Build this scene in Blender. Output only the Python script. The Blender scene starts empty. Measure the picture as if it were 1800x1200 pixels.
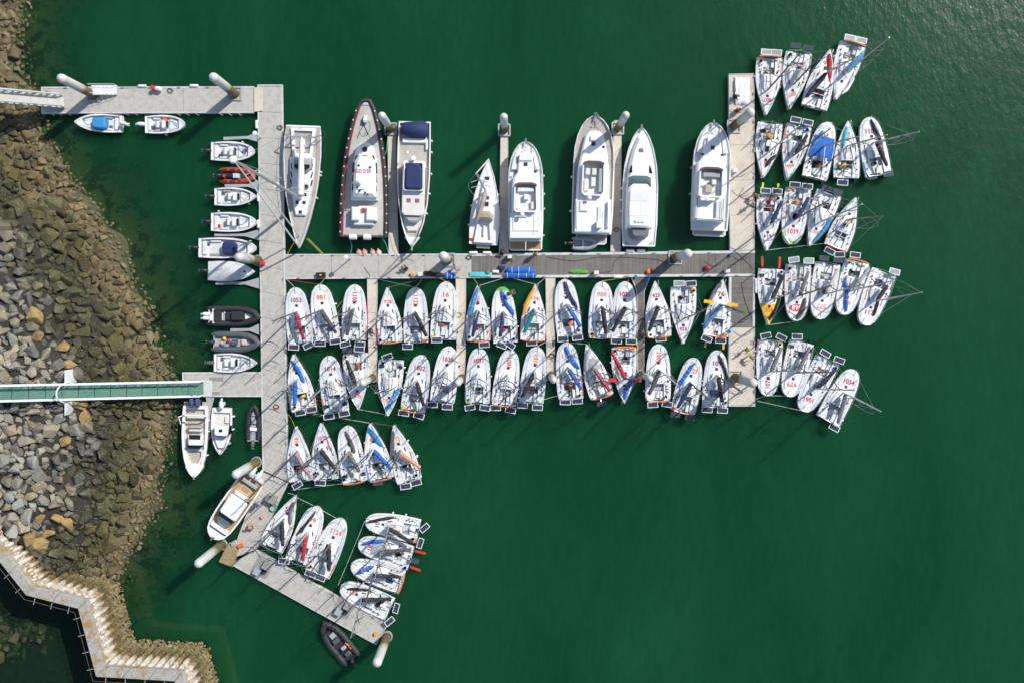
import bpy, math, random
import numpy as np
from mathutils import Vector, Matrix

# ------------------------------------------------------------------ camera, sky, sun, exposure
scene = bpy.context.scene
COL = scene.collection
S, HC, NX, NY = 15.3, 104.6, 900.0, 541.0       # photo pixels per metre on the water, drone height, nadir pixel
cam_d = bpy.data.cameras.new('drone_camera'); cam = bpy.data.objects.new('drone_camera', cam_d); COL.objects.link(cam)
cam.location = (0, 0, HC); cam.rotation_euler = (0, 0, 0)
cam_d.sensor_width = 36; cam_d.lens = 32; cam_d.shift_y = -(600 - NY) / 1800; cam_d.clip_end = 1000
scene.camera = cam
SUN_EL, SUN_AZ = math.radians(45), math.atan2(0.84, 1.0)   # light comes from upper right
wld = bpy.data.worlds.new('World'); scene.world = wld; wld.use_nodes = True
wn = wld.node_tree; bg = wn.nodes['Background']
sky = wn.nodes.new('ShaderNodeTexSky'); sky.sky_type = 'NISHITA'; sky.sun_disc = False
sky.sun_elevation = SUN_EL; sky.sun_rotation = math.pi / 2 - SUN_AZ
wn.links.new(sky.outputs[0], bg.inputs[0]); bg.inputs[1].default_value = 0.11
sl = bpy.data.lights.new('sun', 'SUN'); sl.energy = 3.6; sl.angle = math.radians(0.53); sl.color = (1.0, 0.955, 0.885)
so = bpy.data.objects.new('sun', sl); COL.objects.link(so)
sd = Vector((math.cos(SUN_EL) * math.cos(SUN_AZ), math.cos(SUN_EL) * math.sin(SUN_AZ), math.sin(SUN_EL)))
so.rotation_euler = sd.to_track_quat('Z', 'Y').to_euler(); so.location = sd * 80
vs = scene.view_settings; vs.view_transform = 'Standard'; vs.look = 'None'; vs.exposure = 0.22; vs.gamma = 1.0
vs.use_curve_mapping = False
scene.cycles.max_bounces = 6; scene.cycles.transparent_max_bounces = 8

rnd = random.Random(7)

# ------------------------------------------------------------------ helpers
def W(px, py, z=0.0):
    k = (HC - z) / HC / S
    return Vector(((px - NX) * k, (NY - py) * k, z))

def lerp_table(tab, t):
    if t <= tab[0][0]: return tab[0][1]
    for (a, va), (b, vb) in zip(tab, tab[1:]):
        if t <= b:
            u = (t - a) / (b - a) if b > a else 0
            return va + (vb - va) * u
    return tab[-1][1]

class MB:
    """collects shapes and builds one mesh object"""
    def __init__(s): s.v = []; s.f = []; s.m = []
    def add(s, vs, fs, mi=0):
        o = len(s.v); s.v += [tuple(p) for p in vs]; s.f += [tuple(i + o for i in f) for f in fs]; s.m += [mi] * len(fs)
        return s
    def box(s, c, d, rz=0.0, mi=0, taper=1.0, M=None):
        x, y, z = d[0] / 2, d[1] / 2, d[2] / 2
        ps = [(-x, -y, -z), (x, -y, -z), (x, y, -z), (-x, y, -z)] + [(a * x * taper, b * y * taper, z) for a, b in ((-1, -1), (1, -1), (1, 1), (-1, 1))]
        R = M if M else Matrix.Rotation(rz, 3, 'Z')
        C = Vector(c)
        return s.add([C + R @ Vector(p) for p in ps], [(3, 2, 1, 0), (4, 5, 6, 7), (0, 1, 5, 4), (1, 2, 6, 5), (2, 3, 7, 6), (3, 0, 4, 7)], mi)
    def bar(s, a, b, w, h, mi=0):
        a, b = Vector(a), Vector(b); d = b - a; L = d.length
        x = d / L; y = Vector((0, 0, 1)).cross(x)
        y = y.normalized() if y.length > 1e-4 else Vector((0, 1, 0)); z = x.cross(y)
        M = Matrix((x, y, z)).transposed()
        return s.box((a + b) / 2, (L, w, h), M=M, mi=mi)
    def prism(s, poly, z0, z1, inset=0.0, mi=0):
        """vertical prism over 2D points; a chamfered top if inset > 0"""
        n = len(poly)
        ar = sum(poly[i][0] * poly[(i + 1) % n][1] - poly[(i + 1) % n][0] * poly[i][1] for i in range(n))
        if ar < 0: poly = list(reversed(poly))
        rings = [[(p[0], p[1], z0) for p in poly]]
        if inset > 0:
            rings.append([(p[0], p[1], z1 - inset) for p in poly])
            rings.append([(q[0], q[1], z1) for q in inset_poly(poly, inset)])
        else: rings.append([(p[0], p[1], z1) for p in poly])
        return s.loft(rings, True, True, True, mi)
    def loft(s, rings, closed=True, cap0=False, cap1=False, mi=0):
        n = len(rings[0]); vs = [p for r in rings for p in r]; fs = []
        for i in range(len(rings) - 1):
            for j in range(n if closed else n - 1):
                a, b = i * n + j, i * n + (j + 1) % n
                fs.append((a, b, b + n, a + n))
        if cap0: fs.append(tuple(reversed(range(n))))
        if cap1: fs.append(tuple(range((len(rings) - 1) * n, len(rings) * n)))
        return s.add(vs, fs, mi)
    def tube(s, path, r, n=6, mi=0, cap=True):
        path = [Vector(p) for p in path]; rings = []
        rs = r if isinstance(r, (list, tuple)) else [r] * len(path)
        for i, p in enumerate(path):
            t = (path[min(i + 1, len(path) - 1)] - path[max(i - 1, 0)]).normalized()
            up = Vector((0, 0, 1)) if abs(t.z) < 0.9 else Vector((1, 0, 0))
            a = t.cross(up).normalized(); b = a.cross(t)
            rings.append([p + (a * math.cos(2 * math.pi * k / n) + b * math.sin(2 * math.pi * k / n)) * -rs[i] for k in range(n)])
        return s.loft(rings, True, cap, cap, mi)
    def ball(s, c, r, n=8, sq=(1, 1, 1), mi=0, half=False):
        C = Vector(c); rings = []
        lo = 0.0 if half else -math.pi / 2
        k = 4
        for i in range(k + 1):
            th = lo + (math.pi / 2 - lo) * i / k
            rr = max(math.cos(th), 0.02)
            rings.append([C + Vector((rr * math.cos(2 * math.pi * j / n) * r * sq[0], rr * math.sin(2 * math.pi * j / n) * r * sq[1], math.sin(th) * r * sq[2])) for j in range(n)])
        return s.loft(rings, True, True, True, mi)
    def mesh(s, name, mats, ang=38):
        me = bpy.data.meshes.new(name); me.from_pydata(s.v, [], s.f)
        for m in (mats if isinstance(mats, (list, tuple)) else [mats]): me.materials.append(m)
        if any(s.m): me.polygons.foreach_set('material_index', s.m)
        me.polygons.foreach_set('use_smooth', [True] * len(s.f))
        me.set_sharp_from_angle(angle=math.radians(ang)); me.update()
        return me
    def build(s, name, mats, parent=None, ang=38, world=False):
        if world and parent is not None:
            o = ROOTW(parent); s.v = [(p[0] - o[0], p[1] - o[1], p[2] - o[2]) for p in s.v]
        return link(name, s.mesh(name, mats, ang), parent)

def ROOTW(o):
    v = Vector((0, 0, 0))
    while o is not None: v += o.location; o = o.parent
    return v

def inset_poly(poly, d):
    n = len(poly); out = []
    for i in range(n):
        a, b, c = Vector(poly[i - 1][:2]), Vector(poly[i][:2]), Vector(poly[(i + 1) % n][:2])
        e1, e2 = (b - a), (c - b)
        if e1.length < 1e-6 or e2.length < 1e-6: out.append(tuple(b)); continue
        n1 = Vector((-e1.y, e1.x)).normalized(); n2 = Vector((-e2.y, e2.x)).normalized()
        m = n1 + n2
        if m.length < 1e-3: m = n1
        m = m.normalized(); k = d / max(0.4, m.dot(n1))
        q = b + m * k; out.append((q.x, q.y))
    return out

def link(name, data, parent=None):
    o = bpy.data.objects.new(name, data); COL.objects.link(o)
    if parent is not None: o.parent = parent
    return o

def tag(o, label=None, cat=None, group=None, kind=None):
    if label: o['label'] = label
    if cat: o['category'] = cat
    if group: o['group'] = group
    if kind: o['kind'] = kind
    return o

def empty(name, loc, rz=0.0, label=None, cat=None, group=None):
    o = link(name, None); o.empty_display_size = 0.3; o.location = loc; o.rotation_euler = (0, 0, rz)
    return tag(o, label, cat, group)

# ------------------------------------------------------------------ materials
MATS = {}
def nt(m):
    m.use_nodes = True
    return m.node_tree.nodes, m.node_tree.links, m.node_tree.nodes['Principled BSDF']

def mat(name, col, rough=0.5, var=0.12, scale=3.0, metal=0.0, bump=0.0, bscale=30.0, spec=0.5, dirt=None, dirt_amt=0.0, dscale=1.2):
    """plain procedural material: base colour with two octaves of worn variation"""
    if name in MATS: return MATS[name]
    m = bpy.data.materials.new(name); N, L, P = nt(m)
    g = N.new('ShaderNodeNewGeometry')
    no = N.new('ShaderNodeTexNoise'); no.inputs['Scale'].default_value = scale; no.inputs['Detail'].default_value = 5; no.inputs['Roughness'].default_value = 0.6
    L.new(g.outputs['Position'], no.inputs['Vector'])
    mr = N.new('ShaderNodeMapRange'); mr.inputs[1].default_value = 0.3; mr.inputs[2].default_value = 0.7
    mr.inputs[3].default_value = 1 - var; mr.inputs[4].default_value = 1 + var
    L.new(no.outputs['Fac'], mr.inputs[0])
    mx = N.new('ShaderNodeMix'); mx.data_type = 'RGBA'; mx.blend_type = 'MULTIPLY'; mx.inputs[0].default_value = 1
    mx.inputs[6].default_value = (*col, 1); L.new(mr.outputs[0], mx.inputs[7])
    out = mx.outputs[2]
    if dirt:
        n2 = N.new('ShaderNodeTexNoise'); n2.inputs['Scale'].default_value = dscale; n2.inputs['Detail'].default_value = 6; n2.inputs['Roughness'].default_value = 0.65
        L.new(g.outputs['Position'], n2.inputs['Vector'])
        r2 = N.new('ShaderNodeMapRange'); r2.inputs[1].default_value = 0.46; r2.inputs[2].default_value = 0.72; r2.inputs[3].default_value = 0; r2.inputs[4].default_value = dirt_amt
        L.new(n2.outputs['Fac'], r2.inputs[0])
        m2 = N.new('ShaderNodeMix'); m2.data_type = 'RGBA'; m2.inputs[7].default_value = (*dirt, 1)
        L.new(r2.outputs[0], m2.inputs[0]); L.new(out, m2.inputs[6]); out = m2.outputs[2]
    L.new(out, P.inputs['Base Color'])
    P.inputs['Roughness'].default_value = rough; P.inputs['Metallic'].default_value = metal
    P.inputs['Specular IOR Level'].default_value = spec
    if bump:
        b = N.new('ShaderNodeBump'); b.inputs['Strength'].default_value = bump; b.inputs['Distance'].default_value = 0.05
        n3 = N.new('ShaderNodeTexNoise'); n3.inputs['Scale'].default_value = bscale; n3.inputs['Detail'].default_value = 4
        L.new(g.outputs['Position'], n3.inputs['Vector']); L.new(n3.outputs['Fac'], b.inputs['Height']); L.new(b.outputs[0], P.inputs['Normal'])
    MATS[name] = m
    return m

WHITE = mat('gelcoat_white', (0.815, 0.825, 0.82), 0.35, 0.025, 2.0, dirt=(0.64, 0.63, 0.60), dirt_amt=0.14, dscale=2.2)
WHITE2 = mat('gelcoat_cool', (0.74, 0.77, 0.78), 0.4, 0.05, 2.0, dirt=(0.5, 0.5, 0.47), dirt_amt=0.3)
CREAM = mat('gelcoat_cream', (0.74, 0.72, 0.66), 0.4, 0.05, 2.0, dirt=(0.5, 0.47, 0.40), dirt_amt=0.3)
NONSKID = mat('nonskid_grey', (0.56, 0.60, 0.61), 0.75, 0.07, 3.0, dirt=(0.34, 0.34, 0.32), dirt_amt=0.35)
GREYDECK = mat('grey_deck_paint', (0.49, 0.48, 0.45), 0.8, 0.08, 2.0, dirt=(0.33, 0.31, 0.27), dirt_amt=0.4)
BLACK = mat('black_plastic', (0.018, 0.018, 0.02), 0.45, 0.2)
RUBBER = mat('black_rubber', (0.028, 0.029, 0.031), 0.6, 0.25, 4.0)
GREYTUBE = mat('grey_hypalon', (0.085, 0.10, 0.108), 0.6, 0.12, 4.0)
LGREYTUBE = mat('light_grey_hypalon', (0.36, 0.39, 0.41), 0.6, 0.12, 4.0)
ORANGE = mat('orange_tube', (0.50, 0.055, 0.016), 0.5, 0.15)
ALU = mat('aluminium', (0.50, 0.52, 0.53), 0.4, 0.08, 3.0, metal=0.6)
CARBON = mat('carbon_spar', (0.06, 0.063, 0.066), 0.35, 0.15)
STEEL = mat('stainless', (0.62, 0.63, 0.64), 0.3, 0.05, metal=0.8)
GALV = mat('galvanised_steel', (0.42, 0.435, 0.44), 0.55, 0.1, 2.0, metal=0.2, dirt=(0.3, 0.27, 0.23), dirt_amt=0.4)
GLASS = mat('dark_glass', (0.012, 0.014, 0.018), 0.08, 0.1)
HATCH = mat('smoked_hatch', (0.05, 0.04, 0.075), 0.12, 0.2)
PINKHATCH = mat('violet_hatch', (0.30, 0.14, 0.30), 0.2, 0.2)
TEAK = mat('grey_teak', (0.45, 0.42, 0.375), 0.75, 0.15, 6.0, dirt=(0.28, 0.255, 0.22), dirt_amt=0.5)
TEAKW = mat('warm_teak', (0.46, 0.29, 0.14), 0.7, 0.15, 6.0, dirt=(0.3, 0.2, 0.11), dirt_amt=0.4)
FENDER = mat('white_fender', (0.78, 0.78, 0.76), 0.45, 0.06)
PINK = mat('pink_buoy', (0.70, 0.33, 0.27), 0.5, 0.12)
ROPEW = mat('rope_white', (0.55, 0.54, 0.50), 0.9, 0.2, 10)
ROPEG = mat('rope_green', (0.07, 0.32, 0.24), 0.9, 0.2, 10)
ROPEY = mat('rope_yellow', (0.50, 0.42, 0.10), 0.9, 0.2, 10)
ROPER = mat('rope_red', (0.30, 0.08, 0.06), 0.9, 0.2, 10)
ROPEB = mat('rope_dark', (0.05, 0.055, 0.06), 0.9, 0.2, 10)
CLOTH = {}
for k, c in dict(red=(0.48, 0.022, 0.035), crimson=(0.34, 0.012, 0.045), dgrey=(0.085, 0.085, 0.09), grey=(0.165, 0.17, 0.175), lgrey=(0.36, 0.37, 0.38), black=(0.022, 0.023, 0.026),
                 navy=(0.016, 0.030, 0.11), blue=(0.012, 0.13, 0.52), cyan=(0.03, 0.26, 0.56), turq=(0.12, 0.55, 0.60), teal=(0.0, 0.22, 0.21), amber=(0.80, 0.36, 0.03), yellow=(0.78, 0.50, 0.03), beige=(0.56, 0.52, 0.47),
                 salmon=(0.72, 0.30, 0.20), white=(0.78, 0.79, 0.80), canvas=(0.58, 0.60, 0.61), steelblue=(0.08, 0.22, 0.42), tan=(0.38, 0.32, 0.25), green=(0.10, 0.36, 0.05), lime=(0.52, 0.62, 0.03), orange=(0.78, 0.17, 0.03),
                 magenta=(0.62, 0.03, 0.22), palered=(0.72, 0.26, 0.22), skyblue=(0.10, 0.40, 0.66), pinkgrey=(0.40, 0.24, 0.27), brown=(0.16, 0.10, 0.06), skin=(0.45, 0.27, 0.19), denim=(0.06, 0.09, 0.16)).items():
    CLOTH[k] = mat('fabric_' + k, c, 0.75, 0.16, 5.0, bump=0.5, bscale=6.0)
PAINT = {}
for k, c in dict(crimson=(0.46, 0.012, 0.06), red=(0.66, 0.03, 0.03), orange=(0.78, 0.16, 0.035), palered=(0.72, 0.30, 0.26), magenta=(0.62, 0.03, 0.20), amber=(0.75, 0.38, 0.10), black=(0.03, 0.03, 0.035), white=(0.8, 0.8, 0.8), dred=(0.30, 0.02, 0.05), yellow=(0.80, 0.48, 0.01), green=(0.16, 0.50, 0.04), teal=(0.03, 0.36, 0.40), lime=(0.55, 0.65, 0.02), blue=(0.02, 0.14, 0.48), navy=(0.015, 0.03, 0.10)).items():
    PAINT[k] = mat('paint_' + k, c, 0.45, 0.08, 4.0)

def panel_mat(name, cell, line):
    m = bpy.data.materials.new(name); N, L, P = nt(m)
    tc = N.new('ShaderNodeTexCoord'); br = N.new('ShaderNodeTexBrick')
    br.offset = 0.0; br.inputs['Scale'].default_value = 1.0; br.inputs['Brick Width'].default_value = 0.16; br.inputs['Row Height'].default_value = 0.16
    br.inputs['Mortar Size'].default_value = 0.014; br.inputs['Color1'].default_value = (*cell, 1); br.inputs['Color2'].default_value = (cell[0] * 1.4, cell[1] * 1.4, cell[2] * 1.3, 1); br.inputs['Mortar'].default_value = (*line, 1)
    L.new(tc.outputs['Object'], br.inputs['Vector']); L.new(br.outputs['Color'], P.inputs['Base Color'])
    P.inputs['Roughness'].default_value = 0.22
    return m
CELLS = panel_mat('solar_cells', (0.022, 0.030, 0.062), (0.10, 0.11, 0.13))
CELLS2 = panel_mat('solar_cells_dark', (0.05, 0.065, 0.085), (0.06, 0.075, 0.09))

# ------------------------------------------------------------------ text meshes (made in one go while the scene is small)
TEXT = {}
def make_texts(items):
    tmp = []
    for key, body in items:
        cu = bpy.data.curves.new('lettering', 'FONT'); cu.body = body; cu.size = 1.0; cu.align_x = 'CENTER'; cu.align_y = 'CENTER'; cu.resolution_u = 2; cu.offset = 0.024
        tmp.append((key, link('lettering', cu)))
    dg = bpy.context.evaluated_depsgraph_get(); dg.update()
    for key, o in tmp:
        me = bpy.data.meshes.new_from_object(o.evaluated_get(dg)); TEXT[key] = ([tuple(v.co) for v in me.vertices], [tuple(p.vertices) for p in me.polygons])
        bpy.data.meshes.remove(me)
    for key, o in tmp:
        cu = o.data; bpy.data.objects.remove(o); bpy.data.curves.remove(cu)
# ------------------------------------------------------------------ people: skinned figures in three poses, made while the scene is small
PEOPLE = {}
def make_people():
    def rotp(p, c, a): # lean forward about y at pivot c
        x, z = p[0] - c[0], p[2] - c[2]; return (c[0] + x * math.cos(a) + z * math.sin(a), p[1], c[2] - x * math.sin(a) + z * math.cos(a))
    tmp = []
    for pose in ('stand', 'bend', 'crouch'):
        pz = {'stand': 0.95, 'bend': 0.90, 'crouch': 0.42}[pose]; lean = {'stand': 0.05, 'bend': 1.15, 'crouch': 0.55}[pose]
        J = {'pelvis': (0, 0, pz)}; c = J['pelvis']
        up = {'belly': (0, 0, pz + 0.2), 'chest': (0.0, 0, pz + 0.43), 'neck': (0.01, 0, pz + 0.56), 'jaw': (0.03, 0, pz + 0.63), 'head': (0.035, 0, pz + 0.72), 'crown': (0.02, 0, pz + 0.79), 'nose': (0.125, 0, pz + 0.70)}
        for k, v in up.items(): J[k] = rotp(v, c, lean)
        E = [('pelvis', 'belly'), ('belly', 'chest'), ('chest', 'neck'), ('neck', 'jaw'), ('jaw', 'head'), ('head', 'crown'), ('head', 'nose')]
        R = {'pelvis': 0.135, 'belly': 0.13, 'chest': 0.145, 'neck': 0.055, 'jaw': 0.075, 'head': 0.095, 'crown': 0.06, 'nose': 0.018}
        for s_ in (1, -1):
            t = 'lr'[s_ < 0]; sh = rotp((0, s_ * 0.18, pz + 0.48), c, lean); J['sh' + t] = sh
            J['el' + t] = (sh[0] + (0.05 if pose == 'stand' else 0.10), sh[1] + s_ * 0.07, sh[2] - 0.27); e = J['el' + t]
            J['wr' + t] = (e[0] + (0.16 if pose == 'stand' else 0.14), e[1] - s_ * 0.04, e[2] - 0.19); w = J['wr' + t]
            J['pa' + t] = (w[0] + 0.06, w[1], w[2] - 0.06)
            E += [('chest', 'sh' + t), ('sh' + t, 'el' + t), ('el' + t, 'wr' + t), ('wr' + t, 'pa' + t)]; R.update({'sh' + t: 0.075, 'el' + t: 0.047, 'wr' + t: 0.032, 'pa' + t: 0.032})
            for i, (dx, dy, dz) in enumerate(((0.05, -0.03, -0.06), (0.06, -0.01, -0.075), (0.06, 0.012, -0.07), (0.05, 0.032, -0.055), (0.05, -0.06, -0.01))):
                n = 'f%d%s' % (i, t); J[n] = (J['pa' + t][0] + dx, J['pa' + t][1] + dy * s_, J['pa' + t][2] + dz); E.append(('pa' + t, n)); R[n] = 0.010
            J['hi' + t] = (0, s_ * 0.10, pz - 0.05)
            if pose == 'crouch': J['kn' + t] = (0.36, s_ * 0.17, 0.46); J['an' + t] = (0.04, s_ * 0.14, 0.09)
            else: J['kn' + t] = (0.04, s_ * 0.11, 0.49); J['an' + t] = (-0.03 + 0.06 * s_, s_ * 0.12, 0.09)
            a = J['an' + t]; J['to' + t] = (a[0] + 0.17, a[1] + s_ * 0.02, 0.04)
            E += [('pelvis', 'hi' + t), ('hi' + t, 'kn' + t), ('kn' + t, 'an' + t), ('an' + t, 'to' + t)]; R.update({'hi' + t: 0.095, 'kn' + t: 0.06, 'an' + t: 0.042, 'to' + t: 0.042})
        sets = {'body': (E, 1.0), 'jacket': ([e for e in E if e[0] in ('pelvis', 'belly', 'chest', 'shl', 'shr', 'ell', 'elr') and e[1] not in ('neck', 'hil', 'hir')], 1.22), 'trousers': ([e for e in E if e[1][:2] in ('hi', 'kn', 'an')], 1.25)}
        for part_, (ed, k) in sets.items():
            names = ['pelvis'] + sorted({n for e in ed for n in e} - {'pelvis'}); ix = {n: i for i, n in enumerate(names)}
            me = bpy.data.meshes.new('figure'); me.from_pydata([J[n] for n in names], [(ix[a], ix[b]) for a, b in ed], [])
            o = link('figure', me); md = o.modifiers.new('skin', 'SKIN'); md.use_smooth_shade = True; o.modifiers.new('sub', 'SUBSURF').levels = 1
            if not me.skin_vertices: me.attributes.new('skin', 'FLOAT', 'POINT')
            tmp.append((pose, part_, o, names, R, k))
        PEOPLE[(pose, 'hairpos')] = (J['head'], lean)
    bpy.context.view_layer.update()
    for pose, part_, o, names, R, k in tmp:
        bpy.context.view_layer.objects.active = o
        if len(o.data.skin_vertices) == 0: bpy.ops.mesh.customdata_skin_add()
        for i, n in enumerate(names):
            sv_ = o.data.skin_vertices[0].data[i]; q = R[n] * k; sv_.radius = (q, q); sv_.use_root = (i == 0)
    dg = bpy.context.evaluated_depsgraph_get(); dg.update()
    for pose, part_, o, *_ in tmp:
        PEOPLE[(pose, part_)] = bpy.data.meshes.new_from_object(o.evaluated_get(dg))
    for pose, part_, o, *_ in tmp:
        me = o.data; bpy.data.objects.remove(o); bpy.data.meshes.remove(me)
make_people()
# ------------------------------------------------------------------ shore, seabed, water
SHORE = [W(*p) for p in [(30, -140), (38, -60), (42, 0), (34, 60), (44, 130), (64, 200), (88, 265), (124, 320), (168, 375), (198, 430), (236, 500), (266, 560), (288, 620), (300, 690), (296, 760), (282, 830), (262, 890), (240, 940), (218, 985), (204, 1018)]]
WALLB = [W(*p) for p in [(204, 1018), (115, 995), (63, 929), (-60, 770)]]
LAND = SHORE + WALLB[1:] + [W(-400, 700), W(-400, -140)]
def seg_dist(P, path):
    d = np.full(len(P), 1e9)
    for a, b in zip(path, path[1:]):
        A = np.array(a[:2]); B = np.array(b[:2]); e = B - A
        t = np.clip(((P - A) @ e) / (e @ e), 0, 1)
        d = np.minimum(d, np.linalg.norm(P - (A + t[:, None] * e), axis=1))
    return d
def inside(P, poly):
    r = np.zeros(len(P), bool); n = len(poly)
    for i in range(n):
        a, b = poly[i], poly[(i + 1) % n]
        c = (a[1] > P[:, 1]) != (b[1] > P[:, 1])
        xi = (b[0] - a[0]) * (P[:, 1] - a[1]) / (b[1] - a[1] + 1e-12) + a[0]
        r ^= c & (P[:, 0] < xi)
    return r
rs = np.random.RandomState(3)
WAVES = [(rs.uniform(-1, 1, 2) * k, rs.uniform(0, 6.28), a) for k, a in ((0.5, 0.35), (0.5, 0.3), (0.9, 0.25), (0.9, 0.22), (1.7, 0.16), (1.7, 0.15), (3.0, 0.10), (3.1, 0.10))]
def wob(P): return sum(a * np.sin(P @ k + ph) for k, ph, a in WAVES)
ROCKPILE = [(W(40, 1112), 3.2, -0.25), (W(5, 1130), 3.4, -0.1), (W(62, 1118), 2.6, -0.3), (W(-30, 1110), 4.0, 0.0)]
def ground_z(P):
    d = seg_dist(P, SHORE); ins = inside(P, LAND)
    up = np.minimum(0.46 * d, 4.6 + 0.06 * d) * np.clip(1 - (P[:, 1] + 1.2) / 13.7 * 0.30, 0.66, 1.0); dn = -np.minimum(0.13 * d + 0.016 * d * d, 7.5)
    z = np.where(ins, up, dn) + wob(P) * np.clip(0.25 + d * 0.1, 0, 0.8) * np.where(ins, 1, 0.5)
    for c, r, h in ROCKPILE:
        q = np.linalg.norm(P - np.array(c[:2]), axis=1)
        z = np.where(ins, z, np.maximum(z, h - 1.2 * (q / r) ** 2))
    return z
def grid_mesh(name, xs, ys, zf):
    X, Y = np.meshgrid(xs, ys); P = np.stack([X.ravel(), Y.ravel()], 1); z = zf(P)
    nx, ny = len(xs), len(ys); i = np.arange(nx * ny).reshape(ny, nx)
    F = np.stack([i[:-1, :-1], i[:-1, 1:], i[1:, 1:], i[1:, :-1]], -1).reshape(-1, 4)
    me = bpy.data.meshes.new(name); me.vertices.add(len(P)); me.vertices.foreach_set('co', np.column_stack([P, z]).astype(np.float32).ravel())
    me.loops.add(F.size); me.loops.foreach_set('vertex_index', F.ravel().astype(np.int32))
    me.polygons.add(len(F)); me.polygons.foreach_set('loop_start', np.arange(0, F.size, 4, dtype=np.int32))
    me.polygons.foreach_set('use_smooth', np.ones(len(F), bool)); me.update(calc_edges=True); me.validate()
    return me, P, z

def ramp(N, stops):
    r = N.new('ShaderNodeValToRGB'); e = r.color_ramp.elements
    while len(e) < len(stops): e.new(0.5)
    for q, (p, c) in zip(e, stops): q.position = p; q.color = (*c, 1)
    return r

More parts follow.
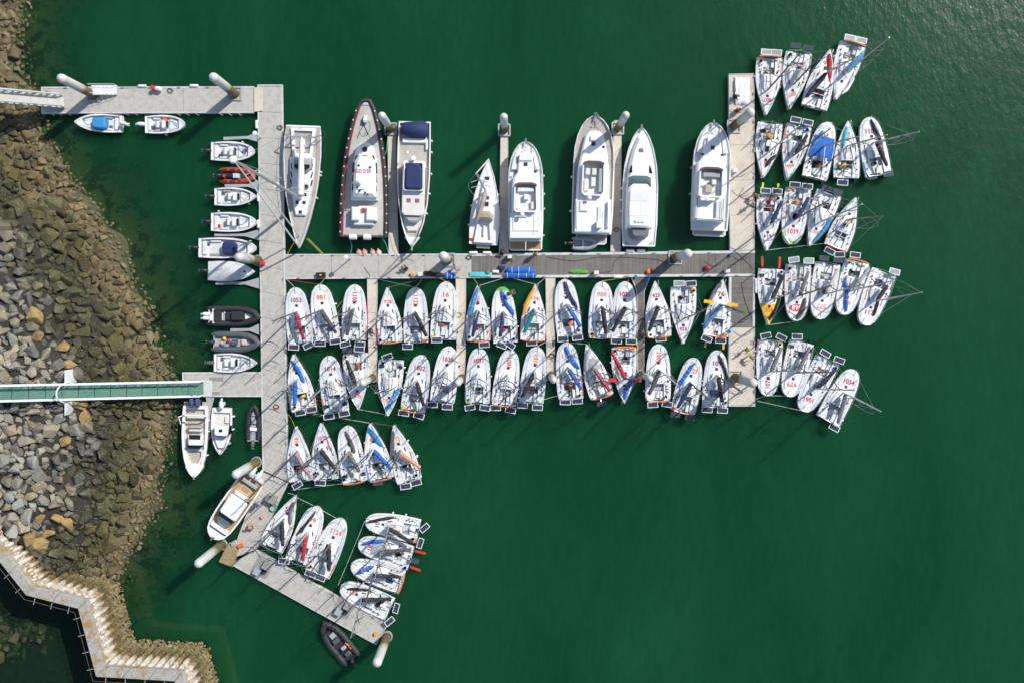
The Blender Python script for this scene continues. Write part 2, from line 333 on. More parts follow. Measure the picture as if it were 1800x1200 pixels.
def tidal_mat(name, stops, zscale=8.0, amp=1.6, nscale=0.45, tint=False, bump=0.8, fine=0.35, orange=0.0, speck=0.0):
    """stone or painted steel that changes with height above the water (tide zones), broken up by noise"""
    m = bpy.data.materials.new(name); N, L, P = nt(m)
    g = N.new('ShaderNodeNewGeometry'); sx = N.new('ShaderNodeSeparateXYZ'); L.new(g.outputs['Position'], sx.inputs[0])
    n1 = N.new('ShaderNodeTexNoise'); n1.inputs['Scale'].default_value = nscale; n1.inputs['Detail'].default_value = 6; n1.inputs['Roughness'].default_value = 0.65
    L.new(g.outputs['Position'], n1.inputs['Vector'])
    a = N.new('ShaderNodeMath'); a.operation = 'MULTIPLY_ADD'; a.inputs[1].default_value = amp; L.new(n1.outputs['Fac'], a.inputs[0]); L.new(sx.outputs['Z'], a.inputs[2])
    b = N.new('ShaderNodeMath'); b.operation = 'SUBTRACT'; b.inputs[1].default_value = amp * 0.5; L.new(a.outputs[0], b.inputs[0])
    c = N.new('ShaderNodeMath'); c.operation = 'DIVIDE'; c.inputs[1].default_value = zscale; L.new(b.outputs[0], c.inputs[0])
    r = ramp(N, stops); L.new(c.outputs[0], r.inputs[0]); out = r.outputs[0]
    if tint:
        at = N.new('ShaderNodeAttribute'); at.attribute_name = 'tint'; oi = N.new('ShaderNodeObjectInfo')
        t = N.new('ShaderNodeMath'); t.operation = 'ADD'; L.new(at.outputs['Fac'], t.inputs[0]); L.new(oi.outputs['Random'], t.inputs[1])
        fr = N.new('ShaderNodeMath'); fr.operation = 'FRACT'; L.new(t.outputs[0], fr.inputs[0])
        mr = N.new('ShaderNodeMapRange'); mr.inputs[3].default_value = 0.62; mr.inputs[4].default_value = 1.4; L.new(fr.outputs[0], mr.inputs[0])
        mx = N.new('ShaderNodeMix'); mx.data_type = 'RGBA'; mx.blend_type = 'MULTIPLY'; mx.inputs[0].default_value = 1; L.new(out, mx.inputs[6]); L.new(mr.outputs[0], mx.inputs[7]); out = mx.outputs[2]
        # warm / cool stones
        m5 = N.new('ShaderNodeMath'); m5.operation = 'MULTIPLY'; m5.inputs[1].default_value = 7.3; L.new(fr.outputs[0], m5.inputs[0])
        f5 = N.new('ShaderNodeMath'); f5.operation = 'FRACT'; L.new(m5.outputs[0], f5.inputs[0])
        hx = N.new('ShaderNodeMix'); hx.data_type = 'RGBA'; hx.inputs[6].default_value = (0.93, 0.98, 1.06, 1); hx.inputs[7].default_value = (1.14, 1.0, 0.78, 1); L.new(f5.outputs[0], hx.inputs[0])
        hm = N.new('ShaderNodeMix'); hm.data_type = 'RGBA'; hm.blend_type = 'MULTIPLY'; hm.inputs[0].default_value = 1; L.new(out, hm.inputs[6]); L.new(hx.outputs[2], hm.inputs[7]); out = hm.outputs[2]
    if orange:
        n4 = N.new('ShaderNodeTexNoise'); n4.inputs['Scale'].default_value = 1.1; n4.inputs['Detail'].default_value = 7; n4.inputs['Roughness'].default_value = 0.7; L.new(g.outputs['Position'], n4.inputs['Vector'])
        r4 = N.new('ShaderNodeMapRange'); r4.inputs[1].default_value = 0.52 - orange * 0.2; r4.inputs[2].default_value = 0.62 - orange * 0.1; L.new(n4.outputs['Fac'], r4.inputs[0])
        om = N.new('ShaderNodeMix'); om.data_type = 'RGBA'; om.inputs[7].default_value = (0.36, 0.235, 0.085, 1); L.new(r4.outputs[0], om.inputs[0]); L.new(out, om.inputs[6]); out = om.outputs[2]
    if speck:
        n6 = N.new('ShaderNodeTexNoise'); n6.inputs['Scale'].default_value = 9; n6.inputs['Detail'].default_value = 3; L.new(g.outputs['Position'], n6.inputs['Vector'])
        r6 = N.new('ShaderNodeMapRange'); r6.inputs[1].default_value = 0.60; r6.inputs[2].default_value = 0.68; r6.inputs[4].default_value = speck; L.new(n6.outputs['Fac'], r6.inputs[0])
        sm = N.new('ShaderNodeMix'); sm.data_type = 'RGBA'; sm.inputs[7].default_value = (0.50, 0.46, 0.36, 1); L.new(r6.outputs[0], sm.inputs[0]); L.new(out, sm.inputs[6]); out = sm.outputs[2]
    n2 = N.new('ShaderNodeTexNoise'); n2.inputs['Scale'].default_value = 3.5; n2.inputs['Detail'].default_value = 8; n2.inputs['Roughness'].default_value = 0.72; L.new(g.outputs['Position'], n2.inputs['Vector'])
    mr2 = N.new('ShaderNodeMapRange'); mr2.inputs[1].default_value = 0.25; mr2.inputs[2].default_value = 0.75; mr2.inputs[3].default_value = 1 - fine; mr2.inputs[4].default_value = 1 + fine; L.new(n2.outputs['Fac'], mr2.inputs[0])
    mm = N.new('ShaderNodeMix'); mm.data_type = 'RGBA'; mm.blend_type = 'MULTIPLY'; mm.inputs[0].default_value = 1; L.new(out, mm.inputs[6]); L.new(mr2.outputs[0], mm.inputs[7])
    L.new(mm.outputs[2], P.inputs['Base Color']); P.inputs['Roughness'].default_value = 0.85
    bp = N.new('ShaderNodeBump'); bp.inputs['Strength'].default_value = bump; bp.inputs['Distance'].default_value = 0.12; L.new(n2.outputs['Fac'], bp.inputs['Height']); L.new(bp.outputs[0], P.inputs['Normal'])
    return m

ROCKS = [(0.0, (0.13, 0.11, 0.06)), (0.09, (0.17, 0.135, 0.072)), (0.17, (0.095, 0.080, 0.038)), (0.24, (0.070, 0.068, 0.022)), (0.43, (0.058, 0.058, 0.031)), (0.51, (0.13, 0.128, 0.108)), (0.64, (0.235, 0.222, 0.185)), (1.0, (0.27, 0.257, 0.22))]
ROCK = tidal_mat('boulder_stone', ROCKS, tint=True, speck=0.45)
ROCKD = tidal_mat('boulder_shade_tint', [(0, (0.048, 0.042, 0.026)), (1, (0.06, 0.053, 0.035))], tint=True, speck=0.1)  # basin stones: the quay wall's shadow put into a dark stone colour
ROCKO = tidal_mat('boulder_lichen', ROCKS, tint=True, orange=1.0, speck=0.3)
BED = tidal_mat('bank_ground', [(0.0, (0.085, 0.085, 0.036)), (0.12, (0.17, 0.14, 0.07)), (0.22, (0.034, 0.029, 0.017)), (0.55, (0.026, 0.024, 0.017)), (1.0, (0.05, 0.047, 0.036))], nscale=0.7, speck=0.3)
# dark weed patches on the seabed
def add_weed(m):
    N, L = m.node_tree.nodes, m.node_tree.links; P = N['Principled BSDF']
    src = P.inputs['Base Color'].links[0].from_socket; g = N.new('ShaderNodeNewGeometry')
    n = N.new('ShaderNodeTexNoise'); n.inputs['Scale'].default_value = 0.55; n.inputs['Detail'].default_value = 7; n.inputs['Roughness'].default_value = 0.65; L.new(g.outputs['Position'], n.inputs['Vector'])
    r = N.new('ShaderNodeMapRange'); r.inputs[1].default_value = 0.50; r.inputs[2].default_value = 0.56; L.new(n.outputs['Fac'], r.inputs[0])
    sx = N.new('ShaderNodeSeparateXYZ'); L.new(g.outputs['Position'], sx.inputs[0])
    zr = N.new('ShaderNodeMapRange'); zr.inputs[1].default_value = 0.15; zr.inputs[2].default_value = -0.15; L.new(sx.outputs['Z'], zr.inputs[0])
    k = N.new('ShaderNodeMath'); k.operation = 'MULTIPLY'; L.new(r.outputs[0], k.inputs[0]); L.new(zr.outputs[0], k.inputs[1])
    mx = N.new('ShaderNodeMix'); mx.data_type = 'RGBA'; mx.inputs[7].default_value = (0.018, 0.02, 0.010, 1); L.new(k.outputs[0], mx.inputs[0]); L.new(src, mx.inputs[6]); L.new(mx.outputs[2], P.inputs['Base Color'])
add_weed(BED)
xs = np.concatenate([np.arange(-95, -70, 2.0), np.arange(-70, -22, 0.4), np.arange(-22, 80, 6.0)]); ys = np.concatenate([np.arange(-75, -48, 3.0), np.arange(-48, 40, 0.5), np.arange(40, 75, 3.0)])
me, _, _ = grid_mesh('rocky_bank', xs, ys, ground_z); me.materials.append(BED)
bank = tag(link('rocky_bank', me), kind='structure')

def water_mat():
    m = bpy.data.materials.new('harbour_water'); N, L, P = nt(m)
    g = N.new('ShaderNodeNewGeometry'); at = N.new('ShaderNodeAttribute'); at.attribute_name = 'clear'
    n = N.new('ShaderNodeTexNoise'); n.inputs['Scale'].default_value = 0.045; n.inputs['Detail'].default_value = 7; n.inputs['Roughness'].default_value = 0.62; n.inputs['Distortion'].default_value = 0.8
    mq = N.new('ShaderNodeMapping'); mq.inputs['Rotation'].default_value = (0, 0, 0.7); mq.inputs['Scale'].default_value = (1.6, 0.6, 1.0); L.new(g.outputs['Position'], mq.inputs[0]); L.new(mq.outputs[0], n.inputs['Vector'])
    mx = N.new('ShaderNodeMix'); mx.data_type = 'RGBA'; mx.inputs[6].default_value = (0.0036, 0.054, 0.0180, 1); mx.inputs[7].default_value = (0.0075, 0.079, 0.0265, 1); nr = N.new('ShaderNodeMapRange'); nr.inputs[1].default_value = 0.3; nr.inputs[2].default_value = 0.72; L.new(n.outputs['Fac'], nr.inputs[0]); L.new(nr.outputs[0], mx.inputs[0])
    # fine streaks: brightening and dimming by ripples put into the body colour
    n9 = N.new('ShaderNodeTexNoise'); n9.inputs['Scale'].default_value = 0.8; n9.inputs['Detail'].default_value = 6; n9.inputs['Roughness'].default_value = 0.7; n9.inputs['Distortion'].default_value = 0.6
    m9 = N.new('ShaderNodeMapping'); m9.inputs['Rotation'].default_value = (0, 0, -0.5); m9.inputs['Scale'].default_value = (2.2, 0.5, 1.0); L.new(g.outputs['Position'], m9.inputs[0]); L.new(m9.outputs[0], n9.inputs['Vector'])
    r9 = N.new('ShaderNodeMapRange'); r9.inputs[1].default_value = 0.25; r9.inputs[2].default_value = 0.75; r9.inputs[3].default_value = 0.86; r9.inputs[4].default_value = 1.14; L.new(n9.outputs['Fac'], r9.inputs[0])
    x9 = N.new('ShaderNodeMix'); x9.data_type = 'RGBA'; x9.blend_type = 'MULTIPLY'; x9.inputs[0].default_value = 1; L.new(mx.outputs[2], x9.inputs[6]); L.new(r9.outputs[0], x9.inputs[7])
    L.new(x9.outputs[2], P.inputs['Base Color']); P.inputs['Specular IOR Level'].default_value = 0.0; P.inputs['Roughness'].default_value = 1.0
    P.subsurface_method = 'RANDOM_WALK'
    P.inputs['Subsurface Weight'].default_value = 1.0; P.inputs['Subsurface Radius'].default_value = (6.0, 9.5, 7.5); P.inputs['Subsurface Scale'].default_value = 1.0
    tr = N.new('ShaderNodeBsdfTransparent'); tr.inputs[0].default_value = (0.62, 0.86, 0.68, 1)
    m1 = N.new('ShaderNodeMixShader'); L.new(at.outputs['Fac'], m1.inputs[0]); L.new(P.outputs[0], m1.inputs[1]); L.new(tr.outputs[0], m1.inputs[2])
    # ripples
    w1 = N.new('ShaderNodeTexNoise'); w1.inputs['Scale'].default_value = 1.1; w1.inputs['Detail'].default_value = 4; w1.inputs['Roughness'].default_value = 0.6
    mp = N.new('ShaderNodeMapping'); mp.inputs['Rotation'].default_value = (0, 0, 0.5); mp.inputs['Scale'].default_value = (1.0, 0.55, 1.0); L.new(g.outputs['Position'], mp.inputs[0]); L.new(mp.outputs[0], w1.inputs['Vector'])
    bp = N.new('ShaderNodeBump'); bp.inputs['Strength'].default_value = 1.0; bp.inputs['Distance'].default_value = 0.06; L.new(w1.outputs['Fac'], bp.inputs['Height'])
    # the breeze ruffles the open water beyond the shelter of the boats, in patches
    sx = N.new('ShaderNodeSeparateXYZ'); L.new(g.outputs['Position'], sx.inputs[0])
    ad = N.new('ShaderNodeMath'); ad.operation = 'MULTIPLY_ADD'; ad.inputs[1].default_value = 0.75; L.new(sx.outputs['Y'], ad.inputs[0]); L.new(sx.outputs['X'], ad.inputs[2])
    wp = N.new('ShaderNodeTexNoise'); wp.inputs['Scale'].default_value = 0.05; wp.inputs['Detail'].default_value = 5; L.new(mp.outputs[0], wp.inputs['Vector'])
    ad2 = N.new('ShaderNodeMath'); ad2.operation = 'MULTIPLY_ADD'; ad2.inputs[1].default_value = 60.0; L.new(wp.outputs['Fac'], ad2.inputs[0]); L.new(ad.outputs[0], ad2.inputs[2])
    br = N.new('ShaderNodeMapRange'); br.inputs[1].default_value = -35.0; br.inputs[2].default_value = 110.0; br.inputs[3].default_value = 0.006; br.inputs[4].default_value = 0.078; L.new(ad2.outputs[0], br.inputs[0]); L.new(br.outputs[0], bp.inputs['Distance'])
    rg_ = N.new('ShaderNodeMapRange'); rg_.inputs[1].default_value = -35.0; rg_.inputs[2].default_value = 110.0; rg_.inputs[3].default_value = 0.02; rg_.inputs[4].default_value = 0.245; L.new(ad2.outputs[0], rg_.inputs[0])
    gl = N.new('ShaderNodeBsdfGlossy'); L.new(rg_.outputs[0], gl.inputs['Roughness']); L.new(bp.outputs[0], gl.inputs['Normal'])
    fr = N.new('ShaderNodeFresnel'); fr.inputs['IOR'].default_value = 1.33; L.new(bp.outputs[0], fr.inputs['Normal'])
    m2 = N.new('ShaderNodeMixShader'); L.new(fr.outputs[0], m2.inputs[0]); L.new(m1.outputs[0], m2.inputs[1]); L.new(gl.outputs[0], m2.inputs[2])
    L.new(m2.outputs[0], N['Material Output'].inputs['Surface'])
    return m
xs = np.concatenate([[-600, -200], np.arange(-95, -22, 0.6), np.arange(-22, 90, 8.0), [200, 600]]); ys = np.concatenate([[-600, -200], np.arange(-80, 60, 0.7), [200, 600]])
me, P2, _ = grid_mesh('harbour_water', xs, ys, lambda P: np.zeros(len(P)))
dep = np.maximum(-ground_z(P2), 0.0)
at = me.attributes.new('clear', 'FLOAT', 'POINT'); at.data.foreach_set('value', (0.93 * np.exp(-0.80 * dep)).astype(np.float32))
# tidal basin behind the quay wall: its deep shadow put into an added near-black floor
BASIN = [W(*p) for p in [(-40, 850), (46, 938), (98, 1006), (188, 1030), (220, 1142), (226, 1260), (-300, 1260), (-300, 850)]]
bas = inside(P2, BASIN); cl = 0.93 * np.exp(-0.80 * dep); cl = np.where(bas, 0.93, cl)  # water made clear over the basin so the shade-coloured floor shows
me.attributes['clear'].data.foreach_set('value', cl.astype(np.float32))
floor_shade = mat('basin_shade_tint', (0.014, 0.016, 0.011), 0.9, 0.35, 1.5, bump=0.6, bscale=3.0)
mb = MB().add([(p.x, p.y, -0.45) for p in BASIN], [tuple(range(len(BASIN)))]); bo = mb.build('basin_shade_floor', floor_shade); tag(bo, kind='structure')
me.materials.append(water_mat()); water = tag(link('harbour_water', me), kind='structure')

# ------------------------------------------------------------------ boulders
import bmesh
def rock_base(seed, n=13, flat=0.75):
    r = random.Random(seed); bm = bmesh.new()
    for _ in range(n):
        v = Vector((r.gauss(0, 1), r.gauss(0, 1), r.gauss(0, 1))).normalized() * r.uniform(0.82, 1.08)
        bm.verts.new((v.x * r.choice((1.0, 1.15)), v.y * 0.92, v.z * flat))
    res = bmesh.ops.convex_hull(bm, input=bm.verts[:])
    junk = [e for e in res['geom_interior'] if isinstance(e, bmesh.types.BMVert)]
    bmesh.ops.delete(bm, geom=junk, context='VERTS')
    bmesh.ops.bevel(bm, geom=bm.edges[:], offset=0.055, segments=1, affect='EDGES', clamp_overlap=True)
    bmesh.ops.recalc_face_normals(bm, faces=bm.faces[:])
    bm.verts.index_update()
    out = ([tuple(v.co) for v in bm.verts], [tuple(v.index for v in f.verts) for f in bm.faces]); bm.free()
    return out
RB = [rock_base(100 + i, 10 + i % 6, 0.62 + 0.05 * (i % 5)) for i in range(14)]
RMESH = []
for v, f in RB:
    mm = bpy.data.meshes.new('boulder'); mm.from_pydata(v, [], f); mm.materials.append(ROCK); RMESH.append(mm)
rr = random.Random(11)
# dart throwing with a size that falls towards the water
cells = {}; placed = []
def try_place(x, y, r, pack):
    cx, cy = int(x // 3), int(y // 3)
    for i in (-1, 0, 1):
        for j in (-1, 0, 1):
            for (a, b, q) in cells.get((cx + i, cy + j), ()):
                if (a - x) ** 2 + (b - y) ** 2 < ((q + r) * pack) ** 2: return False
    cells.setdefault((cx, cy), []).append((x, y, r)); return True
xmin, xmax, ymin, ymax = -72.0, -38.0, -44.0, 42.0
def hexpts(sp, jit):
    out = []
    ny = int((ymax - ymin) / (sp * 0.87)); nx = int((xmax - xmin) / sp)
    for j in range(ny):
        for i in range(nx):
            out.append((xmin + (i + 0.5 * (j % 2)) * sp + rr.gauss(0, jit * sp), ymin + j * sp * 0.87 + rr.gauss(0, jit * sp)))
    return np.array(out)
big = []
def scatter(sp, jit, d0, d1, r0, r1, pk, prob=1.0):
    P = hexpts(sp, jit); cd = seg_dist(P, SHORE); sg = np.where(inside(P, LAND), cd, -cd)
    for (x, y), d in zip(P, sg):
        if d < d0 or d > d1 or rr.random() > prob: continue
        r = rr.uniform(r0, r1) * (1.0 + 0.35 * (rr.random() < 0.18))
        if try_place(x, y, r, pk): big.append((x, y, r, d))
scatter(1.36, 0.19, 1.5, 40, 0.70, 1.04, 0.49)
scatter(0.9, 0.2, 0.7, 40, 0.46, 0.72, 0.48)
scatter(0.66, 0.25, 0.0, 40, 0.34, 0.56, 0.46)
scatter(0.42, 0.3, -0.9, 4.5, 0.17, 0.32, 0.52, 0.95)
scatter(0.40, 0.3, -2.2, -0.5, 0.12, 0.22, 0.62, 0.25)
# a few stones in the basin behind the quay wall
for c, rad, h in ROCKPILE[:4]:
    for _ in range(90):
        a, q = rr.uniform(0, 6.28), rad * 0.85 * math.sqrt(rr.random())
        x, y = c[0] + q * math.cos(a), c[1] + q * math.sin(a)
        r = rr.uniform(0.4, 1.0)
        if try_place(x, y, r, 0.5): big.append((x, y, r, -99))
gz = ground_z(np.array([(b[0], b[1]) for b in big]))
items = sorted(zip(big, gz), key=lambda q: -q[0][2] - (0.6 if q[0][3] == -99 else 0))
sv, sf, stint = [], [], []; off = 0; nind = 0
for (x, y, r, d), z in items:
    if d == -99 and nind >= 300: continue
    zt = z + r * rr.uniform(0.05, 0.40) - (0.12 if d == -99 else 0)
    px, py = NX + x * S * HC / (HC - zt), NY - y * S * HC / (HC - zt)
    vis = -15 < px < 340 and -15 < py < 1215
    k = rr.randrange(len(RB))
    rot = Matrix.Rotation(rr.uniform(0, 6.28), 3, 'Z') @ Matrix.Rotation(rr.gauss(0, 0.35), 3, 'X') @ Matrix.Rotation(rr.gauss(0, 0.35), 3, 'Y')
    sc = Vector((r * rr.uniform(0.9, 1.3), r * rr.uniform(0.85, 1.1), r * rr.uniform(0.8, 1.1)))
    lich = 3.3 < z < 4.75 and rr.random() < 0.48
    if vis and (nind < 270 or (d == -99 and nind < 300)):
        o = link('boulder', RMESH[k], bank); o.location = (x, y, zt); o.rotation_euler = rot.to_euler(); o.scale = sc; nind += 1
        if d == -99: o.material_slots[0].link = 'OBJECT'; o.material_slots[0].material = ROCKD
        elif lich:
            o.material_slots[0].link = 'OBJECT'; o.material_slots[0].material = ROCKO
    else:
        v = np.array(RB[k][0]) * np.array(sc); v = v @ np.array(rot).T + np.array((x, y, zt)); sv.append(v)
        sf += [tuple(i + off for i in f) for f in RB[k][1]]; off += len(v); stint += [rr.random()] * len(v)
mm = bpy.data.meshes.new('small_stones'); mm.from_pydata(np.concatenate(sv).tolist(), [], sf); mm.materials.append(ROCK)
a2 = mm.attributes.new('tint', 'FLOAT', 'POINT'); a2.data.foreach_set('value', np.array(stint, np.float32))
tag(link('small_stones', mm, bank), kind='stuff')

# ------------------------------------------------------------------ quay wall of sheet piles, bottom left
SHEET = tidal_mat('sheet_pile_steel', [(0.0, (0.13, 0.105, 0.05)), (0.25, (0.22, 0.18, 0.10)), (0.40, (0.11, 0.10, 0.035)), (0.50, (0.17, 0.11, 0.055)), (0.58, (0.50, 0.40, 0.30)), (0.64, (0.66, 0.62, 0.55)), (0.9, (0.74, 0.72, 0.66))], amp=3.0, nscale=0.9, fine=0.3, speck=0.4, orange=0.10)
CAPC = tidal_mat('cap_concrete', [(0.0, (0.30, 0.29, 0.25)), (1.0, (0.40, 0.39, 0.36))], orange=0.12, fine=0.2, bump=0.3)
ZC = 7.0
capin = [W(*p, ZC) for p in [(-60, 883), (0, 958), (56, 1029), (152, 1054), (183, 1171), (321, 1179), (356, 1310)]]
wall = empty('quay_wall', W(152, 1054, 0), label='zigzag quay wall of stained white sheet piles with lichen-spotted concrete cap', cat='wall')
def offs(path, d):
    out = []
    for i, p in enumerate(path):
        a = (path[i] - path[i - 1]).normalized() if i else (path[1] - path[0]).normalized()
        b = (path[i + 1] - path[i]).normalized() if i < len(path) - 1 else a
        n1, n2 = Vector((-a.y, a.x, 0)), Vector((-b.y, b.x, 0)); m = (n1 + n2).normalized()
        out.append(p + m * d / max(0.5, m.dot(n1)))
    return out
capout = offs(capin, -1.15)
for (a, b), (c, d) in zip(zip(capin, capin[1:]), zip(capout, capout[1:])):
    L_ = (b - a).length; n = max(1, round(L_ / 3.2))
    for i in range(n):
        t0, t1 = i / n + 0.002, (i + 1) / n - 0.002
        q = [a.lerp(b, t0), a.lerp(b, t1), c.lerp(d, t1), c.lerp(d, t0)]
        MB().prism([(p.x, p.y) for p in q], ZC - 1.0, ZC, 0.04).build('cap_block', CAPC, wall, world=True)
shp = None
for a, b in zip(capin, capin[1:]):
    d = b - a; L_ = d.length; n = max(1, round(L_ / 0.82)); t = d / L_; nn = Vector((-t.y, t.x, 0))
    for i in range(n):
        c = a.lerp(b, (i + 0.5) / n)
        if shp is None:
            mb = MB(); prof = [(-0.41, -0.22), (-0.27, -0.20), (-0.24, 0.05), (-0.15, 0.20), (0.0, 0.25), (0.15, 0.20), (0.24, 0.05), (0.27, -0.20), (0.41, -0.22)]
            rings = [[(x, y, z) for x, y in prof] for z in (-6.0, 2.0, 5.6)] + [[(x * 0.9, y * 0.7 - 0.05, 5.95) for x, y in prof]]
            mb.loft(rings, False, False, True); shp = mb.mesh('sheet_pile', SHEET)
        o = link('sheet_pile', shp, wall); o.location = Vector((c.x, c.y, 0.35)) + nn * 0.12 - wall.location
        o.rotation_euler = (0, 0, math.atan2(t.y, t.x))
backing = MB()
for (a, b), (c, d) in zip(zip(offs(capin, -0.12), offs(capin, -0.12)[1:]), zip(offs(capin, -0.9), offs(capin, -0.9)[1:])):
    backing.prism([(a.x, a.y), (b.x, b.y), (d.x, d.y), (c.x, c.y)], -6, ZC - 1.003)
backing.build('wall_core', CAPC, wall, world=True)
# oysters, weed clumps and rubble clinging to the lower half of the piles
wr = random.Random(9); bv, bf, bt = [], [], []; bo_ = 0
for a, b in zip(capin, capin[1:]):
    d = b - a; L_ = d.length; t = d / L_; nn = Vector((-t.y, t.x, 0))
    for i in range(int(L_ * 42)):
        u = wr.random(); z = 3.4 * wr.random() ** 1.5 - 0.3; r = wr.uniform(0.07, 0.20) * (1.25 if z < 1.2 else 0.9); ph = (u * max(1, round(L_ / 0.82))) % 1.0 - 0.5
        q = a.lerp(b, u) + nn * (0.12 + 0.26 * math.cos(math.pi * ph) ** 0.6 - 0.06 + (0.25 * wr.random() if z < 0.5 else 0)); v, f = RB[wr.randrange(14)]
        M3 = Matrix.Rotation(wr.uniform(0, 6.28), 3, 'Z') @ Matrix.Rotation(wr.uniform(-1, 1), 3, 'X')
        bv += [tuple(Vector((q.x, q.y, z)) + M3 @ (Vector(p) * r)) for p in v]; bf += [tuple(k + bo_ for k in g_) for g_ in f]; bo_ += len(v); bt += [wr.random()] * len(v)
bm_ = bpy.data.meshes.new('barnacles'); bm_.from_pydata([(p[0] - wall.location.x, p[1] - wall.location.y, p[2]) for p in bv], [], bf)
bm_.materials.append(tidal_mat('barnacle_crust', [(0.0, (0.20, 0.165, 0.09)), (0.2, (0.30, 0.25, 0.15)), (0.34, (0.16, 0.15, 0.06)), (0.45, (0.10, 0.11, 0.03)), (1, (0.2, 0.16, 0.1))], tint=True, amp=1.5, fine=0.4))
at_ = bm_.attributes.new('tint', 'FLOAT', 'POINT'); at_.data.foreach_set('value', np.array(bt, np.float32)); tag(link('barnacles', bm_, wall), kind='stuff')
rail = offs(capin, -1.32)
RUST = mat('rusty_steel', (0.10, 0.075, 0.055), 0.8, 0.3)
for a, b in zip(rail, rail[1:]):
    n = max(1, round((b - a).length / 2.0))
    for i in range(n):
        p = a.lerp(b, (i + 0.5) / n)
        MB().bar((p.x, p.y, ZC - 0.5), (p.x, p.y, ZC - 1.2), 0.14, 0.14).bar(p - Vector((0, 0, .35)), Vector(p) + (Vector((0.75, 0.75, 0))*-1 if False else (a - b).normalized().cross(Vector((0, 0, 1))) * -0.75) - Vector((0, 0, .35)), 0.06, 0.06).build('bracket', GALV, wall, world=True)
fen = MB()
for k_ in (1.75,):
    path = offs(capin, -k_); fen.tube([p - Vector((0, 0, 0.3)) for p in path], 0.035, 4)
fen.build('service_pipe', RUST, wall, world=True)

# ------------------------------------------------------------------ pontoons
ZD = 0.55
def conc_mat(name, c, d, sc=1.6):
    return mat(name, c, 0.9, 0.13, 7.0, dirt=d, dirt_amt=0.75, dscale=sc, bump=0.35, bscale=14)
CONC = conc_mat('pontoon_concrete', (0.49, 0.47, 0.425), (0.33, 0.31, 0.28))
CONC2 = conc_mat('pontoon_beige', (0.64, 0.57, 0.475), (0.50, 0.44, 0.36), 1.0)
EDGE = mat('pontoon_edge', (0.60, 0.61, 0.59), 0.7, 0.1, 3.0, dirt=(0.34, 0.33, 0.29), dirt_amt=0.6, dscale=0.8)
FLOATM = mat('float_side', (0.10, 0.11, 0.10), 0.8, 0.3, 2.0)
PLANKM = mat('weathered_planks', (0.23, 0.21, 0.185), 0.85, 0.22, 9.0, dirt=(0.12, 0.105, 0.09), dirt_amt=0.6, dscale=0.9)
PLANKD = mat('weathered_planks_dark', (0.19, 0.175, 0.155), 0.85, 0.22, 9.0, dirt=(0.10, 0.09, 0.08), dirt_amt=0.6, dscale=0.9)

def pontoon(name, quad, label, n, m=CONC, cat='pontoon', group=None, edge=(1, 1), ew=0.20, ends=(0, 0), planks=None, z=ZD, extra=None, wood_w=0.15):
    """quad: px corners start-left, start-right, end-right, end-left; n slabs along it"""
    A, B, C, D = [W(*p, z) for p in quad]
    r = empty(name, W(sum(p[0] for p in quad) / 4, sum(p[1] for p in quad) / 4, 0), label=label, cat=cat, group=group)
    def q2(t0, t1, u0, u1):
        f = lambda t, u: A.lerp(D, t).lerp(B.lerp(C, t), u)
        return [(p.x, p.y) for p in (f(t0, u0), f(t0, u1), f(t1, u1), f(t1, u0))]
    wid = ((B - A).length + (C - D).length) / 2; Ln = ((A + B) / 2 - (C + D) / 2).length
    e = ew / wid; u0, u1 = (e if edge[0] else 0), (1 - e if edge[1] else 1)
    MB().prism(q2(0.002, 0.998, 0.02, 0.98), -0.35, z - 0.16).build('float', FLOATM, r, world=True)
    g = 0.012 / Ln
    if planks:
        mb = MB(); k = int(Ln / wood_w) if planks == 'across' else int(wid * (u1 - u0) / wood_w)
        pr = random.Random(5)
        for i in range(k):
            h = z - pr.uniform(0, 0.012)
            if planks == 'across': mb.prism(q2((i + 0.05) / k, (i + 0.9) / k, u0 + 0.003, u1 - 0.003), z - 0.05, h, mi=pr.random() < 0.35)
            else: mb.prism(q2(0.002, 0.998, u0 + (u1 - u0) * (i + 0.05) / k, u0 + (u1 - u0) * (i + 0.9) / k), z - 0.05, h, mi=pr.random() < 0.35)
        tag(mb.build('decking', [PLANKM, PLANKD], r, world=True), kind='stuff')
        MB().prism(q2(0.003, 0.997, 0.03, 0.97), z - 0.155, z - 0.06).build('frame', FLOATM, r, world=True)
    else:
        for i in range(n):
            MB().prism(q2(i / n + g, (i + 1) / n - g, u0, u1), z - 0.15, z, 0.015).build('slab', m, r, world=True)
    for s_, on in enumerate(edge):
        if on:
            a0, a1 = ((0.0, u0 - 0.004) if s_ == 0 else (u1 + 0.004, 1.0))
            MB().prism(q2(0, 1, a0, a1), z - 0.45, z + 0.03, 0.02).build('edge_beam', EDGE, r, world=True)
    for s_, on in enumerate(ends):
        if on:
            w2 = ew / Ln
            MB().prism(q2(0 - w2, -0.001, 0, 1) if s_ == 0 else q2(1.001, 1 + w2, 0, 1), z - 0.45, z + 0.03, 0.02).build('edge_beam', EDGE, r, world=True)
    return r

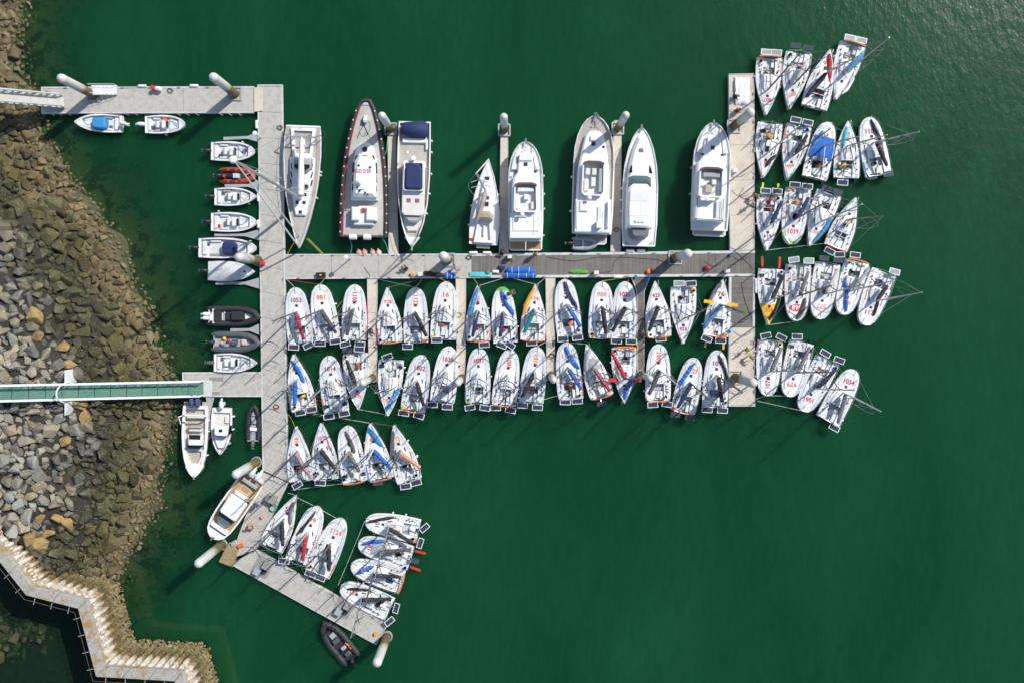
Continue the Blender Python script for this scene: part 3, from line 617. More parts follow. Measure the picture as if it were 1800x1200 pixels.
main_w = pontoon('main_walkway', [(452, 152), (496, 152), (506, 846), (461, 826)], 'long grey concrete walkway running up the picture beside the small motorboats', 15, ends=(1, 0))
top_w = pontoon('pontoon_arm', [(75, 200), (75, 153), (446, 152), (446, 199)], 'grey concrete pontoon at top left with two white piles and a gangway', 3, ends=(1, 0))
hp = MB()
q = [W(*p, ZD + 0.12) for p in [(446.5, 154), (462, 154), (461, 195), (446.5, 197)]]
hp.prism([(p.x, p.y) for p in q], ZD + 0.035, ZD + 0.13, 0.02).build('hinge_plate', CONC2, top_w, world=True)
low_w = pontoon('pontoon_arm', [(323, 697), (323, 654), (459, 653.5), (460, 697)], 'short grey concrete pontoon where the green gangway lands', 2, ends=(1, 0))
cen_w = pontoon('pontoon_arm', [(500.5, 491), (500, 447), (829, 446), (829, 489)], 'concrete half of the long central pontoon left of the planked half', 4)
wood_w = pontoon('pontoon_arm', [(829.5, 489), (829.5, 446), (1327, 440.5), (1327, 486)], 'weathered wooden plank half of the long central pontoon', 1, planks='across', ew=0.32)
ru_w = pontoon('pontoon_arm', [(1283, 440.5), (1326.5, 440), (1326, 131), (1281, 132)], 'beige concrete pontoon at upper right beside the large white yacht', 5, m=CONC2, ew=0.12, ends=(0, 1))
rm_w = pontoon('pontoon_arm', [(1281, 575), (1327, 575), (1327, 487), (1282, 487)], 'planked square section of pontoon below the central walkway end', 1, planks='across', ew=0.28)
rl_w = pontoon('pontoon_arm', [(1281, 712), (1327.5, 712), (1327, 575.5), (1281, 575.5)], 'beige concrete pontoon end at lower right with a big white pile', 3, m=CONC2, ew=0.12, ends=(1, 0))
dg_w = pontoon('pontoon_arm', [(403, 983), (450, 965), (506.5, 848), (461, 829)], 'slanting concrete pontoon beside the teak-decked motorboat', 3, ew=0.12)
dl_w = pontoon('pontoon_arm', [(404, 991), (449, 966), (680, 1097), (659, 1132)], 'long slanting concrete pontoon at the bottom with the black inflatable', 6, ew=0.12, ends=(0, 1))
q = [W(*p, ZD + 0.25) for p in [(384, 987), (400, 955), (419, 966), (408, 996)]]
ab = MB().prism([(p.x, p.y) for p in q], -0.2, ZD + 0.35, 0.05).build('corner_block', tidal_mat('lichen_block', [(0, (0.3, 0.29, 0.25)), (1, (0.34, 0.32, 0.28))], orange=0.9, fine=0.3), dl_w, world=True)

FG = 'mooring fingers off the central pontoon'
finger = lambda quad, lab, n=3, **k: pontoon('mooring_finger', quad, lab, n, cat='pontoon finger', group=FG, ew=0.08, z=0.5, **k)
finger([(683, 447), (700, 447), (696, 221), (681, 221)], 'narrow beige finger between the red-lined patrol boat and the navy-covered motor yacht', m=CONC2, ends=(0, 1))
finger([(877, 446), (894, 446), (893, 217), (880, 217)], 'narrow beige finger between the white sailing yacht and a flybridge motor yacht', m=CONC2, ends=(0, 1))
finger([(1073, 443), (1091, 443), (1093, 213), (1079, 213)], 'narrow beige finger between two large white motor yachts at upper centre', m=CONC2, ends=(0, 1))
finger([(648, 669), (662, 669), (663, 491), (645, 491)], 'leftmost narrow finger among the numbered racing boats below the centre pontoon', m=CONC2, ends=(1, 0))
finger([(803, 672), (818, 672), (819, 490), (801, 490)], 'narrow finger with racing boat 1038 to its left and 1031 to its right', m=CONC2, ends=(1, 0))
finger([(961, 667), (975, 667), (976, 489), (959, 489)], 'narrow finger just right of the racing boat numbered 1016', m=CONC2, ends=(1, 0))
finger([(1120, 652), (1132.5, 652), (1133, 512), (1119, 512)], 'narrow wooden plank finger left of the racing boat numbered 423', 1, planks='across', ends=(1, 0), wood_w=0.2)
tri = pontoon('mooring_finger', [(1119, 512), (1133, 512), (1143, 488), (1110, 488)], 'flared wooden root of the plank finger left of boat 423', 1, planks='across', cat='pontoon finger', group=FG, ew=0.1, z=0.5, wood_w=0.2)
# thin mooring arms on the left of the main walkway and one below the green gangway
def mooring_boom(root, tip, wr, wt, label):
    A, T = W(*root, 0.45), W(*tip, 0.45); d = (T - A); L_ = d.length; d /= L_; n = Vector((-d.y, d.x, 0))
    r = empty("mooring_boom", W(*root, 0), label=label, cat='mooring arm', group='thin galvanised mooring arms')
    mb = MB(); J = A + d * min(L_ * 0.32, 1.7)
    mb.prism([((A + n * wr)[0], (A + n * wr)[1]), ((A - n * wr)[0], (A - n * wr)[1]), ((J - n * wt)[0], (J - n * wt)[1]), ((J + n * wt)[0], (J + n * wt)[1])], 0.36, 0.45)
    mb.build('flared_root', GALV, r, world=True)
    MB().bar(J, T, wt * 2, 0.12).build('beam', GALV, r, world=True)
    MB().tube([T - d * 0.5 + Vector((0, 0, -0.25)), T + Vector((0, 0, -0.25))], 0.25, 8).build('float', FLOATM, r, world=True)
for y0, x1, y1, lab in ((241, 393, 244, 'thin steel mooring arm above the topmost centre-console boat on the walkway'), (326, 395, 327, 'thin steel mooring arm just below the orange inflatable'), (413, 377, 413, 'thin steel mooring arm above the boat with the navy cover'),
                        (498, 379, 498, 'thin steel mooring arm below the fully covered grey-white boat'), (579, 405, 580, 'thin steel mooring arm between the black and grey inflatables')):
    mooring_boom((455, y0), (x1, y1), 0.62, 0.16, lab)
mooring_boom((369, 698), (366, 772), 0.5, 0.14, 'thin steel mooring arm between twin-engine boat and white cabin boat')

# ------------------------------------------------------------------ piles
PILE = tidal_mat('painted_pile', [(0.0, (0.10, 0.085, 0.04)), (0.25, (0.14, 0.12, 0.05)), (0.42, (0.17, 0.12, 0.06)), (0.47, (0.30, 0.30, 0.17)), (0.53, (0.46, 0.45, 0.38)), (0.7, (0.56, 0.57, 0.54)), (1.0, (0.60, 0.61, 0.59))], amp=2.2, nscale=0.9, fine=0.22, bump=0.3)
PCAP = mat('pile_cap', (0.60, 0.60, 0.56), 0.5, 0.06, dirt=(0.5, 0.46, 0.38), dirt_amt=0.5)
def pile(base, label, h=8.5, r=0.49, frame=True, fa=0.0):
    b = W(*base, 0.6); R = empty('mooring_pile', (b.x, b.y, 0), label=label, cat='pile', group='tall white mooring piles')
    n = 20
    mb = MB(); mb.loft([[(r * math.cos(2 * math.pi * k / n), r * math.sin(2 * math.pi * k / n), z) for k in range(n)] for z in (-5, 0, 2.2, 4.2, h - 0.6)]); mb.build('shaft', PILE, R)
    mb = MB(); mb.loft([[(r * f * math.cos(2 * math.pi * k / n), r * f * math.sin(2 * math.pi * k / n), z) for k in range(n)] for f, z in ((1.03, h - 0.62), (1.03, h - 0.5), (0.9, h - 0.2), (0.45, h), (0.06, h + 0.06))], True, False, True); mb.build('cap', PCAP, R)
    if frame:
        w = r + 0.22
        for sx, sy in ((1, 0), (-1, 0), (0, 1), (0, -1)):
            c = Vector((sx * w, sy * w, ZD + 0.09)); c.rotate(Matrix.Rotation(fa, 3, 'Z'))
            MB().box(c, (0.16 if sx else 2 * w + 0.1, 0.16 if sy else 2 * w - 0.18, 0.14), fa).build('guide_bar', GALV, R)
    else:
        MB().loft([[((r + e) * math.cos(2 * math.pi * k / n), (r + e) * math.sin(2 * math.pi * k / n), z) for k in range(n)] for e, z in ((0.04, 0.3), (0.14, 0.3), (0.14, 0.6), (0.04, 0.6))]).build('guide_collar', GALV, R)
    return R
pile((165, 167), 'tall white pile nearest the upper gangway at top left')
pile((413, 165), 'tall white pile near the corner end of the top left pontoon')
pile((687, 227), 'white pile on the finger end beside the patrol boat', h=8.2, r=0.42)
pile((886.5, 229), 'white pile on the finger end right of the small sailing yacht', h=8.2, r=0.42)
pile((1086, 226), 'white pile on the finger end between two large motor yachts', h=8.2, r=0.42)
pile((1290, 222), 'tall white pile on the upper right beige pontoon', h=8.2)
pile((788, 457), 'white pile on the concrete half of the central pontoon')
pile((1187, 453), 'white pile standing on the wooden half of the central pontoon')
pile((1293, 663), 'big white pile on the lower right beige pontoon end')
pile((450, 812), 'white pile behind the engines of the teak-decked boat', frame=False)
pile((389, 957), 'white pile beside the lichen-spotted pontoon corner block', frame=False)
pile((680, 1119), 'white pile at the far end of the bottom slanting pontoon', frame=False)
pile((453, 458), 'white stained pile leaning over the two covered boats left of the walkway', h=8.2, r=0.5, frame=False)
pile((655, 664), 'small pile at the end of the leftmost lower finger', h=8.0, r=0.38, frame=False)
pile((811, 664), 'short-looking pile touching the right side of racing boat 1038', h=8.0, r=0.38, frame=False)
pile((968, 659), 'short-looking pile just right of racing boat 1016', h=8.0, r=0.38, frame=False)
pile((1126, 657), 'small pile at the end of the wooden plank finger', h=8.0, r=0.36, frame=False)

# ------------------------------------------------------------------ gangways
def gangway(P0, P1, wpx, z0, z1, deckm, label, rail_h=1.1, npost=16, side=WHITE2):
    A, B = W(*P0, z0), W(*P1, z1); d = B - A; L_ = d.length; t = d / L_; n = Vector((-t.y, t.x, 0)).normalized(); hw = wpx / 2 / S
    r = empty('gangway', W(*P1, 0), label=label, cat='gangway')
    k = max(4, int(L_ / 1.6))
    for i in range(k):
        a, b = A.lerp(B, i / k + 0.0012), A.lerp(B, (i + 1) / k - 0.0012)
        MB().bar(a, b, 2 * hw - 0.2, 0.06).build('deck_panel', deckm, r, world=True)
    for s_ in (1, -1):
        o = n * hw * s_
        MB().bar(A + o - Vector((0, 0, 0.1)), B + o - Vector((0, 0, 0.1)), 0.14, 0.22).build('bottom_chord', side, r, world=True)
        u = Vector((0, 0, rail_h)); MB().bar(A + o + u, B + o + u, 0.15, 0.12).build('handrail', side, r, world=True)
        for i in range(npost + 1):
            p = A.lerp(B, i / npost) + o; MB().bar(p, p + u, 0.07, 0.07).build('post', side, r, world=True)
            if i < npost:
                q = A.lerp(B, (i + 1) / npost) + o
                MB().bar(p + (u if i % 2 else Vector()), q + (Vector() if i % 2 else u), 0.045, 0.045).build('brace', side, r, world=True)
    return r
GREEN = mat('green_grating', (0.075, 0.20, 0.145), 0.75, 0.16, 2.5, dirt=(0.15, 0.235, 0.185), dirt_amt=0.6, dscale=0.8)
gw = gangway((-40, 691), (357, 682), 25, 8.4, 0.8, GREEN, 'long green decked gangway with white handrails crossing the rocks', npost=20)
q = [W(*p, ZD + 0.1) for p in [(357, 668), (372, 668), (372, 695), (357, 696)]]
MB().prism([(p.x, p.y) for p in q], ZD + 0.004, ZD + 0.08, 0.02).build('landing_plate', EDGE, gw, world=True)
mbx = empty('bridge_portal', W(120, 689, 0), label='white lens-shaped portal frame straddling the green gangway', cat='portal frame')
for s_ in (1, -1):
    mb = MB(); c0 = W(118, 689, 5.4); pts = []
    for i in range(9):
        u = i / 8; pts.append((0.28 * math.cos(math.pi * 0.48 * u) + 0.03, 1.0 + 1.45 * u))
    for (x0, y0), (x1, y1) in zip(pts, pts[1:]):
        mb.prism([(c0.x, c0.y + s_ * y0), (c0.x + 0.02 + x0, c0.y + s_ * y0), (c0.x + 0.02 + x1, c0.y + s_ * y1), (c0.x, c0.y + s_ * y1)], 3.6, 5.4 + 0.6)
    mb.build('fin', WHITE2, mbx, world=True)
MB().tube([W(118, 689, 5.4) + Vector((0, math.cos(a) * 1.05, 0.2 + 2.2 * math.sin(a))) for a in [math.pi * i / 10 for i in range(11)]], 0.09, 6).build('hoop', WHITE2, mbx, world=True)
gangway((-40, 166), (112, 179), 20, 7.4, 0.85, GREYDECK, 'grey lattice gangway landing on the top left pontoon', npost=12, side=GALV)
st = empty('boarding_steps', W(183, 160, 0), label='white boarding stairs with railings beside the first pile at top left', cat='stairs')
for i in range(6):
    a = W(165 + 7.3 * i, 159, ZD + 1.3 - 0.2 * i); MB().box(a, (0.46, 0.95, 0.05)).build('tread', WHITE2, st, world=True)
for s_ in (-0.5, 0.5):
    a, b = W(160, 159, ZD + 1.25) + Vector((0, s_, 0)), W(206, 159, ZD + 0.05) + Vector((0, s_, 0))
    MB().bar(a, b, 0.06, 0.22).build('stringer', WHITE2, st, world=True)
    mb = MB(); u = Vector((0, 0, 0.9)); mb.tube([a, a + u, b + u, b], 0.03, 5); mb.build('handrail', WHITE2, st, world=True)
# ------------------------------------------------------------------ racing yachts, 6.4 m: local x forward, y to port, z up
CROPS = dict(A=(480, 430, 5.294), B=(800, 430, 6.315), C=(1040, 430, 6.0), D=(480, 590, 5.294), E=(800, 590, 6.923), F=(1040, 590, 6.0), G=(480, 730, 6.0), H=(440, 860, 3.75), I=(1260, 40, 4.1375), J=(1260, 310, 4.445), K=(1260, 550, 4.5))
def cp(c, p):
    o = CROPS[c]; return (o[0] + p[0] / o[2], o[1] + p[1] / o[2])
# crop, number, shape, bow, stern, text turn, text colour, boom colour, boom end, bag colour, bag ends, panels (x, y, turn, dark), extras
MINIS = [
 ('A', '1053', 'S', (200, 400), (258, 915), 0, 'crimson', 'crimson', (290, 885), None, None, [(192, 953, 3), (328, 937, -25)], {}),
 ('A', '981', 'S', (432, 372), (510, 900), -4, 'orange', 'dgrey', (590, 825), None, None, [(437, 918, 0), (580, 898, -8)], {}),
 ('A', '1105', 'S', (760, 372), (755, 885), 90, 'crimson', 'dgrey', (690, 845), None, None, [(672, 925, -15), (810, 925, 3)], {'side': 'magenta'}),
 ('A', '928', 'P', (1060, 400), (1090, 910), 0, 'orange', None, None, None, None, [], {'rail': 'orange'}),
 ('A', '1122', 'S', (1325, 398), (1330, 910), 90, 'orange', 'black', (1430, 855), None, None, [(1252, 948, 0)], {}),
 ('A', '16', 'S', (1615, 345), (1580, 880), 0, 'orange', None, None, None, None, [(1525, 885, 0)], {'gear': 'orange'}),
 ('B', '1042', 'P', (245, 455), (262, 1065), 90, 'red', 'navy', (190, 1025), 'cyan', ((255, 480), (155, 790)), [(322, 1110, -4)], {'rail': 'orange', 'gear': 'red'}),
 ('B', '557', 'S', (520, 470), (560, 1090), 90, 'red', 'navy', (495, 1025), 'blue', ((510, 510), (655, 780)), [(515, 1115, 20), (608, 1112, 32)], {'bow': 'green', 'gear': 'red'}),
 ('B', '174', 'P', (890, 440), (860, 1060), 0, 'orange', 'teal', (765, 980), 'amber', ((885, 480), (755, 780)), [(850, 1088, -3)], {'rail': 'orange'}),
 ('B', '1119', 'S', (1215, 385), (1275, 1010), 90, 'red', 'blue', (1395, 915), 'navy', ((1215, 410), (1360, 710)), [(1198, 1045, -3), (1362, 1030, -6)], {'gear': 'salmon'}),
 ('C', '980', 'S', (110, 390), (100, 985), 0, 'palered', 'black', (150, 940), None, None, [], {'vents': 1}),
 ('C', '1025', 'S', (355, 390), (335, 985), 0, 'crimson', 'black', (215, 920), None, None, [(262, 1015, 2), (418, 1020, 2)], {'side': 'red'}),
 ('C', '423', 'P', (670, 385), (715, 970), 0, 'crimson', 'black', (605, 915), None, None, [(732, 990, -4)], {'rail': 'orange'}),
 ('C', '926', 'P', (968, 1045), (970, 445), 180, 'crimson', None, None, None, None, [(925, 410, 0, 2), (1050, 412, -5)], {}),
 ('C', '76', 'P', (1385, 370), (1310, 960), 0, 'dred', 'steelblue', (1175, 885), 'grey', ((1372, 400), (1235, 620)), [(1215, 990, 22), (1362, 1010, 2)], {'rail': 'orange', 'rudder': 'amber', 'planks': 'amber'}),
 ('D', '61', 'P', (185, 175), (290, 690), 0, 'red', 'blue', (205, 650), 'blue', ((175, 230), (290, 455)), [(255, 713, -8), (360, 685, -10)], {'gear': 'yellow'}),
 ('D', '1014', 'S', (510, 188), (590, 705), -4, 'crimson', None, None, None, None, [(518, 750, -8), (660, 722, -10)], {'deckpanels': 1}),
 ('D', '92', 'P', (793, 685), (762, 165), 180, 'orange', 'black', (685, 225), None, None, [(690, 135, 0, 1), (800, 125, 4)], {'gear': 'orange'}),
 ('D', '96', 'P', (1070, 745), (1100, 225), 0, 'orange', None, None, 'cyan', ((1055, 700), (1190, 480)), [(1062, 197, -20)], {'deckpanels': 1}),
 ('D', '1002', 'S', (1383, 180), (1300, 700), 8, 'crimson', 'black', (1405, 650), None, None, [(1218, 717, 8), (1358, 742, 18)], {'rail': 'orange'}),
 ('D', '1038', 'S', (1640, 100), (1570, 615), 4, 'crimson', None, None, None, None, [(1480, 640, 0), (1620, 660, 2)], {}),
 ('E', '1031', 'S', (290, 148), (270, 820), 0, 'red', None, None, None, None, [(180, 870, -10), (362, 875, 8)], {}),
 ('E', '1084', 'S', (675, 168), (590, 845), 93, 'orange', None, None, None, None, [(492, 873, 0), (675, 903, 10)], {'rail': 'orange'}),
 ('E', '1016', 'S', (1000, 135), (925, 810), 95, 'orange', 'black', (810, 745), None, None, [(822, 845, 3), (1003, 870, 3)], {'gear': 'salmon'}),
 ('E', '1101', 'S', (1345, 82), (1410, 770), -3, 'palered', 'blue', (1535, 650), 'blue', ((1340, 130), (1510, 395)), [(1340, 803, 2), (1485, 793, -3)], {'gear': 'orange'}),
 ('E', '', 'P', (1600, 105), (1788, 739), 0, 'red', 'red', (1886, 669), 'lgrey', ((1625, 170), (1600, 440)), [(1788, 825, -12, 1)], {'rail': 'orange', 'tarp': 'grey', 'label': 'pointed racing yacht with grey deck cover and red boom right of boat 1101'}),
 ('F', '747', 'P', (345, 712), (340, 125), 90, 'dred', 'red', (205, 165), 'blue', ((340, 670), (430, 410)), [], {'rail': 'orange', 'rudder': 'red', 'planks': 'red'}),
 ('F', '1095', 'S', (705, 90), (700, 680), 90, 'orange', 'dgrey', (600, 620), None, None, [(643, 725, -4), (797, 720, 10)], {'rail': 'orange'}),
 ('F', '1127', 'S', (1090, 235), (965, 805), 14, 'orange', 'navy', (905, 760), 'blue', ((1085, 285), (920, 535)), [(885, 830, 3, 1), (1040, 865, 3, 1)], {'rail': 'orange'}),
 ('F', '109', 'S', (1325, 155), (1300, 745), 2, 'crimson', 'black', (1375, 700), 'black', ((1340, 200), (1440, 480)), [(1218, 778, 3), (1380, 785, 3)], {}),
 ('G', '958', 'P', (235, 120), (290, 690), -90, 'orange', 'pinkgrey', (400, 670), None, None, [(255, 733, -32)], {'gear': 'orange'}),
 ('G', '1075', 'P', (500, 80), (560, 675), -6, 'magenta', 'black', (680, 580), None, None, [(500, 707, 4)], {'deckpanels': 1, 'stripe': 'magenta'}),
 ('G', '951', 'S', (770, 112), (865, 700), 80, 'amber', 'grey', (915, 590), 'dgrey', ((765, 160), (860, 410)), [], {'rail': 'orange', 'deckpanels': 1}),
 ('G', '86', 'P', (1015, 80), (1140, 670), -85, 'red', 'blue', (1245, 555), 'cyan', ((1000, 115), (1155, 320)), [(1105, 705, -5, 1)], {'rail': 'orange'}),
 ('G', '872', 'P', (1270, 105), (1440, 690), 80, 'amber', 'salmon', (1560, 545), 'dgrey', ((1275, 160), (1255, 460)), [(1400, 745, -8), (1510, 705, -15)], {}),
 ('H', '52', 'P', (295, 42), (135, 385), 15, 'dred', 'black', (215, 370), 'grey', ((285, 80), (262, 230)), [(222, 470, 5)], {}),
 ('H', '99', 'S', (440, 115), (310, 480), 15, 'orange', 'red', (345, 470), 'black', ((430, 145), (305, 300)), [], {'side': 'red', 'gear': 'red'}),
 ('H', '1124', 'S', (600, 195), (440, 555), 20, 'orange', 'black', (520, 535), None, None, [(397, 552, 20), (458, 578, 20)], {'gear': 'orange'}),
 ('H', '101', 'S', (760, 205), (1110, 275), -80, 'crimson', 'black', (1070, 350), 'black', ((770, 215), (945, 182)), [(1148, 252, -40), (1120, 352, -72)], {}),
 ('H', '181', 'S', (712, 350), (1060, 455), 110, 'crimson', 'dgrey', (1060, 395), 'blue', ((735, 360), (890, 345)), [(1080, 470, 10, 1)], {'rudder': 'red', 'tarp': 'grey'}),
 ('H', '1116', 'S', (665, 495), (1000, 610), 108, 'crimson', 'black', (995, 575), 'blue', ((705, 555), (815, 505)), [], {'gear': 'blue', 'rail': 'orange'}),
 ('H', '1135', 'S', (595, 640), (920, 790), 20, 'orange', 'black', (930, 715), 'black', ((640, 650), (790, 660)), [(962, 780, -75), (918, 868, -40)], {}),
 ('I', '807', 'P', (362, 670), (385, 255), 180, 'red', None, None, None, None, [(362, 213, 4, 2), (435, 217, 4, 2)], {'rail': 'orange'}),
 ('I', '887', 'P', (530, 630), (600, 215), 170, 'orange', 'beige', (655, 280), None, None, [(577, 165, 5, 1), (668, 182, 8, 1)], {}),
 ('I', '81', 'P', (825, 195), (710, 615), 80, 'orange', 'black', (645, 545), 'red', ((818, 225), (820, 425)), [], {'gear': 'red'}),
 ('I', '', 'P', (868, 560), (990, 155), 0, 'crimson', 'cyan', (1060, 225), 'white', ((905, 520), (1000, 390)), [(970, 110, 12, 2), (1052, 128, 12, 2)], {'rail': 'orange', 'label': 'racing yacht at the far upper right with light blue boom cover and pale solar panels'}),
 ('I', '6', 'P', (340, 1130), (390, 730), 200, 'red', None, None, 'black', ((355, 1050), (435, 960)), [], {'gear': 'yellow'}),
 ('I', '446', 'P', (515, 1145), (600, 745), 165, 'orange', 'black', (655, 815), None, None, [(575, 707, 12), (662, 725, 12)], {}),
 ('I', '10', 'S', (812, 725), (710, 1130), 190, 'red', None, None, 'cyan', ((770, 790), (700, 890)), [], {'tarp': 'blue', 'gear': 'red'}),
 ('I', '825', 'P', (955, 715), (945, 1130), 92, 'red', None, None, 'turq', ((950, 760), (925, 900)), [(918, 1163, 4)], {'hull': 'teal', 'gear': 'yellow'}),
 ('I', '1011', 'S', (1100, 690), (1180, 1110), 175, 'crimson', 'black', (1235, 1045), 'black', ((1120, 705), (1200, 880)), [(1130, 1120, -10, 1), (1250, 1100, -10, 1)], {}),
 ('J', '614', 'P', (390, 580), (415, 150), 180, 'dred', 'navy', (505, 195), None, None, [(382, 115, 4), (472, 118, 6)], {'rudder': 'lime', 'gear': 'crimson'}),
 ('J', '1039', 'S', (580, 535), (640, 95), 3, 'red', 'navy', (720, 165), None, None, [(613, 68, 5), (710, 80, 5)], {'bow': 'green', 'gear': 'orange'}),
 ('J', '1000', 'P', (725, 545), (880, 130), 20, 'palered', 'white', (790, 150), 'cyan', ((755, 510), (895, 330)), [(862, 95, 15, 1), (945, 120, 15, 1)], {}),
 ('J', '', 'P', (1090, 165), (930, 560), 0, 'red', None, None, None, None, [(885, 585, 28), (962, 612, 0)], {'rail': 'orange', 'gear': 'yellow', 'label': 'cluttered pointed racing yacht with no boom cover, outermost of its raft, bow up'}),
 ('J', '556', 'P', (405, 1160), (425, 725), 0, 'red', 'black', (520, 770), 'black', ((408, 1125), (500, 935)), [], {'bow': 'yellow', 'rudder': 'red', 'deckpanels': 1}),
 ('J', '899', 'S', (620, 1130), (640, 690), 5, 'red', 'grey', (715, 745), 'dgrey', ((625, 1120), (690, 950)), [(605, 652, -8, 2), (720, 660, 2, 2)], {}),
 ('J', '577', 'S', (800, 1115), (870, 680), 185, 'palered', 'beige', (945, 720), None, None, [(838, 640, 8, 1), (950, 655, 5, 1)], {}),
 ('J', '166', 'S', (985, 1080), (1100, 665), 10, 'palered', 'lgrey', (1190, 720), 'blue', ((1010, 1055), (1010, 790)), [(1083, 615, 8)], {'rail': 'orange', 'side': 'teal'}),
 ('J', '112', 'S', (1150, 1160), (1310, 745), 10, 'crimson', 'black', (1330, 850), 'black', ((1225, 1090), (1265, 900)), [(1390, 745, 15, 2)], {}),
 ('K', '1076', 'S', (400, 655), (425, 215), -87, 'dred', 'grey', (510, 270), None, None, [(390, 180, -12), (513, 192, 25)], {}),
 ('K', '979', 'S', (570, 660), (675, 230), 185, 'orange', 'grey', (735, 265), None, None, [(637, 187, 2)], {'deckpanels': 1}),
 ('K', '1061', 'S', (680, 775), (880, 370), 195, 'red', 'black', (945, 440), None, None, [(860, 320, 30), (970, 373, 20)], {}),
 ('K', '1034', 'S', (1090, 450), (880, 850), 18, 'crimson', 'grey', (955, 870), None, None, [(930, 905, 27)], {}),
]
make_texts([(('n', m[1]), m[1]) for m in MINIS if m[1]] + [('fgd', 'FGD 2150')])

BEAM = {'P': [(0, 1.40), (.1, 1.45), (.2, 1.46), (.38, 1.41), (.5, 1.27), (.63, 1.03), (.8, .64), (.9, .36), (1, .04)],
        'S': [(0, 1.40), (.2, 1.47), (.4, 1.44), (.6, 1.35), (.75, 1.22), (.85, 1.06), (.92, .84), (.965, .59), (.99, .32), (1, .14)]}
LH = 6.4
def hb(tp, x): return lerp_table(BEAM[tp], x / LH + 0.5)
def sheer(x): return 0.80 + 0.16 * (x / LH + 0.5) ** 2
XC, CW = -1.15, 0.66          # cockpit front, half width
def deck_z(tp, x, y):
    h = max(hb(tp, x), 0.05); return sheer(x) + 0.07 * (1 - min(1, abs(y) / h) ** 2) * min(1, h)
STN = [-3.2, -2.9, -2.2, XC - 0.001, XC + 0.001, -0.6, 0.1, 0.8, 1.4, 1.9, 2.3, 2.6, 2.8, 2.95, 3.07, 3.15, 3.2]
def hull_mesh(tp):
    mb = MB(); rings = []
    for x in STN:
        h = hb(tp, x); zs = sheer(x); t = x / LH + 0.5
        zb = -0.30 * (1 - max(0, (t - 0.55) / 0.45) ** 2) + (0.30 if tp == 'S' else 0.05) * max(0, (t - 0.7) / 0.3) ** 2
        rings.append([(x, h, zs), (x, h * 1.005, zs - 0.07), (x, h * 0.985, zs - 0.35), (x, h * 0.90, 0.18 + zb * 0.3), (x, h * 0.55, zb * 0.8), (x, 0, zb), (x, -h * 0.55, zb * 0.8), (x, -h * 0.90, 0.18 + zb * 0.3), (x, -h * 0.985, zs - 0.35), (x, -h * 1.005, zs - 0.07), (x, -h, zs)])
    rings = [list(reversed(r)) for r in rings]
    mb.loft(rings, False)
    n = 11
    # transom with the cockpit opening left free
    r0 = rings[0]; c = len(mb.v); zs = sheer(-3.2)
    mb.add([r0[0], (-3.2, -CW, zs + 0.05), (-3.2, -CW, 0.45), r0[2], r0[3]], [(0, 1, 2, 3)])
    mb.add([r0[10], (-3.2, CW, zs + 0.05), (-3.2, CW, 0.45), r0[8]], [(3, 2, 1, 0)])
    mb.add([r0[2], (-3.2, -CW, 0.45), (-3.2, CW, 0.45), r0[8], r0[7], r0[6], r0[5], r0[4], r0[3]], [(0, 1, 2, 3, 4, 5, 6, 7, 8)])
    return mb
def deck_mesh(tp):
    mb = MB(); aft = [x for x in STN if x < XC]; fwd = [x for x in STN if x > XC]
    for s_ in (1, -1):
        rings = []
        for x in aft:
            h = hb(tp, x); rings.append([(x, s_ * y, deck_z(tp, x, y)) for y in (h, h * 0.92, (h + CW) / 2, CW)])
        if s_ > 0: rings = [list(reversed(r)) for r in rings]
        mb.loft([list(reversed(r)) for r in rings], False)
    rings = []
    for x in fwd:
        h = hb(tp, x); rings.append([(x, y * h, deck_z(tp, x, y * h)) for y in (-1, -0.92, -0.6, -0.3, 0, 0.3, 0.6, 0.92, 1)])
    mb.loft([r for r in rings], False)
    return mb
HULLM, DECKM, TOPM = {}, {}, {}
def cabin_mesh(tp):
    mb = MB(); rings = []
    for x, w, h in ((XC - 0.12, 0.78, 0.27), (XC + 0.0, 0.80, 0.30), (-0.5, 0.76, 0.28), (0.1, 0.62, 0.20), (0.5, 0.46, 0.11), (0.8, 0.30, 0.04), (0.95, 0.18, -0.03)):
        f = lambda y: deck_z(tp, x, y)
        rings.append([(x, w + 0.06, f(w) - 0.03), (x, w, f(w) + h * 0.75), (x, w * 0.88, f(w) + h), (x, w * 0.4, f(0) + h), (x, -w * 0.4, f(0) + h), (x, -w * 0.88, f(w) + h), (x, -w, f(w) + h * 0.75), (x, -w - 0.06, f(w) - 0.03)])
    mb.loft(rings, False); mb.add(rings[0], [tuple(range(8))])
    return mb
def cockpit_mesh():
    mb = MB(); zt = 0.86; x0, x1 = -3.2, XC - 0.05
    mb.add([(x0, -CW, .47), (x1, -CW, .47), (x1, CW, .47), (x0, CW, .47)], [(0, 1, 2, 3)])
    mb.add([(x0, -CW, .47), (x1, -CW, .47), (x1, -CW, zt), (x0, -CW, zt)], [(3, 2, 1, 0)]); mb.add([(x0, CW, .47), (x1, CW, .47), (x1, CW, zt), (x0, CW, zt)], [(0, 1, 2, 3)])
    mb.add([(x1, -CW, .47), (x1, CW, .47), (x1, CW, zt + 0.05), (x1, -CW, zt + 0.05)], [(0, 1, 2, 3)])
    return mb
for tp in 'PS':
    HULLM[tp] = hull_mesh(tp).mesh('hull', WHITE, 30); DECKM[tp] = deck_mesh(tp).mesh('deck', WHITE, 30); TOPM[tp] = cabin_mesh(tp).mesh('cabin_top', WHITE, 40)
COCK = cockpit_mesh().mesh('cockpit', NONSKID)
def M(fn, name, m): mb = MB(); fn(mb); return mb.mesh(name, m)
BOX1 = M(lambda b: b.box((0, 0, 0.16), (0.75, 0.48, 0.32), taper=0.9), 'raft_locker', WHITE)
BENCH = M(lambda b: b.box((0, 0, 0.09), (1.0, 0.42, 0.24), taper=0.93), 'bench', WHITE2)
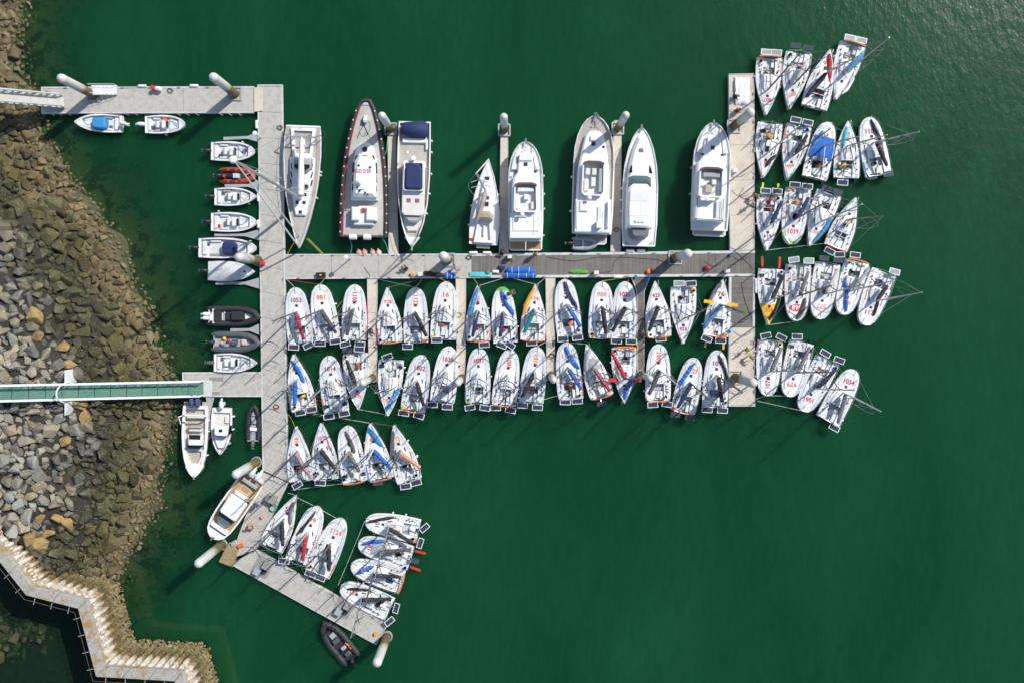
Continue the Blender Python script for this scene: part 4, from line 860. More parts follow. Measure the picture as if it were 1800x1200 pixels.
HATM = M(lambda b: b.box((0, 0, 0.02), (0.30, 0.30, 0.05), taper=0.85), 'foredeck_hatch', HATCH)
CWAY = M(lambda b: b.box((0, 0, 0), (0.06, 0.5, 0.26)), 'companionway', GLASS)
SLIDE = M(lambda b: b.box((0, 0, 0), (0.62, 0.56, 0.05), taper=0.92), 'hatch_slide', WHITE2)
WINCH = M(lambda b: b.tube([(0, 0, -0.05), (0, 0, 0.14)], [0.075, 0.06], 8), 'winch', BLACK)
CLEATM = M(lambda b: b.box((0, 0, 0.03), (0.14, 0.09, 0.07)), 'clutch', BLACK)
VENT = M(lambda b: b.box((0, 0, 0.0), (0.5, 0.10, 0.03)), 'deck_window', GLASS)
FPANEL = M(lambda b: b.box((0, 0, 0), (1.22, 0.66, 0.035)), 'panel_frame', WHITE)
FPANEL2 = M(lambda b: b.box((0, 0, 0), (1.12, 0.58, 0.03)), 'panel_frame', CELLS2)
SCELL = M(lambda b: b.add([(-.54, -.26, 0), (.54, -.26, 0), (.54, .26, 0), (-.54, .26, 0)], [(0, 1, 2, 3)]), 'cells', CELLS)
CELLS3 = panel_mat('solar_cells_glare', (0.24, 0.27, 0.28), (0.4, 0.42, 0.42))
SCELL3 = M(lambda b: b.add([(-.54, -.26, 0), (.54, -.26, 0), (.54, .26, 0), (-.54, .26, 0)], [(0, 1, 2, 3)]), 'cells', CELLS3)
DPAN = M(lambda b: b.box((0, 0, 0), (0.62, 0.36, 0.02)), 'deck_solar_panel', CELLS)
MX, MH, RAKE = 0.40, 12.5, math.radians(4.6)
def mast_pt(h): return Vector((MX - math.sin(RAKE) * h, 0, 0.95 + math.cos(RAKE) * h))
def mast_fn(b):
    b.tube([mast_pt(h) for h in (0, 4, 8, 11.55)], [0.095, 0.09, 0.078, 0.05], 8)
MASTM = {c: M(mast_fn, 'mast', m) for c, m in (('c', CARBON), ('a', ALU), ('w', WHITE2))}
def spr_fn(h, l, s_):
    def f(b):
        a = mast_pt(h); b.tube([a, a + Vector((-0.18 * l, s_ * l * 0.5, 0.02)), a + Vector((-0.55 * l, s_ * l, 0.03))], [0.05, 0.045, 0.03], 6)
    return f
SPR = [M(spr_fn(h, l, s_), 'spreader', CARBON) for h, l in ((4.3, 1.35), (7.7, 1.05)) for s_ in (1, -1)]
def rig_fn(b):
    for s_ in (1, -1):
        c = Vector((MX - 0.55, s_ * 1.30, 0.85)); t1 = mast_pt(4.3) + Vector((-0.74, s_ * 1.35, .03)); t2 = mast_pt(7.7) + Vector((-0.58, s_ * 1.05, .03))
        b.tube([c, t1], 0.011, 3); b.tube([t1, t2], 0.010, 3); b.tube([t2, mast_pt(10.4)], 0.010, 3); b.tube([c, mast_pt(4.3)], 0.009, 3)
        b.tube([mast_pt(11.4), (-3.1, s_ * 1.2, 0.95)], 0.009, 3)
RIGM = {}
for tp in 'PS':
    def f(b, tp=tp):
        rig_fn(b); b.tube([mast_pt(9.6), (3.12, 0, 0.98)], 0.016, 3)
    RIGM[tp] = M(f, 'standing_rigging', STEEL)
def rails_fn(tp, s_):
    def f(b):
        xs_ = [-2.9, -1.9, -0.7, 0.5, 1.7, 2.55]; top = []
        for x in xs_:
            y = s_ * (hb(tp, x) - 0.06); z = deck_z(tp, x, abs(y)); b.tube([(x, y, z), (x, y, z + 0.5)], 0.018, 4); top.append((x, y, z + 0.5))
        b.tube(top, 0.012, 3); b.tube([(p[0], p[1], p[2] - 0.24) for p in top], 0.010, 3)
    return f
def pulpit_fn(tp):
    def f(b):
        p = [(x, s_ * (hb(tp, x) - 0.08), sheer(x) + z) for x, s_, z in ((2.3, 1, 0), (2.45, 1, 0.5), (3.05, 1, 0.52), (3.12, -1, 0.52), (3.05, -1, 0.52), (2.45, -1, 0.5), (2.3, -1, 0))]
        b.tube(p, 0.02, 5)
    return f
RAILM = {(tp, s_): M(rails_fn(tp, s_), 'lifeline', STEEL) for tp in 'PS' for s_ in (1, -1)}
PULM = {tp: M(pulpit_fn(tp), 'pulpit', STEEL) for tp in 'PS'}
def srail_fn(b):
    b.tube([(-2.75, -1.33, 0.85), (-2.8, -1.33, 1.35), (-3.15, -1.25, 1.38), (-3.25, 0, 1.38), (-3.15, 1.25, 1.38), (-2.8, 1.33, 1.35), (-2.75, 1.33, 0.85)], 0.022, 5)
    for y in (-1.1, -0.5, 0.5, 1.1): b.tube([(-3.18, y, 0.82), (-3.2, y, 1.38)], 0.018, 4)
SRAIL = M(srail_fn, 'stern_rail', STEEL)
ORL = M(lambda b: b.tube([(-3.20, -1.2, 1.30), (-3.27, -0.6, 1.33), (-3.29, 0, 1.30), (-3.27, 0.7, 1.33), (-3.20, 1.25, 1.28)], [0.08, 0.10, 0.085, 0.10, 0.07], 6), 'rail_cover', CLOTH['orange'])
RUDM = M(lambda b: b.box((-0.16, 0, -0.05), (0.34, 0.06, 1.5)), 'rudder', BLACK)
RUDUP = M(lambda b: b.box((-0.75, 0, 0.0), (1.3, 0.24, 0.07)), 'rudder', WHITE)
BSPRIT = M(lambda b: b.tube([(3.3, 0, 1.02), (2.5, 0.03, 1.06)], 0.03, 6), 'bowsprit', ALU)
FENDM = M(lambda b: b.tube([(0, 0, 0), (0, 0, 0.1), (0, 0, 0.5), (0, 0, 0.6)], [0.04, 0.11, 0.11, 0.04], 8), 'fender', FENDER)
KEEL = M(lambda b: b.box((0.1, 0, -0.9), (0.5, 0.08, 1.4)), 'keel', BLACK)

def slot(o, m):
    o.material_slots[0].link = 'OBJECT'; o.material_slots[0].material = m; return o
def part(name, me, parent, loc=(0, 0, 0), rz=0.0, m=None):
    o = link(name, me, parent); o.location = loc; o.rotation_euler = (0, 0, rz)
    if m: slot(o, m)
    return o
def lumpy(path, w, h, rg, wob_=0.12):
    """a stuffed, slightly wrinkled cover along a path: width w, height h lists"""
    mb = MB(); rings = []; path = [Vector(p) for p in path]
    for i, p in enumerate(path):
        t = (path[min(i + 1, len(path) - 1)] - path[max(i - 1, 0)]); t.z = 0; t.normalize(); n = Vector((-t.y, t.x, 0))
        ring = []
        for k in range(8):
            a = 2 * math.pi * k / 8; q = 1 + rg.uniform(-wob_, wob_)
            ring.append(p + n * (math.cos(a) * w[i] * q) + Vector((0, 0, math.sin(a) * h[i] * q)))
        rings.append(ring)
    mb.loft(rings, True, True, True); mb.f = [tuple(reversed(f)) for f in mb.f]
    return mb
COLN = dict(crimson='red', dgrey='dark grey', grey='grey', lgrey='light grey', black='black', navy='navy', blue='blue', cyan='light blue', turq='turquoise', teal='teal', amber='orange-yellow', beige='beige', salmon='salmon pink', red='bright red', steelblue='steel blue', pinkgrey='pinkish grey', white='white')
SAIL_TEXTCOL = PAINT

ORD = ['first', 'second', 'third', 'fourth', 'fifth', 'sixth', 'seventh', 'eighth', 'ninth', 'tenth', 'eleventh', 'twelfth', 'thirteenth', 'fourteenth', 'last']
def place_of(i):
    for a, b, t in ((0, 15, '%s in upper row'), (15, 30, '%s in lower row'), (30, 35, '%s of five along walkway'), (35, 38, '%s of slanting trio'), (38, 42, '%s down in bottom quartet'), (42, 46, '%s in topmost right raft'), (46, 51, '%s in second right raft'), (51, 55, '%s in third right raft'), (55, 60, '%s in fourth right raft'), (60, 64, '%s in lowest right raft')):
        if a <= i < b: return t % (ORD[i - a] if not (b - a == 15 and i == b - 1) else 'last')
def mini(idx, row):
    c, num, tp, bow, stern, turn, ncol, bcol, bend, gcol, gpts, panels, ex = row
    rg = random.Random(idx * 31 + 5)
    B, T = W(*cp(c, bow), 0.92), W(*cp(c, stern), 0.85); d = B - T; d.z = 0; L_ = d.length; ang = math.atan2(d.y, d.x); mid = (B + T) / 2
    bits = []
    if bcol: bits.append(COLN[bcol] + ' boom cover')
    if gcol: bits.append(COLN[gcol] + ' sail bag')
    if not bits: bits.append('bare boom')
    shape = 'blunt-bowed' if tp == 'S' else 'pointed'
    hullc = {'yellow': 'yellow-bowed', 'green': 'green-tipped'}.get(ex.get('bow'), 'teal-edged' if ex.get('hull') else 'white')
    lab = ex.get('label') or '%s %s racing yacht %s, %s, %s' % (hullc, shape, num, ' and '.join(bits[:1]), place_of(idx))
    R = empty('racing_yacht', (mid.x, mid.y, 0), ang, lab, 'sailboat', 'racing yachts rafted in rows')
    sc = L_ / LH; R.scale = (sc, sc, 1.0)
    heel = rg.uniform(-0.02, 0.02); R.rotation_euler = (heel, 0, ang)
    Minv = (Matrix.Translation((mid.x, mid.y, 0)) @ Matrix.Rotation(ang, 4, 'Z') @ Matrix.Diagonal((sc, sc, 1, 1))).inverted()
    def loc(p, z):
        w = W(*cp(c, p), z); return Minv @ w
    hm = PAINT[ex['hull']] if ex.get('hull') else None
    wm = rg.choice((WHITE, WHITE, WHITE2))
    hull = part('hull', HULLM[tp], R, m=hm); part('keel', KEEL, hull)
    deck = part('deck', DECKM[tp], R, m=wm)
    if ex.get('bow'):
        mb = MB(); rings = []
        for x in [v for v in STN if v >= (0.75 if ex['bow'] == 'yellow' else 1.9)]:
            h = hb(tp, x) * 1.004; rings.append([(x, y * h, deck_z(tp, x, y * h) + 0.010) for y in ((-1, -0.92, -0.6, -0.3, 0, 0.3, 0.6, 0.92, 1) if ex['bow'] == 'yellow' or x > 2.75 else (-1, -0.985, -0.975, -0.965, -0.955, -0.945, -0.935, -0.92, -0.9))])
        mb.loft(rings, False)
        if ex['bow'] == 'green':
            rings = [[(x, y, z) for x, y, z in [(x, hb(tp, x) * k, deck_z(tp, x, hb(tp, x)) + 0.01) for k in (0.93, 1.006)]] for x in [v for v in STN if v >= 1.9]]; mb.loft(rings, False)
        mb.build('bow_paint', PAINT[ex['bow']], deck)
    part('cabin_top', TOPM[tp], R, m=rg.choice((wm, wm, WHITE, WHITE2, CLOTH['white'])))
    ck = part('cockpit', COCK, R)
    part('hatch_slide', SLIDE, R, (XC + 0.42, 0, deck_z(tp, XC + 0.42, 0) + 0.32))
    part('companionway', CWAY, R, (XC - 0.13, 0, 0.98))
    part('foredeck_hatch', HATM, R, (1.1, 0, deck_z(tp, 1.1, 0) + 0.01))
    part('bench', BENCH, ck, (-2.62, 0.44, 0.5)); part('bench', BENCH, ck, (-2.62, -0.44, 0.5))
    if rg.random() < 0.7: part('raft_locker', BOX1, ck, (-2.55 + rg.uniform(-0.1, 0.3), rg.uniform(-0.08, 0.08), 0.475), rg.uniform(-0.1, 0.1))
    for x, y in ((-1.55, 0.98), (-1.55, -0.98), (-2.25, 1.1), (-2.25, -1.1)): part('winch', WINCH, R, (x, y, deck_z(tp, x, abs(y)) + 0.03))
    for k in range(rg.randint(5, 8)):
        x, y = rg.uniform(-2.8, 0.3), rg.choice((-1, 1)) * rg.uniform(0.82, 1.2)
        if abs(y) < hb(tp, x) - 0.1: part('clutch', CLEATM, R, (x, y, deck_z(tp, x, abs(y))), rg.uniform(0, 3))
    for y in (-0.3, 0.3): part('clutch', CLEATM, R, (XC + 0.15, y, deck_z(tp, XC, 0.3) + 0.29))
    if rg.random() < 0.5 or ex.get('vents'):
        for y in (-0.55, 0.55): part('deck_window', VENT, R, (0.35, y, deck_z(tp, 0.35, 0.5) + 0.185), 0.22 * (-1 if y > 0 else 1))
    mk = rg.choice('caca' if idx % 3 else 'cwa')
    mast = part('mast', MASTM[mk], R)
    for me in SPR: part('spreader', me, mast)
    part('standing_rigging', RIGM[tp], R)
    for s_ in (1, -1): part('lifeline', RAILM[(tp, s_)], R)
    part('pulpit', PULM[tp], R)
    sr = part('stern_rail', SRAIL, R)
    if ex.get('rail') == 'orange': part('rail_cover', ORL, sr, (0, rg.uniform(-0.1, 0.1), 0))
    if ex.get('rudder'):
        for y in (-0.95, 0.95): part('rudder', RUDUP, R, (-3.25, y, 0.75), rg.uniform(-0.1, 0.1), PAINT[ex['rudder']] if ex['rudder'] in PAINT else CLOTH[ex['rudder']])
    else:
        for y in (-0.95, 0.95): part('rudder', RUDM, R, (-3.25, y, 0.0))
    part('bowsprit', BSPRIT, R, (0, 0, 0), rg.uniform(-0.12, 0.02) if not gcol else -0.1)
    for k in range(rg.randint(1, 3)):
        s_ = rg.choice((1, -1)); x = rg.uniform(-2.4, 1.2); part('fender', FENDM, R, (x, s_ * (hb(tp, x) + 0.10), 0.2), m=rg.choice((FENDER, FENDER, RUBBER)))
    # boom and its sail cover
    b0 = Vector((MX - 0.1, 0, 1.85))
    if bcol:
        e = loc(bend, 1.9); e = Vector((e.x, e.y, 1.92))
        v = e - b0; bo = MB().tube([b0, e], 0.06, 6).build('boom', CARBON, R)
        pts = [b0 + v * u + Vector((0, 0, 0.12 + rg.uniform(-.02, .02))) for u in (0.0, 0.03, 0.2, 0.4, 0.6, 0.8, 0.97, 1.0)]
        lumpy(pts, [0.06, 0.22, 0.26, 0.25, 0.23, 0.21, 0.18, 0.08], [0.08, 0.30, 0.28, 0.25, 0.22, 0.18, 0.14, 0.06], rg).build('sail_cover', CLOTH[bcol], bo, 60)
        if rg.random() < 0.6:
            q = b0 + v * rg.uniform(0.35, 0.6); t = v.normalized(); n = Vector((-t.y, t.x, 0)) * 0.26
            MB().tube([q - n, q + Vector((0, 0, 0.42)), q + n], 0.03, 4).build('cover_strap', CLOTH[rg.choice(('black', 'lgrey', 'navy'))], bo)
    else:
        a2 = rg.uniform(-0.25, 0.25); e = b0 + Vector((-2.7 * math.cos(a2), 2.7 * math.sin(a2), 0.05))
        MB().tube([b0, e], 0.055, 6).build('boom', rg.choice((CARBON, ALU)), R)
    # head sail in its bag, lying along the foredeck
    if gcol:
        a, b = loc(gpts[0], 1.0), loc(gpts[1], 1.0); n = 7; pts = []
        side = Vector((-(b - a).y, (b - a).x, 0)).normalized() * rg.uniform(-0.18, 0.18)
        for k in range(n):
            u = k / (n - 1); p = a.lerp(b, u) + side * math.sin(u * math.pi) + Vector((rg.uniform(-.03, .03), rg.uniform(-.03, .03), 0))
            p.z = deck_z(tp, max(-3, min(3.15, p.x)), min(abs(p.y), 1.3)) + 0.13; pts.append(p)
        wd = {'black': 0.17, 'navy': 0.2, 'amber': 0.26, 'cyan': 0.24}.get(gcol, 0.22)
        g = lumpy(pts, [0.08] + [wd * rg.uniform(0.85, 1.15) for _ in range(n - 2)] + [0.08], [0.08] + [0.16] * (n - 2) + [0.08], rg, 0.2).build('sail_bag', CLOTH[gcol], R, 60)
        if gcol in ('blue', 'cyan') and rg.random() < 0.75:
            for u in (0.25, 0.5, 0.75):
                q = a.lerp(b, u); i = min(n - 1, round(u * (n - 1))); q = pts[i]; t = (b - a).normalized(); nn = Vector((-t.y, t.x, 0)) * 0.25
                MB().tube([q - nn, q + Vector((0, 0, 0.19)), q + nn], 0.025, 4).build('strap', CLOTH['white'], g)
    if ex.get('tarp'):
        mb = MB(); rings = []
        x0, x1 = (-0.9, 1.5)
        for i in range(9):
            x = x0 + (x1 - x0) * i / 8; h = hb(tp, x) * (0.93 if ex['tarp'] == 'blue' else 0.6)
            rings.append([(x + rg.uniform(-.05, .05), h * y, deck_z(tp, x, min(1.3, abs(h * y))) + 0.05 + (0.34 - 0.12 * (x > 0.6)) * (1 - abs(y)) ** 0.7 * max(0.25, 1 - max(0, x) / 2.2) + rg.uniform(0, .05)) for y in (-1, -0.75, -0.5, -0.25, 0, 0.25, 0.5, 0.75, 1)])
        mb.loft(rings, False); mb.build('deck_tarpaulin', CLOTH['blue' if ex['tarp'] == 'blue' else 'lgrey'], R, 60)
        if ex['tarp'] == 'blue':
            for y in (-0.3, 0.3): part('deck_solar_panel', DPAN, R, (-1.05, y, 1.5), 0)
    if ex.get('stripe'):
        mb = MB(); mb.loft([[(x, y - 0.04, deck_z(tp, x, 0.5) + 0.02 + (0.1 if x < .6 else 0)), (x, y + 0.04, deck_z(tp, x, .5) + 0.02 + (0.1 if x < .6 else 0))] for x, y in ((1.6, -0.45), (1.0, -0.62), (0.5, -0.74), (0.0, -0.86))], False); mb.build('deck_stripe', PAINT[ex['stripe']], deck)
    if ex.get('side'):
        mb = MB(); mb.loft([[(x, -hb(tp, x) * 1.008, sheer(x) - 0.02), (x, -hb(tp, x) * 1.006 - 0.01, sheer(x) - 0.34)] for x in (-1.8, -1, 0, 0.8, 1.6)], False); mb.build('hull_stripe', PAINT[ex['side']], hull)
    if ex.get('deckpanels'):
        for y in (-1.05, 1.05): part('deck_solar_panel', DPAN, R, (-2.45, y, deck_z(tp, -2.4, 1.0) + 0.05), 1.57)
    if ex.get('planks'):
        for s_ in (1, -1):
            mb = MB().box((MX + 0.1, s_ * 1.35, 1.35), (0.38, 1.15, 0.07)); mb.build('lifted_daggerboard', PAINT['yellow'] if ex['planks'] == 'amber' else PAINT[ex['planks']], R)
    for p in panels:
        dark = p[3] if len(p) > 3 else 0
        q = loc(p[:2], 1.3); rz = -math.radians(p[2]) - ang
        pf = part('solar_panel', FPANEL2 if dark == 1 else FPANEL, R, (q.x, q.y, 1.28 + rg.uniform(0, .05)), rz)
        pf.rotation_euler = (rg.uniform(-0.08, 0.08), rg.uniform(-0.05, 0.05), rz)
        if dark != 1: part('cells', SCELL3 if dark == 2 else SCELL, pf, (0, 0, 0.022))
        MB().tube([(q.x, q.y, 1.25), (-3.15, max(-1.2, min(1.2, q.y * 0.8)), 1.05)], 0.025, 5).build('panel_strut', STEEL, R)
    # number on the foredeck, laid on the deck surface
    if num:
        v, f = TEXT[('n', num)]; sz = 0.73; tx = 1.72 if tp == 'S' else 1.52
        along = abs(math.sin(math.radians(turn) + (math.pi / 2 - ang))) < 0.5
        wx = {1: 1.3, 2: 1.15, 3: 1.0, 4: 0.92}[len(num)]
        if tp == 'P' and len(num) >= 3: sz *= 0.82
        th = -math.radians(turn) - ang; ct, sn = math.cos(th), math.sin(th); mb = MB(); pts = []
        for p in v:
            a, b = p[0] * sz * wx, p[1] * sz; x, y = tx + a * ct - b * sn, a * sn + b * ct
            x = min(x, 3.0); pts.append((x, y, deck_z(tp, x, min(abs(y), hb(tp, x))) + 0.022))
        if num == '899':
            mb2 = MB(); mb2.add([(tx + 0.42 * math.cos(a), 0.85 * math.sin(a), deck_z(tp, tx + 0.42 * math.cos(a), 0.85 * math.sin(a)) + 0.014) for a in [k * math.pi / 8 for k in range(16)]], [tuple(range(16))]); mb2.build('number_patch', PAINT['red'], deck)
        mb.add(pts, f); mb.build('deck_number', PAINT['white'] if num == '899' else PAINT[ncol], deck)
        # the same number on the topsides near the bow
        if rg.random() < 0.75:
            hc = rg.choice(('black', 'black', 'navy', 'red', 'crimson'))
            for s_ in (1, -1):
                mb = MB(); pts = []
                for p in v:
                    x = 1.55 - s_ * p[0] * 0.5; z = 0.62 + p[1] * 0.42; h = hb(tp, x)
                    pts.append((x, s_ * (h * 0.985 + 0.012 + 0.02 * max(0, z - 0.55) * h * 2), z))
                mb.add(pts, f); mb.build('hull_number', PAINT[hc], hull)
    # tracks, jackstays and fittings that differ from boat to boat
    for s_ in (1, -1):
        MB().tube([(x, s_ * (hb(tp, x) * 0.72), deck_z(tp, x, hb(tp, x) * 0.72) + 0.02) for x in (-2.6, -1.5, -0.4, 0.8, 1.9, 2.5)], 0.016, 3).build('jackstay', rg.choice((ROPEB, ROPEW, CLOTH['blue'], ROPEW)), R)
        x0 = rg.uniform(-0.9, -0.2); MB().bar((x0, s_ * 0.98, deck_z(tp, x0, 0.98) + 0.02), (x0 + 0.8, s_ * 0.93, deck_z(tp, x0 + 0.8, 0.93) + 0.02), 0.05, 0.04).build('jib_track', BLACK, R)
    if rg.random() < 0.7: MB().bar((-1.75, -CW, 0.9), (-1.75, CW, 0.9), 0.07, 0.07).build('mainsheet_track', rg.choice((BLACK, STEEL)), ck)
    MB().tube([(-2.95, 0.3, 0.8), (-1.9, rg.uniform(-.3, .5), 0.95)], 0.03, 5).build('tiller', rg.choice((CARBON, CLOTH['lgrey'], CARBON)), ck)
    if rg.random() < 0.45: part('hatch_cover', SLIDE, R, (rg.uniform(-0.3, 0.0), rg.choice((-1, 1)) * rg.uniform(0.0, 0.12), deck_z(tp, 0, 0) + 0.27), 0, rg.choice((NONSKID, CLOTH['lgrey'], GLASS)))
    if rg.random() < 0.4:
        y = rg.choice((-1, 1)); part('life_buoy_pouch', BOX1, R, (-2.95, y * 1.05, 0.86), 1.57, CLOTH[rg.choice(('yellow', 'white', 'orange', 'white'))]).scale = (0.6, 0.6, 0.7)
    if rg.random() < 0.35: MB().tube([(-3.18 + 0.0, rg.uniform(-0.9, 0.9), 1.2)] + [(-3.2, 0, 1.9)], 0.05, 5).build('aerial_mount', STEEL, R)
    if rg.random() < 0.4:
        MB().box((rg.uniform(-2.0, -1.5), rg.choice((-1, 1)) * 0.3, 0.58), (0.4, 0.3, 0.2), rg.uniform(0, 1)).build('battery_box', rg.choice((GREYDECK, BLACK, CLOTH['navy'])), ck)
    if rg.random() < 0.6:   # tell-tale colour panel on the quarter
        y = rg.choice((-1, 1)); mb = MB(); mb.loft([[(x, y * 0.98 * hb(tp, x), deck_z(tp, x, hb(tp, x)) + 0.012), (x, y * 0.90 * hb(tp, x), deck_z(tp, x, hb(tp, x) * 0.9) + 0.012)] for x in (-2.9, -2.2, -1.5)], False); mb.build('deck_decal', PAINT[rg.choice(('blue', 'red', 'teal', 'navy', 'orange', 'black'))], deck)
    # ropes left lying in the cockpit and on the deck
    for k in range(rg.randint(4, 6)):
        x, y = rg.uniform(-3.0, -1.4), rg.uniform(-0.5, 0.5); pts = []
        for q in range(9):
            x = max(-3.15, min(-1.3, x + rg.uniform(-.35, .35))); y = max(-.6, min(.6, y + rg.uniform(-.3, .3))); pts.append((x, y, 0.5 + 0.05 * rg.random()))
        MB().tube(pts, 0.022, 4).build('rope', rg.choice((ROPEB, ROPEB, ROPER, ROPEY, ROPEG, CLOTH['blue'], CLOTH['lgrey'])), ck)
    for s_ in (1, -1):
        pts = [(MX - 0.1, s_ * 0.1, 1.2), (0.0, s_ * 0.25, 1.23), (XC + 0.15, s_ * 0.34, 1.17)]
        MB().tube(pts, 0.02, 4).build('halyard', rg.choice((ROPEB, ROPER, CLOTH['blue'], CLOTH['lgrey'])), R)
        x, y = rg.uniform(-2.6, -1.0), s_ * rg.uniform(0.85, 1.1); pts = []
        for q in range(7):
            pts.append((x, y, deck_z(tp, x, abs(y)) + 0.03)); x += rg.uniform(0.05, 0.35); y = s_ * max(0.82, min(1.2, abs(y) + rg.uniform(-.12, .12)))
        MB().tube(pts, 0.02, 4).build('sheet_rope', rg.choice((ROPEB, ROPEB, ROPER, CLOTH['blue'], CLOTH['orange'])), R)
    R['num'] = num or str(idx)
    return R, ex, num, rg, tp
MINI_ROOTS = [mini(i, row) for i, row in enumerate(MINIS)]
for R, *_ in MINI_ROOTS: del R['num']

# loose gear in the cockpits (things of their own)
def deck_item(kind, rg, name, label, cat, M4, lx, ly, z, col):
    w = M4 @ Vector((lx, ly, z)); mb = MB()
    if kind == 'bag': lumpy([(-0.34, 0, 0), (-0.28, 0, 0.02), (0, 0.03, 0.03), (0.28, 0, 0.02), (0.34, 0, 0)], [0.05, 0.19, 0.22, 0.19, 0.05], [0.05, 0.15, 0.18, 0.15, 0.05], rg, 0.15).v and None
    if kind == 'bag': mb = lumpy([(-0.34, 0, 0), (-0.28, 0, 0.02), (0, 0.03, 0.03), (0.28, 0, 0.02), (0.34, 0, 0)], [0.05, 0.19, 0.22, 0.19, 0.05], [0.05, 0.15, 0.18, 0.15, 0.05], rg, 0.15)
    elif kind == 'bucket': mb.tube([(0, 0, -0.15), (0, 0, 0.17), (0, 0, 0.17), (0, 0, -0.08)], [0.13, 0.17, 0.15, 0.12], 10)
    elif kind == 'crate':
        mb.box((0, 0, -0.13), (0.5, 0.36, 0.04))
        for sx, sy in ((0.24, 0), (-0.24, 0), (0, 0.17), (0, -0.17)): mb.box((sx, sy, 0.0), (0.03 if sx else 0.45, 0.03 if sy else 0.36, 0.26))
    elif kind == 'ring': mb.tube([(0.28 * math.cos(a), 0.28 * math.sin(a), 0) for a in [k * math.pi / 6 for k in range(13)]], 0.075, 6)
    o = mb.build(name, CLOTH[col]); o.location = w; o.rotation_euler = (0, 0, rg.uniform(0, 6.28)); tag(o, label, cat, 'loose gear lying on the racing yachts')
bpy.context.view_layer.update()
for i, (R, ex, num, rg, tp) in enumerate(MINI_ROOTS):
    if not num: continue
    M4 = Matrix.Translation(R.location) @ Matrix.Rotation(R.rotation_euler.z, 4, 'Z')
    if ex.get('gear'):
        c = ex['gear']; cn = COLN.get(c, c)
        deck_item('bag', rg, 'kit_bag', '%s kit bag in racing yacht %s, %s' % (cn, num, place_of(i)), 'bag', M4, rg.uniform(-1.9, -1.4), rg.uniform(-0.3, 0.3), 0.64, c)
    if rg.random() < 0.55:
        c = rg.choice(('blue', 'black', 'white', 'red', 'yellow')); deck_item('bucket', rg, 'bucket', '%s bucket on racing yacht %s, %s' % (COLN.get(c, c), num, place_of(i)), 'bucket', M4, rg.uniform(-2.9, -2.6), rg.choice((-1, 1)) * rg.uniform(0.85, 1.15), 1.0, c)
    if rg.random() < 0.3:
        deck_item('crate', rg, 'crate', 'small dark crate in racing yacht %s, %s' % (num, place_of(i)), 'crate', M4, rg.uniform(-2.0, -1.5), rg.uniform(-0.35, 0.35), 0.63, rg.choice(('black', 'dgrey', 'navy')))

# bow lines to the pontoons: parts of their boats
def moor(i, a, b, m=ROPEW, za=0.95, zb=0.6):
    R = MINI_ROOTS[i][0]; A, B_ = W(*a, za), W(*b, zb); Mi = (Matrix.Translation(R.location) @ Matrix.Rotation(R.rotation_euler.z, 4, 'Z') @ Matrix.Diagonal((*R.scale, 1))).inverted()
    pts = [Mi @ (A.lerp(B_, u) - Vector((0, 0, 0.25 * math.sin(math.pi * u)))) for u in (0, .25, .5, .75, 1)]
    MB().tube(pts, 0.03, 4).build('mooring_line', m, R)
N2I = {m[1]: i for i, m in enumerate(MINIS)}
for n_, a, b, m_ in (('1053', (517, 505), (503, 491), ROPEW), ('981', (561, 500), (505, 492), ROPER), ('981', (562, 500), (570, 490), ROPEY), ('1105', (623, 500), (592, 541), ROPEY), ('928', (680, 506), (735, 492), ROPER), ('1122', (730, 505), (740, 491), ROPEG), ('1122', (731, 505), (742, 492), ROPEY), ('1122', (729, 505), (664, 491), ROPEG), ('16', (785, 495), (772, 489), ROPEY),
                 ('1042', (840, 501), (832, 489), ROPEY), ('1042', (843, 502), (884, 489), ROPEW), ('174', (941, 500), (898, 488), ROPEW), ('174', (943, 501), (958, 489), ROPEW), ('1119', (993, 491), (992, 488), ROPEW), ('980', (1058, 494), (1102, 488), ROPEY), ('1025', (1104, 495), (1106, 486), ROPER), ('76', (1271, 491), (1277, 486), ROPEG),
                 ('92', (630, 719), (680, 729), ROPEW), ('1101', (996, 602), (1030, 605), ROPEW), ('1016', (944, 609), (962, 600), ROPEW), ('1016', (956, 702), (980, 695), ROPEW), ('61', (515, 717), (505, 719), ROPER), ('86', (649, 743), (520, 722), ROPEW), ('872', (691, 748), (535, 728), ROPER), ('958', (518, 750), (507, 728), ROPEY), ('872', (620, 848), (510, 862), ROPEW),
                 ('52', (519, 871), (506, 866), ROPEW), ('1124', (592, 911), (522, 874), ROPEW), ('101', (641, 915), (594, 1028), ROPEW), ('614', (1348, 440), (1450, 428), ROPEW), ('614', (1346, 441), (1328, 442), ROPEB), ('556', (1352, 571), (1398, 565), ROPEW), ('1061', (1411, 722), (1330, 704), ROPEW), ('1076', (1350, 695), (1330, 701), ROPEW), ('1076', (1352, 695), (1386, 696), ROPEW), ('446', (1330, 211), (1480, 220), ROPEB), ('807', (1330, 200), (1336, 212), ROPER)):
    moor(N2I[n_], a, b, m_)
